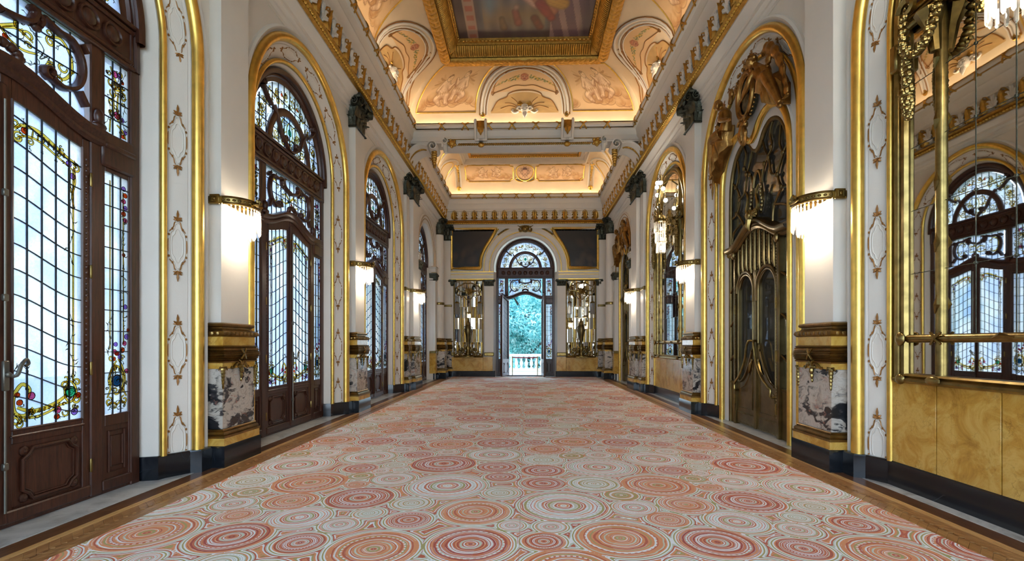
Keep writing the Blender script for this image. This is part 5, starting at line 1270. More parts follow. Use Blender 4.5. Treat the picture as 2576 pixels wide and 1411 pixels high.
# ------------------------------------------------------------------ arched mirrors on the right wall
MY = 4.235
def festoon(P, r0, seed, k=4):
    m = M(); r = random.Random(seed); Q = smooth_pts(P, k); n = len(Q)
    for i, p in enumerate(Q):
        t = i/(n-1); R = r0*(.75+.35*sin(pi*t)); 
        m.ball(p, (R, R, R*.8), 8, 5)
        for j in range(4):
            a = 2*pi*r.random(); d = (R*.95*cos(a), -abs(R*.8*sin(a))-.0, R*(r.random()-.5)); m.ball((p[0]+d[0],p[1]+d[1],p[2]+d[2]), R*(.34+.2*r.random()), 6, 4)
    return m
def mirror_bay(label, yc, T=None):
    T = thing('wall_mirror', label, 'mirror', (0, yc, 0), RIGHT)
    z0 = 1.18; R0, R1 = 1.30, 1.47
    fr = M().arch([(R1,MY+.05),(R1,MY-.04),(R1-.02,MY-.075),(R1-.05,MY-.06),(R1-.06,MY-.03),(R1-.09,MY-.055),(R1-.13,MY-.055),(R1-.15,MY-.02),(R0,MY-.015),(R0,MY+.01)], ZS, 40, z0)
    rows = [[(x,y,z) for x in (-R1, R1)] for y, z in ((MY+.02,z0-.01),(MY-.05,z0),(MY-.085,z0+.02),(MY-.085,z0+.045),(MY-.05,z0+.06),(MY-.065,z0+.08),(MY-.05,z0+.10),(MY,z0+.11))]
    fr.grid(rows); obj('frame', fr, BRASS, T, 35)
    XB = [-1.32,-.93,-.56,-.19,.19,.56,.93,1.32]; ZB = [1.27,1.66,2.36,3.04,3.72,4.40,5.08,5.76,7]
    arc = lambda x: ZS+sqrt(max(0, 1.32**2-x*x))
    rr = random.Random(5)
    for i in range(7):
        for a, b in zip(ZB[:-1], ZB[1:]):
            xs = [XB[i]+.002+(XB[i+1]-XB[i]-.004)*k/3 for k in range(4)]; lo = [(x, min(a+.002, arc(x)-.001)) for x in xs]; hi = [(x, min(b-.002, arc(x))) for x in xs]
            if max(h[1]-l[1] for h, l in zip(hi, lo)) < .02: continue
            hi = [(x, max(z, l[1]+.001)) for (x, z), l in zip(hi, lo)]
            cx, cz = (XB[i]+XB[i+1])/2, (a+min(b, 6.4))/2
            o = obj('mirror_pane', M().prism([(x-cx, z-cz) for x, z in lo+hi[::-1]], 0, .008), MIRROR, T, 0)
            o.location = (cx, MY, cz); o.rotation_euler = (radians(rr.uniform(-.12,.12)), 0, radians(rr.uniform(-.12,.12)))
    ln = M()
    for x in XB[2:-2]: ln.box(x-.004, x+.004, MY-.003, MY+.002, 1.66, arc(x))
    for z in ZB[2:-1]:
        hwz = min(1.30, sqrt(max(.01, 1.32**2-max(0, z-ZS)**2))); ln.box(-hwz, hwz, MY-.003, MY+.002, z-.003, z+.003)
        for x in XB[2:-2]: ln.ball((x, MY-.004, z), (.018,.012,.018), 7, 4)
    obj('pane_joints', ln, DARKBRZ, T)
    for x in (-.93, .93):
        zt = arc(x); mm = M().tube([(x,MY-.002,1.2),(x,MY-.002,zt)], .05, 10); o = obj('muntin', mm, BRASS, T)
        fm = M(); z = 2.0
        while z < 5.2: fm.tube([(x-.02,MY-.045,z-.09),(x+.015,MY-.06,z),(x,MY-.045,z+.1)], [.008,.026,.006], 5); z += .62
        obj('muntin_foliage', fm, BRASS, o)
    rl = M().tube([(-1.32,MY-.015,1.66),(1.32,MY-.015,1.66)], .045, 10); o = obj('cross_rail', rl, BRASS, T)
    xt = M()
    for x in (-.93, .93):
        for s in (-1, 1): xt.tube([(x-.06,MY-.06,1.66-s*.06),(x,MY-.075,1.66),(x+.06,MY-.06,1.66+s*.06)], .014, 5)
    for x in (-.25, .35): xt.tube([(x-.1,MY-.06,1.65),(x,MY-.075,1.68),(x+.1,MY-.06,1.66)], [.008,.026,.006], 5)
    for x in (-1.36, 1.36): xt.ball((x,MY-.08,1.66), (.06,.04,.08), 8, 5); xt.ball((x,MY-.08,1.22), (.06,.04,.06), 8, 5)
    for x in (-.93, .93): xt.ball((x,MY-.09,1.23), (.09,.04,.05), 8, 5)
    obj('rail_ties', xt, BRASS, o)
    # upper rail with scrolls and garlands
    for s in (-1, 1):
        ur = M()
        ur.box(min(s*.50,s*1.34), max(s*.50,s*1.34), MY-.10, MY-.03, 4.98, 5.13, .015)
        for dz in (-.045, 0, .045): ur.tube([(s*.5,MY-.105,5.055+dz),(s*1.3,MY-.105,5.055+dz)], .016, 5)
        ur.tube([(s*(1.18+.11*(1-t)*cos(8*t)),MY-.14,5.16+.11*(1-t)*sin(8*t)) for t in [k/14 for k in range(15)]], [.045*(1-.5*k/14) for k in range(15)], 6)
        ur.box(min(s*1.36,s*1.46), max(s*1.36,s*1.46), MY-.13, MY-.04, 4.60, 4.90, .02)
        ur.tube([(s*.93,MY-.06,4.55),(s*.93,MY-.09,4.80),(s*.93,MY-.12,4.97)], [.05,.07,.13], 8)
        obj('scroll_rail', ur, BRASS, T)
    for s in (-1, 1):
        y = MY-.16
        obj('garland', festoon([(s*1.20,y,5.05),(s*1.17,y-.02,4.75),(s*1.10,y-.03,4.62)], .05, 1), BRASS, T)
        obj('garland', festoon([(s*1.16,y,4.66),(s*1.15,y,4.40),(s*1.14,y,4.15),(s*1.13,y,3.98)], .055, 2, 6), BRASS, T)
        obj('garland', festoon([(s*1.10,y,4.62),(s*.98,y-.03,4.57),(s*.86,y-.03,4.68),(s*.78,y,4.90),(s*.74,y,5.15)], .045, 3), BRASS, T)
        obj('garland', festoon([(s*.72,y,5.10),(s*.58,y-.03,4.98),(s*.44,y-.03,5.06),(s*.36,y,5.25)], .05, 4), BRASS, T)
        obj('garland', festoon([(s*.34,y,5.25),(s*.33,y,5.0),(s*.32,y,4.75),(s*.32,y,4.55)], .045, 5, 5), BRASS, T)
    return T
mirror_bay('large arched mirror nearest the viewer over a yellow marble dado', BAYS[1])
mirror_bay('arched mirror with a hanging lamp beyond the near bronze door', BAYS[3])
# dado slabs of yellow marble under the mirrors
for yc in (BAYS[1], BAYS[3]):
    xb = [-1.62,-.97,-.30,.37,1.04,1.62]
    for a, b in zip(xb[:-1], xb[1:]):
        obj('dado_slab', M().box(4.215, 4.26, yc-b+.007, yc-a-.007, .27, 1.19, .003), SIENA, WALL_R)
    obj('dado_backing', M().box(4.262, 4.35, yc-1.65, yc+1.65, 0, 7.2), BLACK, WALL_R, 0)
# ------------------------------------------------------------------ crystal lamps hanging before the mirrors
GLOBE = emit('lit_globe', (1.0, .93, .82, 1), 5)
def hanging_lamp(label, yc):
    T = thing('hanging_lamp', label, 'lamp', (0, yc, 0), RIGHT)
    y = MY-.26; L = .26
    body = M()
    body.tube([(0,y,5.18),(0,y,6.35)], .016, 6); body.lathe([(.001,5.34),(.10,5.33),(.15,5.26),(.19,5.20),(.19,5.14),(.16,5.12)], 18, (0,y,0))
    body.tube([(0,y,6.2),(0,MY-.05,6.35)], .02, 6)
    obj('stem', body, BRASS, T)
    ly = M()
    for s in (-1, 1):
        ly.tube([(x, y, z) for x, z in smooth_pts([(0,6.12),(s*.20,6.02),(s*.27,5.78),(s*.20,5.55),(s*.06,5.40)], 5)], .018, 6)
        for k in range(1, 6): ly.tube([(s*.03*k, y, 5.42),(s*.045*k, y, 6.08-.012*k*k)], .006, 4)
        for a in (.5, .9, 1.25): ly.tube(smooth_pts([(s*.04,y-.03,5.36),(s*.30*sin(a),y-.09,5.36+.30*cos(a)),(s*.42*sin(a+.15),y-.10,5.36+.36*cos(a+.3))], 3), [.018,.024,.028,.026,.022,.016,.008], 5)
    obj('lyre', ly, BRASS, T)
    bow = M()
    for s in (-1, 1):
        bow.tube([(s*(.02+.16*sin(pi*t)), y-.12, 5.30+.14*sin(2*pi*t)*(1-t*.3)+.02) for t in [k/10 for k in range(11)]], [.03]*11, 6, flat=(0,1,0,.4)); bow.tube(smooth_pts([(s*.03,y-.12,5.28),(s*.12,y-.12,5.15),(s*.10,y-.12,5.0),(s*.16,y-.12,4.86)], 3), [.026]*10, 5, flat=(0,1,0,.4))
    bow.ball((0,y-.14,5.30), (.05,.05,.05), 8, 5); obj('bow', bow, BRASS, T)
    gm = mesh(M().ball((0,0,0), .06, 12, 8), GLOBE, 'globe'); sk = mesh(M().lathe([(.012,.16),(.02,.08),(.035,.06),(.03,.045)], 8), BRASS, 'socket')
    for k, (x, dy, z) in enumerate(((0,-.10,6.28),(-.20,-.06,6.22),(.20,-.06,6.22),(-.30,-.02,6.02),(.30,-.02,6.02),(-.40,.02,5.66),(.40,.02,5.66))):
        g = link('globe', gm, T, (x, y+dy, z)); link('socket', sk, g); 
        obj('arm', M().tube(smooth_pts([(x, y+dy, z+.16),(x*.8, y+dy*.7, z+.26),(x*.4, y, z+.14),(0, y, z+.0)], 4), .010, 5), BRASS, T)
    for tier, (zt, R, n) in enumerate(((5.13,.185,18),(4.84,.155,16),(4.56,.12,13))):
        obj('tier_ring', M().lathe([(R-.01,zt),(R+.008,zt+.004),(R+.008,zt+.022),(R-.01,zt+.026)], 20, (0,y,0)), BRASS, T)
        for k in range(n): a = 2*pi*k/n; link('crystal_drop', CR2, T, (R*cos(a), y+R*sin(a), zt), None, (1.25,1.25,1.05))
    for z in (4.95, 4.65, 4.4): link('bulb', BULBM, T, (0, y, z)); light('bulb_light', 'POINT', (0, y, z-.02), 16, (1.0,.84,.62), parent=T, shadow_soft_size=.05)
    light('bulb_light', 'POINT', (0, y-.25, 6.1), 14, (1.0,.9,.75), parent=T, shadow_soft_size=.15)
hanging_lamp('lyre shaped gilt lamp with crystal tiers before the far mirror', BAYS[3])
hanging_lamp('crystal tiered lamp at the top of the large near mirror', BAYS[1])
# ------------------------------------------------------------------ bronze doors with gilt sculpture
def sym(h): return h+[(-x, z) for x, z in h[::-1][1:]]
HALF = [(1.33,.0),(1.33,2.4),(1.33,4.6)]+smooth_pts([(1.33,4.6),(1.30,5.0),(1.18,5.34),(.95,5.60),(.62,5.71),(.36,5.64),(.20,5.50),(.11,5.42),(0,5.38)], 4)[1:]
LOBE = sym(HALF)
DOOR = [(x*.865, z-.15*min(1, z/4.6)*(1 if z > 4.5 else 0)-(.02 if z > 4.5 else 0)) for x, z in LOBE]
def relief(T):
    """gilt group: two draped figures holding an oval medallion"""
    S = thing('relief_sculpture', T['rel_label'], 'sculpture', tuple(T.location), RIGHT); del T['rel_label']
    y = 4.17
    fm = M(); cx_, cz = .05, 6.19; tl = .12
    oval = []
    for k in range(36):
        a = 2*pi*k/36; ox, oz = .30*cos(a), .40*sin(a); oval.append((ox*cos(tl)+oz*sin(tl), -ox*sin(tl)+oz*cos(tl)))
    fm.tube([(cx_+x, y-.07, cz+z) for x, z in oval], .045, 8, True); fm.tube([(cx_+x*.82, y-.06, cz+z*.85) for x, z in oval], .018, 6, True)
    obj('medallion_frame', fm, SCULPT, S)
    dk = obj('medallion', M().prism([(x*.9, z*.92) for x, z in oval], y-.03, y+.06, cx_, cz), DARKBRZ, S)
    rl = M(); rl.ball((cx_+.02,y-.05,cz+.13), (.085,.05,.105), 12, 8); rl.ball((cx_-.01,y-.03,cz-.13), (.17,.05,.17), 12, 8); rl.ball((cx_-.06,y-.07,cz+.10), (.03,.03,.03), 6, 4)
    for k in range(9): rl.ball((cx_+.04+.08*cos(k), y-.06, cz+.18+.06*sin(k*1.7)), .03, 6, 4)
    obj('medallion_bust', rl, DARKBRZ, dk)
    wr = M(); r = random.Random(4)
    for k in range(70):
        a = radians(35+120*r.random()); rr_ = 1.12+.16*r.random(); wr.ball((cx_+.33*rr_*cos(a), y-.05-.06*r.random(), cz+.42*rr_*sin(a)), (.018+.022*r.random(),.02,.018+.022*r.random()), 6, 4)
    for k in range(16): a = radians(195+150*k/15); wr.ball((cx_+.345*cos(a), y-.04, cz+.45*sin(a)), .024, 6, 4)
    obj('wreath', wr, SCULPT, S)['kind'] = 'stuff'
    def solid(m, A, B, y0, bulge, folds, amp, n=24, k=8):
        """thick draped sheet between curves A (top) and B (hem) with folds running down it"""
        A = smooth_pts(A, 6); B = smooth_pts(B, 6); g = lambda P, t: tuple(np.interp(t, np.linspace(0, 1, len(P)), [p[d] for p in P]) for d in (0, 1))
        fr, bk = [], []
        for j in range(k+1):
            v = j/k; r1, r2 = [], []
            for i in range(n+1):
                u = i/n; a, b = g(A, u), g(B, u); x, z = a[0]+(b[0]-a[0])*v, a[1]+(b[1]-a[1])*v
                e_ = max(0, sin(pi*min(1, max(0, u))))**.45; yy = y+.05-e_*((y+.05-y0)+bulge*(.75+.35*sin(pi*v))+amp*(.35+.65*v)*sin(folds*pi*(u+.06*sin(5*v)))) ; r1.append((x,yy,z)); r2.append((x,y+.06,z))
            fr.append(r1); bk.append(r2)
        ring_ = lambda rows: rows
        m.grid([a+b[::-1] for a, b in zip(fr, bk)], True, True)
    def fig(limbs, sheets, scarfs, name, head, face, hair_dir):
        m = M()
        for P, R in limbs:
            Q = smooth_pts(P, 5); m.tube(Q, [float(np.interp(i/(len(Q)-1), np.linspace(0,1,len(R)), R)) for i in range(len(Q))], 12)
        hx, hz, hy = head
        m.ball((hx,hy,hz), (.075,.085,.10), 16, 12); m.ball((hx+face*.055,hy-.045,hz-.02), (.035,.05,.05), 10, 8)
        m.ball((hx+face*.088,hy-.06,hz-.005), (.018,.018,.026), 8, 6); m.ball((hx+face*.06,hy-.055,hz-.075), (.028,.032,.022), 8, 6); m.ball((hx+face*.075,hy-.068,hz-.045), (.014,.018,.010), 6, 4); m.ball((hx+face*.05,hy-.075,hz+.035), (.04,.018,.012), 8, 5)
        rr_ = random.Random(int(hx*100))
        for k in range(40):
            a = rr_.uniform(-1.9, 1.9); b = rr_.uniform(-.3, 1.45); m.ball((hx-face*.02+.083*(-face)*cos(a)*cos(b), hy-.075*sin(a)*cos(b)*1.0, hz+.015+.10*sin(b)), (.020+.012*rr_.random(),)*3, 6, 5)
        m.ball((hx-face*.10,hy+.0,hz+.03), (.05,.05,.05), 8, 6)
        for args in sheets: solid(m, *args)
        for P, R in scarfs:
            Q = smooth_pts(P, 5); m.tube(Q, [float(np.interp(i/(len(Q)-1), np.linspace(0,1,len(R)), R))*(1+.16*sin(i*1.3)) for i in range(len(Q))], 10, flat=(0,1,0,.55))
        o = obj(name, m, SCULPT, S)
        md_ = o.modifiers.new('fuse', 'REMESH'); md_.mode = 'VOXEL'; md_.voxel_size = .011; md_.use_smooth_shade = True
        sm = o.modifiers.new('soften', 'SMOOTH'); sm.iterations = 1; sm.factor = .5
        return o
    yf = y-.10
    limbs = [([(.58,yf-.03,6.46),(.64,yf,6.36),(.72,yf,6.24),(.80,yf,6.08),(.90,yf,5.92)], (.045,.075,.125,.105,.13)),
             ([(.66,yf-.08,6.30),(.60,yf-.13,6.20),(.55,yf-.15,6.10),(.44,yf-.15,6.05),(.30,yf-.14,6.00)], (.062,.056,.050,.044,.030)),
             ([(.86,yf+.02,6.26),(.93,yf+.02,6.14),(.97,yf-.04,6.04),(1.02,yf-.09,6.00)], (.058,.050,.042,.03)),
             ([(.90,yf-.04,5.86),(1.02,yf-.10,5.94),(1.12,yf-.13,5.99)], (.14,.12,.10)), ([(1.12,yf-.13,5.99),(1.22,yf-.11,5.80),(1.34,yf-.08,5.56),(1.44,yf-.06,5.36)], (.10,.085,.07,.05)),
             ([(1.42,yf-.06,5.34),(1.50,yf-.09,5.29),(1.55,yf-.10,5.27)], (.045,.04,.022))]
    for f in range(4): limbs.append(([(.31,yf-.14,6.01-.012*f),(.25,yf-.155,5.99-.020*f),(.20,yf-.14,5.965-.022*f)], (.014,.012,.008)))
    limbs.append(([(.33,yf-.15,5.99),(.30,yf-.17,5.95),(.27,yf-.17,5.93)], (.014,.012,.008)))
    sheets = [([(.74,6.04),(.92,6.08),(1.10,6.08),(1.24,5.92),(1.36,5.72)], [(.78,5.70),(.92,5.62),(1.08,5.54),(1.22,5.44),(1.36,5.38)], yf-.02, .12, 9, .028)]
    scarfs = [([(.66,yf+.06,6.58),(.80,yf+.04,6.60),(.96,yf+.02,6.52),(1.16,yf,6.34),(1.30,yf,6.14),(1.40,yf,5.92)], (.05,.085,.09,.085,.08,.07)), ([(1.40,yf,5.92),(1.45,yf,5.74),(1.50,yf,5.56),(1.52,yf,5.42)], (.07,.055,.06,.07)), ([(.92,yf+.03,6.46),(.97,yf,6.34),(.98,yf,6.24)], (.07,.075,.06))]
    fig(limbs, sheets, scarfs, 'draped_figure', (.53, 6.52, yf-.08), -1, 1)
    limbs = [([(-.84,yf-.03,6.40),(-.80,yf,6.33),(-.74,yf,6.22),(-.70,yf,6.06),(-.76,yf,5.90)], (.042,.07,.115,.10,.13)),
             ([(-.72,yf-.08,6.24),(-.64,yf-.14,6.08),(-.56,yf-.16,6.02),(-.40,yf-.15,5.95),(-.27,yf-.13,5.91)], (.058,.052,.046,.040,.028)),
             ([(-.86,yf-.02,6.24),(-.92,yf-.06,6.10),(-.84,yf-.12,6.00)], (.055,.048,.04)),
             ([(-.78,yf-.05,5.86),(-.98,yf-.11,5.86),(-1.14,yf-.12,5.84)], (.13,.11,.095)), ([(-1.14,yf-.12,5.84),(-1.20,yf-.10,5.62),(-1.28,yf-.06,5.40),(-1.34,yf-.05,5.22)], (.095,.08,.065,.045)), ([(-1.34,yf-.05,5.22),(-1.38,yf-.08,5.12)], (.04,.025))]
    for f in range(4): limbs.append(([(-.28,yf-.13,5.92-.012*f),(-.22,yf-.145,5.905-.016*f),(-.17,yf-.13,5.885-.016*f)], (.013,.011,.008)))
    sheets = [([(-1.22,5.90),(-1.06,5.98),(-.90,5.98),(-.66,5.98)], [(-1.38,5.02),(-1.20,5.20),(-.98,5.42),(-.74,5.60)], yf-.02, .11, 9, .028)]
    scarfs = [([(-.96,yf,6.10),(-1.10,yf,5.98),(-1.20,yf,5.84),(-1.26,yf,5.70)], (.05,.09,.08,.06)), ([(-.62,yf+.04,6.36),(-.52,yf+.02,6.50),(-.44,yf,6.56)], (.06,.08,.05)), ([(-1.26,yf-.02,5.40),(-1.36,yf,5.16),(-1.40,yf,4.92),(-1.42,yf,4.70)], (.06,.05,.04,.015))]
    fig(limbs, sheets, scarfs, 'draped_figure', (-.87, 6.46, yf-.08), 1, -1)
    cs = M(); cs.ball((.03,y-.08,5.66), (.10,.07,.08), 10, 6)
    for s in (-1, 1):
        cs.tube([(.03+s*(.12+.08*(1-t)*cos(7*t)), y-.10, 5.70+.08*(1-t)*sin(7*t)) for t in [k/14 for k in range(15)]], [.034*(1-.5*k/14) for k in range(15)], 6); cs.tube(smooth_pts([(.03+s*.05,y-.10,5.60),(.05+s*.12,y-.12,5.48),(.06+s*.06,y-.11,5.36),(.06,y-.10,5.28)], 4), [.04]*13, 6)
    cs.tube([(.04,y-.12,5.62),(.05,y-.14,5.48),(.06,y-.12,5.34)], [.05,.06,.04], 8)
    obj('cartouche', cs, SCULPT, S)
def bronze_door(name, label, rel_label, yc, small=False):
    T = thing(name, label, 'door', (0, yc, 0), RIGHT, 'structure'); T['rel_label'] = rel_label
    n = len(LOBE)
    def outer(k):
        t = k/(n-1); z = LOBE[k][1]
        L = [(1.56,0),(1.56,2.4),(1.56,ZS)]
        if k < 3: return L[k]
        if k > n-4: x, zz = L[n-1-k]; return (-x, zz)
        a = pi*(k-2)/(n-5); return (1.56*cos(a), ZS+1.56*sin(a))
    yn = 4.255
    m = M(); m.grid([[(x,yn,z) for x, z in [outer(k) for k in range(n)]], [(x,yn,z) for x, z in LOBE], [(x,yn+.02,z) for x, z in LOBE], [(x,yn+.06,z) for x, z in DOOR], [(x,yn+.16,z) for x, z in DOOR]])
    obj('niche', m, PLASTER, T, 25)
    obj('gilt_roll', M().tube([(x, yn-.015, z) for x, z in LOBE], .058, 10), GOLD, T, 60)
    ed = [(x*1.055, z+(.075 if z > 4.5 else 0)) for x, z in LOBE]
    obj('white_rib', M().tube([(x, yn-.0, z) for x, z in ed], .028, 6), PLASTER, T, 60)
    obj('door_frame', M().tube([(x*.985, yn+.09, z-.01) for x, z in DOOR], .045, 8), BRONZE, T, 60)
    yd = yn+.10
    # glazing and upper scroll bars
    hw = 1.14
    gp = [(x*.98, z) for x, z in DOOR if z > 3.0]; gp = [(hw,3.7)]+gp+[(-hw,3.7)]
    up = obj('upper_light', M().prism(gp, yd+.03, yd+.036), DGLASS, T, 0)
    sb = M()
    def bar(P, r=.022): sb.tube([(x, yd, z) for x, z in smooth_pts(P, 5)], r, 6)
    for s in (-1, 1):
        bar([(s*.12,4.0),(s*.22,4.25),(s*.16,4.55),(s*.28,4.85),(s*.52,5.05),(s*.46,5.3),(s*.55,5.48)]); bar([(s*1.1,4.2),(s*.85,4.25),(s*.72,4.5),(s*.9,4.8),(s*1.1,4.95)]); bar([(s*.72,4.5),(s*.5,4.6),(s*.42,4.9),(s*.28,5.1),(s*.2,5.3)]); bar([(s*.9,4.8),(s*.78,5.0),(s*.82,5.3)]); bar([(s*.55,3.75),(s*.6,4.0),(s*.85,4.25)]); bar([(s*1.08,3.7),(s*1.0,3.9),(s*.62,4.02)])
        for x, z in ((.28,4.85),(.72,4.5),(.9,4.8),(.42,4.9),(.52,5.05),(.85,4.25)): sb.ball((s*x, yd-.02, z), (.04,.03,.05), 8, 5)
        for k in range(7): sb.ball((s*(.20+.03*sin(k)), yd-.03, 4.05+.07*k), (.03,.03,.04), 6, 4)
    bar([(-.16,4.55),(-.10,4.75),(0,4.82),(.10,4.75),(.16,4.55)], .03)
    obj('scroll_bars', sb, BRONZE, up)
    # pediment
    pz = lambda x: 3.50+.34*(.5+.5*cos(pi*min(1, abs(x)/1.0)))
    X = [-1.16+2.32*i/36 for i in range(37)]
    m = M().grid([[(x, y, pz(x)+dz) for x in X] for y, dz in ((yd+.05,-.10),(yd-.06,-.10),(yd-.09,-.06),(yd-.08,-.03),(yd-.13,.0),(yd-.15,.04),(yd-.15,.07),(yd-.10,.10),(yd+.05,.11))])
    p = obj('pediment', m, BRONZE, T, 35)
    cr = M(); r = random.Random(9)
    for k in range(30): a = pi*r.random(); cr.ball((.03+.26*cos(a)*r.random(), yd-.14, 3.92+.10*sin(a)+.05*r.random()), .03+.025*r.random(), 7, 4)
    cr.ball((0,yd-.16,3.98), (.08,.06,.10), 9, 6); cr.tube([(0,yd-.15,3.9),(0,yd-.17,3.78),(0,yd-.15,3.7)], [.07,.05,.02], 7)
    for s in (-1, 1): cr.tube([(s*x, yd-.1, z) for x, z in smooth_pts([(.10,3.95),(.22,4.12),(.16,4.35),(.24,4.5)], 4)], [.05,.045,.04,.04,.035,.035,.03,.03,.03,.03,.025,.02,.01], 6)
    obj('pediment_crest', cr, BRASS, p)
    # grille of bars under the pediment
    for k in range(9):
        x = -.68+.17*k; zt = pz(x)-.10; zb = 2.98+.12*cos(pi*((abs(x)-.41)/.41))*.5 if abs(x) < .82 else 2.9
        gm = M().tube([(x, yd-.035, zb-.02),(x, yd-.05, zb+.1),(x, yd-.05, zt-.06),(x, yd-.035, zt)], [.02,.034,.03,.02], 8)
        z = zb+.03
        while z < zt: gm.ball((x+.05, yd-.03, z), (.016,.014,.03), 6, 4); z += .06
        obj('grille_bar', gm, BRONZE, T)
    obj('grille_plate', M().box(-.86, .86, yd-.01, yd+.02, 2.95, 3.62), BRONZE, T, 0)
    # side lights and jambs
    for s in (-1, 1):
        a, b = sorted((s*.80, s*.88)); jb = M().box(a, b, yd-.07, yd+.05, 0, 3.55, .012)
        z = .35
        while z < 3.4: jb.ball((s*.80, yd-.07, z), (.012,.012,.022), 5, 4); z += .05
        jb.ball((s*.84, yd-.09, 3.40), (.05,.04,.09), 8, 5); obj('jamb_post', jb, BRONZE, T)
        a, b = sorted((s*.88, s*1.14)); sl = M().box(a, b, yd-.02, yd+.03, 0, .85, .008); sl.box(a, b, yd-.03, yd, .80, .85, .006); sl.box(min(s*1.10,s*1.15), max(s*1.10,s*1.15), yd-.04, yd+.03, .02, 3.5, .006)
        for z in (1.35, 2.05, 2.75): sl.tube([(s*.88, yd-.02, z+.06),(s*1.0, yd-.02, z),(s*1.13, yd-.02, z-.10)], .022, 6)
        L_ = obj('side_light', sl, BRONZE, T); obj('pane', M().box(a, b, yd+.012, yd+.018, .85, 3.5), DGLASS, L_, 0)
    # two leaves
    for s in (-1, 1):
        lf = M(); gl = [(.10,1.62),(.10,2.45)]+[(.41+.31*cos(pi-pi*k/14), 2.62+.32*sin(pi*k/14)) for k in range(15)]+[(.72,.86)]+[(.72-.62*k/10, .86+.76*(k/10)**2.2) for k in range(1, 10)]
        ol = [(.015,.03),(.015,2.98),(.40,2.98),(.79,2.98),(.79,.03)]
        # front plate as strips around the glass outline
        gl2 = []; n2 = len(gl)
        C_ = (.41, 1.9)
        outp = []
        for x, z in gl:
            dx, dz = x-C_[0], z-C_[1]; k = 1e9
            if dx > 1e-6: k = min(k, (.79-C_[0])/dx)
            if dx < -1e-6: k = min(k, (.015-C_[0])/dx)
            if dz > 1e-6: k = min(k, (2.98-C_[1])/dz)
            if dz < -1e-6: k = min(k, (.03-C_[1])/dz)
            outp.append((C_[0]+dx*k, C_[1]+dz*k))
        lf.grid([[(s*x, yd-.02, z) for x, z in outp+outp[:1]], [(s*x, yd-.03, z) for x, z in gl+gl[:1]], [(s*x, yd+.02, z) for x, z in gl+gl[:1]]])
        lf.box(min(s*.015,s*.79), max(s*.015,s*.79), yd-.02, yd+.01, .03, .84)
        lf.tube([(s*x, yd-.035, z) for x, z in gl], .022, 6, True); lf.tube([(s*x, yd-.04, z) for x, z in [(.06,2.40)]+[(.41+.36*cos(pi-pi*k/14), 2.62+.38*sin(pi*k/14)) for k in range(15)]], .032, 7)
        lf.box(min(0,s*.05), max(0,s*.05), yd-.06, yd, .03, 2.98, .012)
        L_ = obj('door_leaf', lf, BRONZE, T, 35)
        obj('pane', M().prism([(s*x, z) for x, z in gl], yd+.012, yd+.018), DGLASS, L_, 0)
        pn = M(); pn.tube([(s*x, yd-.025, z) for x, z in ((.14,.36),(.66,.36),(.66,.72),(.45,.80),(.25,1.02),(.14,1.25))], .014, 6, True); obj('panel_moulding', pn, BRONZE, L_)
        kp = M().box(min(s*.03,s*.77), max(s*.03,s*.77), yd-.035, yd-.015, .04, .27, .005)
        for k in range(13):
            for z in (.06,.25): kp.ball((s*(.05+.058*k), yd-.037, z), .009, 5, 4)
        obj('kick_plate', kp, BRONZE, L_)
        hd = M().tube([(s*x, y_, z) for x, y_, z in smooth_pts([(.07,yd-.04,1.66),(.10,yd-.12,1.66),(.15,yd-.14,1.55),(.22,yd-.14,1.30),(.42,yd-.14,1.02),(.62,yd-.13,.88),(.70,yd-.12,.82),(.70,yd-.12,.70),(.72,yd-.04,.69)], 5)], .021, 8)
        obj('door_handle', hd, BRASS, L_)
        mt = M(); 
        mt.tube([(s*.12,yd-.04,1.32),(s*.16,yd-.055,1.22),(s*.20,yd-.05,1.12),(s*.28,yd-.04,1.05)], [.010,.032,.026,.008], 6); mt.ball((s*.13,yd-.05,1.30), (.03,.02,.035), 7, 5)
        obj('leaf_mount', mt, BRASS, L_)
        for z in (.5, 1.4, 2.3): obj('hinge', M().tube([(s*.795,yd-.075,z-.09),(s*.795,yd-.075,z+.09)], .016, 7), BRASS, L_)
    relief(T)
    return T
bronze_door('door_7', 'tall bronze and glass double door between two crystal lamps', 'gilt relief of two draped figures holding an oval medallion over the near bronze door', BAYS[2])
bronze_door('door_8', 'bronze door in the last bay beside the round column', 'gilt figure relief over the far bronze door', 20.15)
VEST = plain('grey_vestibule_paint', srgb(128,124,120), .6)
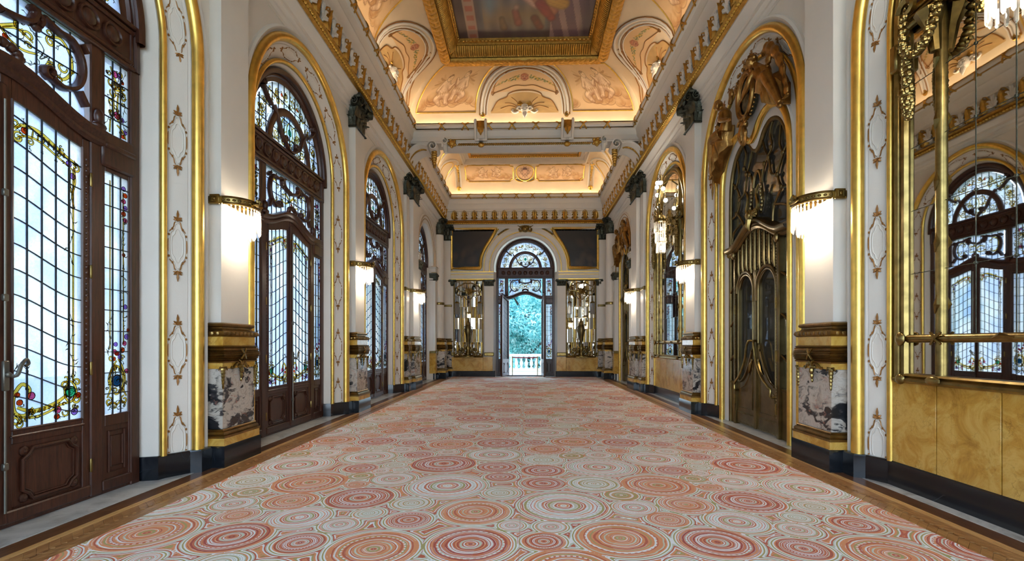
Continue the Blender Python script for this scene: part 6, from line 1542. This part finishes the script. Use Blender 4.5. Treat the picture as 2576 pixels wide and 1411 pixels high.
# vestibules behind the bronze doors
for yc, nm in ((BAYS[2], 'near'), (20.15, 'far')):
    m = M(); x0, x1, a, b = 4.46, 7.2, yc-1.6, yc+1.6
    m.add([(x0,a,0),(x1,a,0),(x1,b,0),(x0,b,0),(x0,a,5.8),(x1,a,5.8),(x1,b,5.8),(x0,b,5.8)], [(0,1,5,4),(1,2,6,5),(2,3,7,6),(4,5,6,7)])
    m.box(x1-.06, x1, a, b, 0, .9); m.box(x1-.1, x1, yc-.7, yc-.62, .9, 3.2); m.box(x1-.1, x1, yc+.62, yc+.7, .9, 3.2)
    V = tag(obj('vestibule', m, VEST, smooth=0), 'dim grey vestibule behind the %s bronze door' % nm, 'vestibule', 'structure')
    obj('vestibule_floor', M().box(x0, x1, a, b, -.05, .0), WALNUT, V, 0)
    if nm == 'near':
        S = thing('sconce', 'small lit sconce on the vestibule wall behind the bronze door glass', 'wall lamp', (7.05, 10.3, 2.05), RIGHT)
        br = M().tube(smooth_pts([(0,.1,0),(0,-.05,.05),(-.1,-.15,.08)], 4), .015, 6); br.tube(smooth_pts([(0,-.05,.05),(.1,-.15,.1)], 3), .015, 6); br.ball((0,.08,-.05), (.05,.04,.12), 8, 5); obj('bracket', br, BRASS, S)
        for x in (-.1, .1): obj('bulb', M().ball((x,-.15,.12), .035, 8, 6), BULB, S)
        light('bulb_light', 'POINT', (0,-.3,.1), 22, (1,.85,.65), parent=S, shadow_soft_size=.05)
# ------------------------------------------------------------------ last bay surrounds with imposts
for n_, rz, nm, y2 in ((12, LEFT, 'the last stained glass door', 4.47), (13, RIGHT, 'the last bronze door', 4.27)):
    T = thing('trim_%d' % n_, 'plain archivolt on small black capitals around '+nm, 'arch surround', (0, 20.15, 0), rz, 'structure')
    obj('archivolt', M().arch([(1.86,4.13),(1.85,4.085),(1.80,4.07),(1.72,4.075),(1.71,4.10),(1.58,4.10),(1.56,4.12),(1.49,4.13),(1.48,y2),(1.47,y2+.02)], ZS, 36, 0), PLASTER, T, 28)
    for r_ in (1.79, 1.66): obj('gilt_line', M().arch(roll(r_, 4.075 if r_ > 1.7 else 4.10, .016, 6), ZS, 36, ZS+.1), OLDGOLD, T)
    for s in (-1, 1):
        im = M(); im.box(min(s*1.44,s*1.92), max(s*1.44,s*1.92), 3.98, 4.3, 5.05, 5.13, .015); im.box(min(s*1.47,s*1.88), max(s*1.47,s*1.88), 4.01, 4.3, 4.86, 5.05, .01); im.box(min(s*1.44,s*1.90), max(s*1.44,s*1.90), 3.99, 4.3, 4.82, 4.86, .01); im.box(min(s*1.50,s*1.84), max(s*1.50,s*1.84), 4.03, 4.3, 1.30, 4.5, .006)
        I_ = obj('impost', im, PLASTER, T, 25)
        gi = M(); gi.box(min(s*1.435,s*1.925), max(s*1.435,s*1.925), 3.972, 4.2, 5.10, 5.115); gi.box(min(s*1.435,s*1.91), max(s*1.435,s*1.91), 3.982, 4.2, 4.83, 4.85); obj('gilt_line', gi, OLDGOLD, I_)
        cp = M(); cp.loft([(0,4.48),(.02,4.5),(.0,4.54),(.03,4.66),(.07,4.76),(.08,4.80)], lambda e: [(s*1.67-.17-e,4.3),(s*1.67-.17-e,4.03-e),(s*1.67+.17+e,4.03-e),(s*1.67+.17+e,4.3)])
        for k in range(4): cp.ball((s*1.67-.15+.1*k, 4.0, 4.62), (.05,.05,.10), 7, 5)
        for q_ in (-1, 1): cp.ball((s*1.67+q_*.19, 3.97, 4.74), (.06,.05,.06), 8, 5)
        obj('small_capital', cp, DARKBRZ, I_)
        obj('marble_base', M().box(min(s*1.48,s*1.86), max(s*1.48,s*1.86), 4.01, 4.3, .28, 1.20, .006), SIENA, I_); obj('bronze_base', M().box(min(s*1.47,s*1.87), max(s*1.47,s*1.87), 4.0, 4.3, 1.18, 1.30, .02), BRASS, I_)
# ------------------------------------------------------------------ end wall: rings, impost bands, dado, mirrors, paintings
T = thing('trim_14', 'concentric gilt lined archivolt over the garden door', 'arch surround', (XC, 0, 0), 0, 'structure')
obj('archivolt', M().arch([(2.12,YF+.01),(2.11,YF-.05),(2.04,YF-.07),(2.0,YF-.05),(1.98,YF-.03),(1.82,YF-.03),(1.80,YF-.05),(1.74,YF-.06),(1.70,YF-.04),(1.66,YF),(1.55,YF+.05),(1.46,YF+.30),(1.44,YF+.34)], 5.4, 36, 5.2), PLASTER, T, 28)
obj('reveal', M().arch([(1.62,YF-.0),(1.60,YF-.01),(1.55,YF+.05),(1.46,YF+.30),(1.44,YF+.34)], 5.4, 36, 0), PLASTER, T, 28)
for r_ in (2.055, 1.77): obj('gilt_line', M().arch(roll(r_, YF-.06, .022, 6), 5.4, 36, 5.2), GOLD, T)
ks = M(); ks.ball((0,YF-.15,7.30), (.20,.12,.20), 12, 8); ks.ball((0,YF-.24,7.25), (.10,.08,.12), 10, 6)
for s in (-1, 1):
    ks.tube([(s*(.24+.12*(1-t)*cos(8*t)), YF-.16, 7.40+.12*(1-t)*sin(8*t)) for t in [k/14 for k in range(15)]], [.06*(1-.5*k/14) for k in range(15)], 6); ks.tube(smooth_pts([(s*.12,YF-.2,7.2),(s*.26,YF-.16,7.16),(s*.3,YF-.14,7.3)], 4), [.05]*9, 6)
    for k in range(14): a = radians(78-2.1*k); ks.ball((s*2.09*cos(a), YF-.08, 5.4+2.09*sin(a)), (.06,.05,.045), 7, 4)
for k in range(5): a = pi*k/4; ks.ball((.13*cos(a), YF-.16, 7.42+.12*sin(a)), (.06,.06,.07), 8, 5)
obj('keystone_cartouche', ks, BRASS, T)
for s in (-1, 1):
    im = M(); a, b = sorted((XC+s*1.60, s*3.80))
    im.box(a, b, YF-.10, YF+.01, 5.06, 5.20, .015); im.box(a, b, YF-.06, YF+.01, 4.86, 5.06, .01); im.box(a, b, YF-.09, YF+.01, 4.78, 4.86, .015); I_ = obj('impost_band', im, PLASTER, T, 25)
    gi = M(); gi.box(a, b, YF-.112, YF-.09, 5.16, 5.205); gi.box(a, b, YF-.105, YF-.08, 4.79, 4.835); gi.box(a, b, YF-.075, YF-.05, 5.03, 5.055); obj('gilt_line', gi, GOLD, I_)
    for x0, x1, nm in ((s*1.57, s*2.02, 'inner'), (s*3.50, s*3.72, 'outer')):
        x0, x1 = sorted((x0, x1)); st = M().box(x0, x1, YF-.07, YF+.01, 1.20, 4.5, .006); st.box(x0-.015, x1+.015, YF-.09, YF, 4.44, 4.48, .006)
        S_ = obj('flat_pilaster', st, PLASTER, T, 25)
        cp = M(); cp.loft([(0,4.48),(.02,4.52),(.01,4.56),(.03,4.68),(.07,4.76),(.07,4.80)], lambda e: [(x0-e,YF),(x0-e,YF-.07-e),(x1+e,YF-.07-e),(x1+e,YF)])
        n = 5 if nm == 'inner' else 3
        for k in range(n): cp.ball((x0+(x1-x0)*(k+.5)/n, YF-.10, 4.62), (.05,.05,.10), 7, 5)
        for q_ in (x0-.03, x1+.03): cp.ball((q_, YF-.13, 4.73), (.07,.06,.06), 8, 5)
        obj('small_capital', cp, DARKBRZ, S_); obj('bronze_base', M().box(x0-.02, x1+.02, YF-.10, YF, 1.02, 1.20, .03), BRASS, S_)
    for x0, x1 in ((1.57, 2.05), (2.05, 3.72)): 
        a, b = sorted((s*x0, s*x1)); obj('dado_slab', M().box(a+.004, b-.004, YF-.10 if x0 < 2 else YF-.07, YF, .28, .98, .006), SIENA, WALL_F)
m = M()
for s in (-1, 1): a, b = sorted((XC+s*1.50, s*4.0)); m.box(a, b, YF-.14, YF+.2, 0, .28, .01)
tag(obj('baseboard_far', m, BLACK), 'black marble skirting either side of the garden door', 'skirting', 'structure')
# diagonal skirting blocks below the corner columns
def far_mirror(s, nm):
    x0, x1 = 2.06, 3.48
    T = thing('end_wall_mirror', 'tall gilt framed faceted mirror on the end wall, %s side' % nm, 'mirror', (s*2.77, YF, 0))
    w_ = .71; y = -.075
    fr = M()
    for x in (-w_, w_): fr.tube([(x,y-.02,.98),(x,y-.02,4.78)], .032, 8)
    fr.tube([(-w_,y-.02,.98),(w_,y-.02,.98)], .035, 8); fr.tube([(-w_,y-.02,4.76),(w_,y-.02,4.76)], .032, 8)
    fr.box(-w_, w_, y+.02, -.0, .95, 4.8)
    obj('frame', fr, BRASS, T)
    xb = [-.68,-.36,-.12,.12,.36,.68]; zb = [1.0,1.7,2.35,2.9,3.45,4.0,4.72]; r = random.Random(int(60+s))
    for i in range(5):
        for a, b in zip(zb[:-1], zb[1:]):
            cx, cz = (xb[i]+xb[i+1])/2, (a+b)/2; o = obj('mirror_pane', M().box(-(xb[i+1]-xb[i])/2+.004, (xb[i+1]-xb[i])/2-.004, -.004, .004, -(b-a)/2+.004, (b-a)/2-.004), MIRROR, T, 0)
            o.location = (cx, y, cz); o.rotation_euler = (radians(r.uniform(-1.5,1.5)), 0, radians(r.uniform(-2.5,2.5)))
    br = M()
    for s_ in (-1, 1):
        br.tube([(s_*.36,y-.05,1.0),(s_*.36,y-.05,3.9)], .022, 6); br.tube([(x*s_,y-.06,z) for x, z in smooth_pts([(.36,3.9),(.42,4.02),(.55,4.05),(.50,4.22),(.56,4.4),(.36,4.52),(.18,4.62),(0,4.6)], 4)], .028, 6); br.tube([(x*s_,y-.06,z) for x, z in smooth_pts([(.36,3.9),(.25,3.98),(.12,3.84),(0,3.82)], 4)], .024, 6)
        br.tube([(x*s_,y-.06,z) for x, z in smooth_pts([(.56,4.4),(.62,4.3),(.60,4.15)], 3)], .02, 6)
    obj('tracery', br, BRASS, T)
    st = M()
    for k in range(20): a = 2*pi*k/20; L = .24 if k % 2 else .17; st.tube([(0,y-.08,4.22),(L*.6*cos(a),y-.10,4.22+L*.5*sin(a)),(L*1.1*cos(a),y-.08,4.22+L*.85*sin(a))], [.02,.034,.006], 5)
    st.ball((0,y-.10,4.22), .08, 9, 6)
    for s_ in (-1, 1): st.tube([(s_*.25,y-.08,4.22),(s_*.5,y-.08,4.24)], [.03,.012], 5)
    obj('sunburst', st, BRASS, T)
    for s_ in (-1, 1):
        ln = M(); ln.lathe([(.02,3.72),(.10,3.66),(.11,3.62)], 10, (s_*.56,y-.12,0)); ln.tube([(s_*.56,y-.1,3.7),(s_*.56,y-.06,3.95)], .012, 5); L_ = obj('lantern_cap', ln, BRASS, T)
        for k in range(8): a = 2*pi*k/8; link('crystal_drop', CR2, L_, (s_*.56+.085*cos(a), y-.12+.085*sin(a), 3.62), None, (1.5,1.5,1.8))
    sc_ = M()
    for s_ in (-1, 1):
        for (cx, cz, R, a0, tt) in ((.22,1.16,.16,0,1.6),(.50,1.12,.13,1,1.6),(.36,1.36,.10,2,1.5),(.12,1.42,.09,3,1.5),(.62,1.06,.08,1,1.4)): sc_.tube([(s_*x,y-.09,z) for x, z in spiral(cx, cz, R, R*.2, a0, tt, 20)], .024, 6)
        sc_.tube([(s_*x,y-.10,z) for x, z in smooth_pts([(.68,1.0),(.45,1.02),(.2,1.06),(0,1.05)], 4)], .035, 6)
    obj('base_scrollwork', sc_, BRASS, T)
    U_ = obj('urn', M().lathe([(.001,1.62),(.06,1.63),(.05,1.70),(.075,1.80),(.11,1.98),(.145,2.18),(.15,2.34),(.13,2.46),(.10,2.53),(.075,2.56)], 20), BRONZE, T, 60); U_.location = (0, -.30, 0)
    obj('lid', M().lathe([(.085,2.56),(.09,2.59),(.06,2.66),(.05,2.72),(.025,2.76),(.03,2.80),(.015,2.86),(.001,2.90)], 16), BRASS, U_, 60)
    hn = M()
    for s_ in (-1, 1): hn.tube([(s_*x,0,z) for x, z in smooth_pts([(.13,2.2),(.20,2.3),(.19,2.44),(.11,2.5)], 4)], .014, 6)
    obj('handles', hn, BRASS, U_)
    obj('stand', M().lathe([(.001,1.0),(.15,1.0),(.14,1.05),(.07,1.10),(.06,1.2),(.10,1.32),(.11,1.42),(.07,1.52),(.05,1.58),(.065,1.62),(.001,1.63)], 18), BRASS, U_)
    vs_ = M()
    for s_ in (-1, 1): vs_.tube([(s_*x,-.02,z) for x, z in smooth_pts([(.06,1.15),(.20,1.20),(.20,1.36),(.10,1.44),(.07,1.38)], 4)], .026, 6); vs_.tube([(s_*x,-.02,z) for x, z in smooth_pts([(.1,1.02),(.26,1.04),(.30,1.14),(.22,1.17)], 4)], .026, 6)
    obj('stand_scrolls', vs_, BRASS, U_); obj('ledge', M().box(-.30, .30, -.46, -.02, .95, 1.0, .015), BRASS, T)
far_mirror(-1, 'stained glass'); far_mirror(1, 'bronze door')
# ------------------------------------------------------------------ paintings
def dusk(seed):
    r = random.Random(seed); E = [(r.random(), r.random()*.7, .08+.12*r.random(), .08+.12*r.random(), r.choice([(66,46,34),(54,42,32),(40,36,34),(82,58,42)])) for _ in range(16)]
    def f(u, v):
        c = np.ones(u.shape+(3,))*LIN(30,24,19)*(.6+.5*v)[..., None]
        for ex, ey, rx, ry, col in E: c = soft(c, LIN(*col)*.7, np.clip(1-((u-ex)/rx)**2-((v-ey)/ry)**2, 0, 1)*.8)
        return c
    return f
for s, nm in ((-1, 'stained glass'), (1, 'bronze door')):
    T = thing('framed_painting', 'dark oil painting with curved corner in gilt frame, %s side' % nm, 'painting', (0, YF, 0))
    zlo, zhi = 5.42, 7.26
    inner = lambda v: 2.02+.62*0 if False else (2.24-.78*max(0, (v-.08)/.92)**1.0*sin(pi/2*max(0, (v-.08)/.92))**1.2)
    n = 16; rows = []; cols = []; f = dusk(7+s)
    for j in range(n+1):
        v = j/n; a, b = 3.56, inner(v); rows.append([(s*(a+(b-a)*i/24), -.05, zlo+(zhi-zlo)*v) for i in range(25)]); cols.append(f(np.arange(25)/24, np.full(25, v)))
    link('canvas', paint_mesh(rows, cols, CANVAS, 'canvas'), T)
    ol = [(3.62,zlo-.06),(2.95,zlo-.06),(inner(0)-.02,zlo-.06)]+[(inner(k/10)-.06, zlo+(zhi-zlo)*k/10) for k in range(11)]+[(inner(1)-.12,zhi+.07),(2.6,zhi+.07),(3.62,zhi+.07)]
    fr = M(); P = [(s*x, -.055, z) for x, z in ol]; fr.tube(P, .085, 8, True); fr.tube([(p[0]*1.0, -.14, p[2]) for p in P], .025, 6, True)
    fr2 = M()
    for x, z in ((inner(0),zlo-.05),(inner(1)-.10,zhi+.05),(3.60,zhi+.05),(3.60,zlo-.05)): fr2.ball((s*x,-.08,z), (.10,.05,.10), 9, 6)
    obj('frame', fr, GOLD, T, 50); obj('corner_scrolls', fr2, GOLD, T)
# ------------------------------------------------------------------ garden terrace beyond the door
PALE = plain('pale_stone', srgb(216, 214, 208), 0.7, vary=.05)
m = M(); m.box(-14, 14, YF+.55, 29.2, -.25, -.01)
tag(obj('terrace', m, PALE, smooth=0), 'bright pale terrace floor outside the garden door', 'terrace', 'structure')
m = M(); m.box(-60, 60, -30, 90, -2.6, -2.5)
tag(obj('ground', m, plain('garden_ground', srgb(92,110,84), .9)), 'garden ground below the terrace', 'ground', 'structure')
B_ = thing('balustrade', 'white stone balustrade along the terrace edge', 'balustrade', (0, 28.9, 0))
obj('rail', M().box(-6, 6, -.16, .16, .86, 1.02, .02), PALE, B_); obj('base', M().box(-6, 6, -.16, .16, -.01, .16, .02), PALE, B_)
bal = mesh(M().lathe([(.09,.16),(.09,.22),(.05,.25),(.06,.30),(.10,.42),(.10,.50),(.05,.66),(.04,.72),(.07,.76),(.05,.80),(.09,.83),(.09,.87)], 12), PALE, 'baluster')
for k in range(-14, 15): link('baluster', bal, B_, (k*.30+.1, 0, 0))
RED = plain('red_ribbon', srgb(190, 28, 66), .6)
posts = []
for x, nm in ((-.62, 'stained glass'), (.66, 'bronze door')):
    T = thing('barrier_post', 'brass barrier post holding a red ribbon, nearer the %s side' % nm, 'barrier post', (x, YF+.75, 0), group='barrier posts in the garden doorway')
    obj('base', M().lathe([(.001,-.01),(.15,-.01),(.15,.01),(.03,.03),(.022,.05)], 18), BRASS, T); obj('post', M().lathe([(.022,.05),(.022,.90),(.03,.905),(.03,.98),(.001,.985)], 12), BRASS, T)
rb = M(); rb.grid([[(-.60,YF+.749,z),(0,YF+.749,z-.012),(.64,YF+.749,z)] for z in (.90,.95)]); rb.grid([[(-.60,YF+.752,z),(0,YF+.752,z-.012),(.64,YF+.752,z)] for z in (.90,.95)])
tag(obj('barrier_ribbon', rb, RED), 'red ribbon stretched between the two barrier posts', 'ribbon')
# trees
def leaf_mat():
    t = NT('teal_foliage'); rn = t.noise(t.pos(), 3.5, 4)
    c = t.ramp(rn, [(0.3, srgb(70,146,150)), (0.5, srgb(150,214,210)), (0.62, srgb(226,246,242))])  # white highlights are painted into the leaf colour along with the teal cast
    a = t.n('BsdfDiffuse', {'Color': c}); b = t.n('BsdfTranslucent', {'Color': c})
    return t.surf(t.n('MixShader', {0: .4, 1: a.outputs[0], 2: b.outputs[0]}).outputs[0])
LEAFMAT = leaf_mat(); BARK = plain('bark', srgb(70,58,50), .9, bump=.5, bsc=20)
def tree(label, x, y, h, R, seed, n=9000):
    T = thing('tree', label, 'tree', (x, y, -2.5), 0, group='garden trees'); r = np.random.RandomState(seed)
    tr = M().tube(smooth_pts([(0,0,0),(.1,0,h*.3),(-.1,.1,h*.55),(0,0,h*.8)], 4), [.3-.02*k for k in range(13)], 8)
    for k in range(6): a = k*1.05; tr.tube([(0,0,h*(.35+.06*k)),(R*.4*cos(a),R*.4*sin(a),h*(.5+.05*k)),(R*.7*cos(a),R*.7*sin(a),h*(.58+.05*k))], [.12,.08,.03], 6)
    obj('trunk', tr, BARK, T)
    cl = [(r.uniform(-1,1)*R*.75, r.uniform(-1,1)*R*.75, h*(.12+.82*r.rand()), R*(.25+.22*r.rand())) for _ in range(34)]
    C_ = np.array(cl)[np.arange(n) % len(cl)]; d = r.normal(size=(n,3)); d /= np.linalg.norm(d, axis=1)[:,None]; p = C_[:,:3]+d*C_[:,3:4]*(.75+.3*r.rand(n,1))
    u = r.normal(size=(n,3)); u /= np.linalg.norm(u, axis=1)[:,None]; v = np.cross(u, d); v /= np.linalg.norm(v, axis=1)[:,None]+1e-9; L = .06+.075*r.rand(n,1)
    Q = np.stack([p-u*L, p+v*L*.42, p+u*L, p-v*L*.42], 1).reshape(-1, 3)
    m = M(); m.v = [tuple(q) for q in Q.tolist()]; m.f = [(4*i,4*i+1,4*i+2,4*i+3) for i in range(n)]; obj('crown', m, LEAFMAT, T, 0)
tree('leafy teal tree filling the garden doorway behind the balustrade', 0.3, 33.5, 9.5, 3.4, 1, 90000)
tree('second garden tree half hidden behind the doorway tree', -1.6, 41, 11.5, 3.6, 2, 40000)
tree('third garden tree seen past the other edge of the doorway', 3.4, 49.0, 12.5, 3.8, 3, 30000)
# ------------------------------------------------------------------ carpet: woven discs and contour bands between them
Rt = "370,87,255,O 830,67,200,W 1140,107,125,O 1485,68,215,R 2020,70,270,O 340,205,225,G 645,160,135,V 935,152,155,W 1530,192,300,W 2005,167,165,R 945,283,385,W 335,320,235,R 1740,320,190,R 2040,283,135,G 2040,350,110,W 2530,268,370,R 340,460,240,R 885,465,290,G 1580,480,395,O 1960,408,140,V 2390,440,250,W 1185,590,180,V 560,705,480,W 1330,725,230,W 1885,692,340,O 2560,655,370,R 1690,855,215,O 2440,880,330,W 345,1095,280,R 1175,1060,490,O 2230,1105,500,R"
Lt = "2380,148,320,W 2410,282,215,R 1880,487,430,W 2450,565,190,G 1455,860,240,R 2180,770,370,O 700,912,200,W 275,1110,270,R 1070,1180,490,O 2125,1125,470,R"
TH = radians(1.61)
def fl(px, py):
    a = (px-1288)/1210; z = (866-py)/1210; t = -1.6/z; return (.05+(-sin(TH)+a*cos(TH))*t, (cos(TH)+a*sin(TH))*t, t)
TW, TL, Y0 = 3.98, 3.93, 3.55
tile = []
for S_, x0, sh in ((Rt, 1288, 0), (Lt, 688, TW)):
    for tk in S_.split():
        x, y, r, c = tk.split(','); X, Y, d = fl(x0+float(x)*.2329, 1111+float(y)*.2329); tile.append((X+sh, Y+.02, float(r)*.2329*d/1210, c))
rr = random.Random(12)
def clash(x, y, rad, L): 
    return any(sqrt(min(abs(x-a), TW-abs(x-a))**2+min(abs(y-b)%TL, TL-abs(y-b)%TL)**2) < rad+r*1.0 for a, b, r, c in L)
keep = []
for t in tile:
    t = (t[0], t[1], min(t[2], .44)*.97, t[3])
    if t[1] > Y0+TL-.12: continue
    # shrink on overlap
    rad = t[2]
    for a, b, r, c in keep:
        dx = min(abs(t[0]-a), TW-abs(t[0]-a)); dy = abs(t[1]-b); dy = min(dy, abs(TL-dy)); d = sqrt(dx*dx+dy*dy); rad = min(rad, d-r-.008)
    if rad > .07: keep.append((t[0], t[1], rad, t[3]))
for rad0 in (.36,.30,.24,.18,.13,.10):
    for _ in range(500):
        x, y = rr.uniform(.05, TW-.05), rr.uniform(Y0, Y0+TL)
        if not clash(x, y, rad0+.012, keep): keep.append((x, y, rad0, rr.choice('OWRGWRO')))
discs = []
CXH, CY0, CY1 = 3.5, 1.0, YF-.02
for n_ in range(-1, 6):
    for half in (0, -1):
        for x, y, r, c in keep: 
            X, Y = x+half*TW, y+n_*TL
            if abs(X) < CXH+r and CY0-r < Y < CY1+r: discs.append((X, Y, r, c))
seedr = random.Random(3)
KIND = {'O': 0, 'R': 1, 'W': 2, 'G': 3, 'V': 4}
V = []; F = []; A = []
for X, Y, r, c in discs:
    n = 36 if Y < 9 else 22
    k = KIND[c]+.05+.9*seedr.random(); o = len(V)
    # clip to the carpet rectangle by clamping rim points
    V.append((min(max(X,-CXH),CXH), min(max(Y,CY0),CY1), .0066)); A.append(((V[-1][0]-X)/r, (V[-1][1]-Y)/r, k))
    for j in range(n):
        a = 2*pi*j/n; x, y = X+r*cos(a), Y+r*sin(a); x = min(max(x, -CXH), CXH); y = min(max(y, CY0), CY1)
        V.append((x, y, .0066)); A.append(((x-X)/r, (y-Y)/r, k))
    for j in range(n): F.append((o, o+1+j, o+1+(j+1) % n))
ND = len(V)
# ground between the discs: distance to the nearest disc edge
ys = []; y = CY0
while y < CY1: ys.append(y); y += .022 if 3.2 < y < 7 else (.032 if y < 12 else .05)
ys.append(CY1); xs = np.linspace(-CXH, CXH, 250); DX = np.array([(d[0], d[1], d[2]) for d in discs])
for j, y in enumerate(ys):
    near = DX[np.abs(DX[:,1]-y) < 1.2]
    dd = np.sqrt((xs[:,None]-near[None,:,0])**2+(y-near[None,:,1])**2)-near[None,:,2]
    ds = np.sort(dd, axis=1); g = ds[:,0]; s2 = ds[:,1]-ds[:,0]
    for i, x in enumerate(xs): V.append((float(x), y, .006)); A.append((float(g[i]), float(s2[i]), -1.0))
nx = len(xs)
for j in range(len(ys)-1):
    for i in range(nx-1): a = ND+j*nx+i; F.append((a, a+1, a+1+nx, a+nx))
me = bpy.data.meshes.new('carpet'); me.from_pydata(V, [], F); me.update()
at = me.attributes.new('weave', 'FLOAT_VECTOR', 'POINT'); at.data.foreach_set('vector', np.array(A, dtype=np.float32).ravel())
def carpet_mat():
    t = NT('woven_carpet'); at = t.n('Attribute', None, attribute_name='weave').outputs['Vector']; p = t.pos()
    sp = t.n('SeparateXYZ', {0: at}); ux, uy, k = sp.outputs[0], sp.outputs[1], sp.outputs[2]
    wob = t.math('MULTIPLY', t.math('SUBTRACT', t.noise(p, 9, 2), .5), .07)
    rad = t.math('ADD', t.math('SQRT', t.math('ADD', t.math('MULTIPLY', ux, ux), t.math('MULTIPLY', uy, uy))), wob)
    kind = t.math('FLOOR', k); seed = t.math('FRACT', k)
    O, R, W, G, LG, DR = srgb(236,158,108), srgb(208,108,78), srgb(250,248,244), srgb(188,172,108), srgb(216,218,194), srgb(186,84,68)
    D = {0: [O,R,O,G,O,W,O,R,O,O,LG,O,R,W,O], 1: [W,R,DR,R,O,R,W,R,LG,R,DR,O,R,W,R], 2: [O,R,W,LG,W,O,W,R,W,LG,W,G,W,R,W], 3: [O,W,G,W,LG,W,G,LG,W,W,G,W,LG,G,G], 4: [O,W,W,O,G,G,G,G,G,LG,G,G,G,O,G]}
    col = None; rg = random.Random(5)
    # shift of the band pattern per disc
    f = t.math('FRACT', t.math('ADD', t.math('MULTIPLY', rad, t.math('ADD', .78, t.math('MULTIPLY', seed, .16))), t.math('MULTIPLY', seed, .08)))
    for kk, L in D.items():
        st = []; pos_ = 0.0
        for i, c in enumerate(L*2):
            st.append((min(pos_, .999), c)); pos_ += rg.choice([.018,.03,.04,.055])*(30/31.)
            if len(st) >= 30: break
        tot = pos_; st = [(a/tot, c) for a, c in st]
        rc = t.ramp(f, st, 'CONSTANT')
        col = rc if col is None else t.mix(t.math('GREATER_THAN', kind, kk-.5), col, rc)
    # stitched ring of pale dashes
    ang = t.math('ARCTAN2', uy, ux); dash = t.math('GREATER_THAN', t.math('SINE', t.math('MULTIPLY', ang, 34.0)), -.2)
    rpos = t.math('ADD', .60, t.math('MULTIPLY', seed, .3)); band = t.math('LESS_THAN', t.math('ABSOLUTE', t.math('SUBTRACT', rad, rpos)), .024)
    col = t.mix(t.math('MULTIPLY', t.math('MULTIPLY', dash, band), .9), col, W)
    # contours between discs
    gap = t.math('ADD', ux, t.math('MULTIPLY', wob, .12))
    cg = t.ramp(t.math('MULTIPLY', gap, 5.0), [(0,O),(.05,W),(.11,G),(.17,W),(.22,LG),(.27,R),(.33,W),(.38,O),(.46,G),(.52,W),(.58,R),(.66,O),(.78,LG),(.88,R)], 'CONSTANT')
    mids = t.math('LESS_THAN', uy, .014); cg = t.mix(t.math('MULTIPLY', mids, .55), cg, R)
    col = t.mix(t.math('LESS_THAN', k, -.5), col, cg)
    # seam and pile
    px = t.n('SeparateXYZ', {0: p}).outputs[0]
    fine = t.math('GREATER_THAN', t.math('SINE', t.math('MULTIPLY', rad, t.math('ADD', 70.0, t.math('MULTIPLY', seed, 40.0)))), .72)
    col = t.mix(t.math('MULTIPLY', t.math('MULTIPLY', fine, t.math('GREATER_THAN', k, -.5)), .42), col, t.mix(t.math('GREATER_THAN', t.noise(p, 4, 1), .5), W, O))
    n1 = t.noise(p, 260, 2); col = t.mix(t.math('MULTIPLY', n1, .12), col, srgb(170,140,116), 'MULTIPLY')
    col = t.mix(t.math('MULTIPLY', t.math('LESS_THAN', t.math('ABSOLUTE', px), .004), .5), col, srgb(190,140,110))
    m_ = t.prin(col, .95, normal=t.bump(n1, .35, .01), spec=.1)
    b_ = [n for n in t.t.nodes if n.type == 'BSDF_PRINCIPLED'][0]; b_.inputs['Sheen Weight'].default_value = .10; b_.inputs['Sheen Roughness'].default_value = .35; b_.inputs['Sheen Tint'].default_value = (1,1,1,1)
    return m_
me.materials.append(carpet_mat())
# thickness: a thin edge band
CP = tag(link('carpet', me), 'woven carpet of orange, red and cream concentric discs filling the hall', 'carpet')
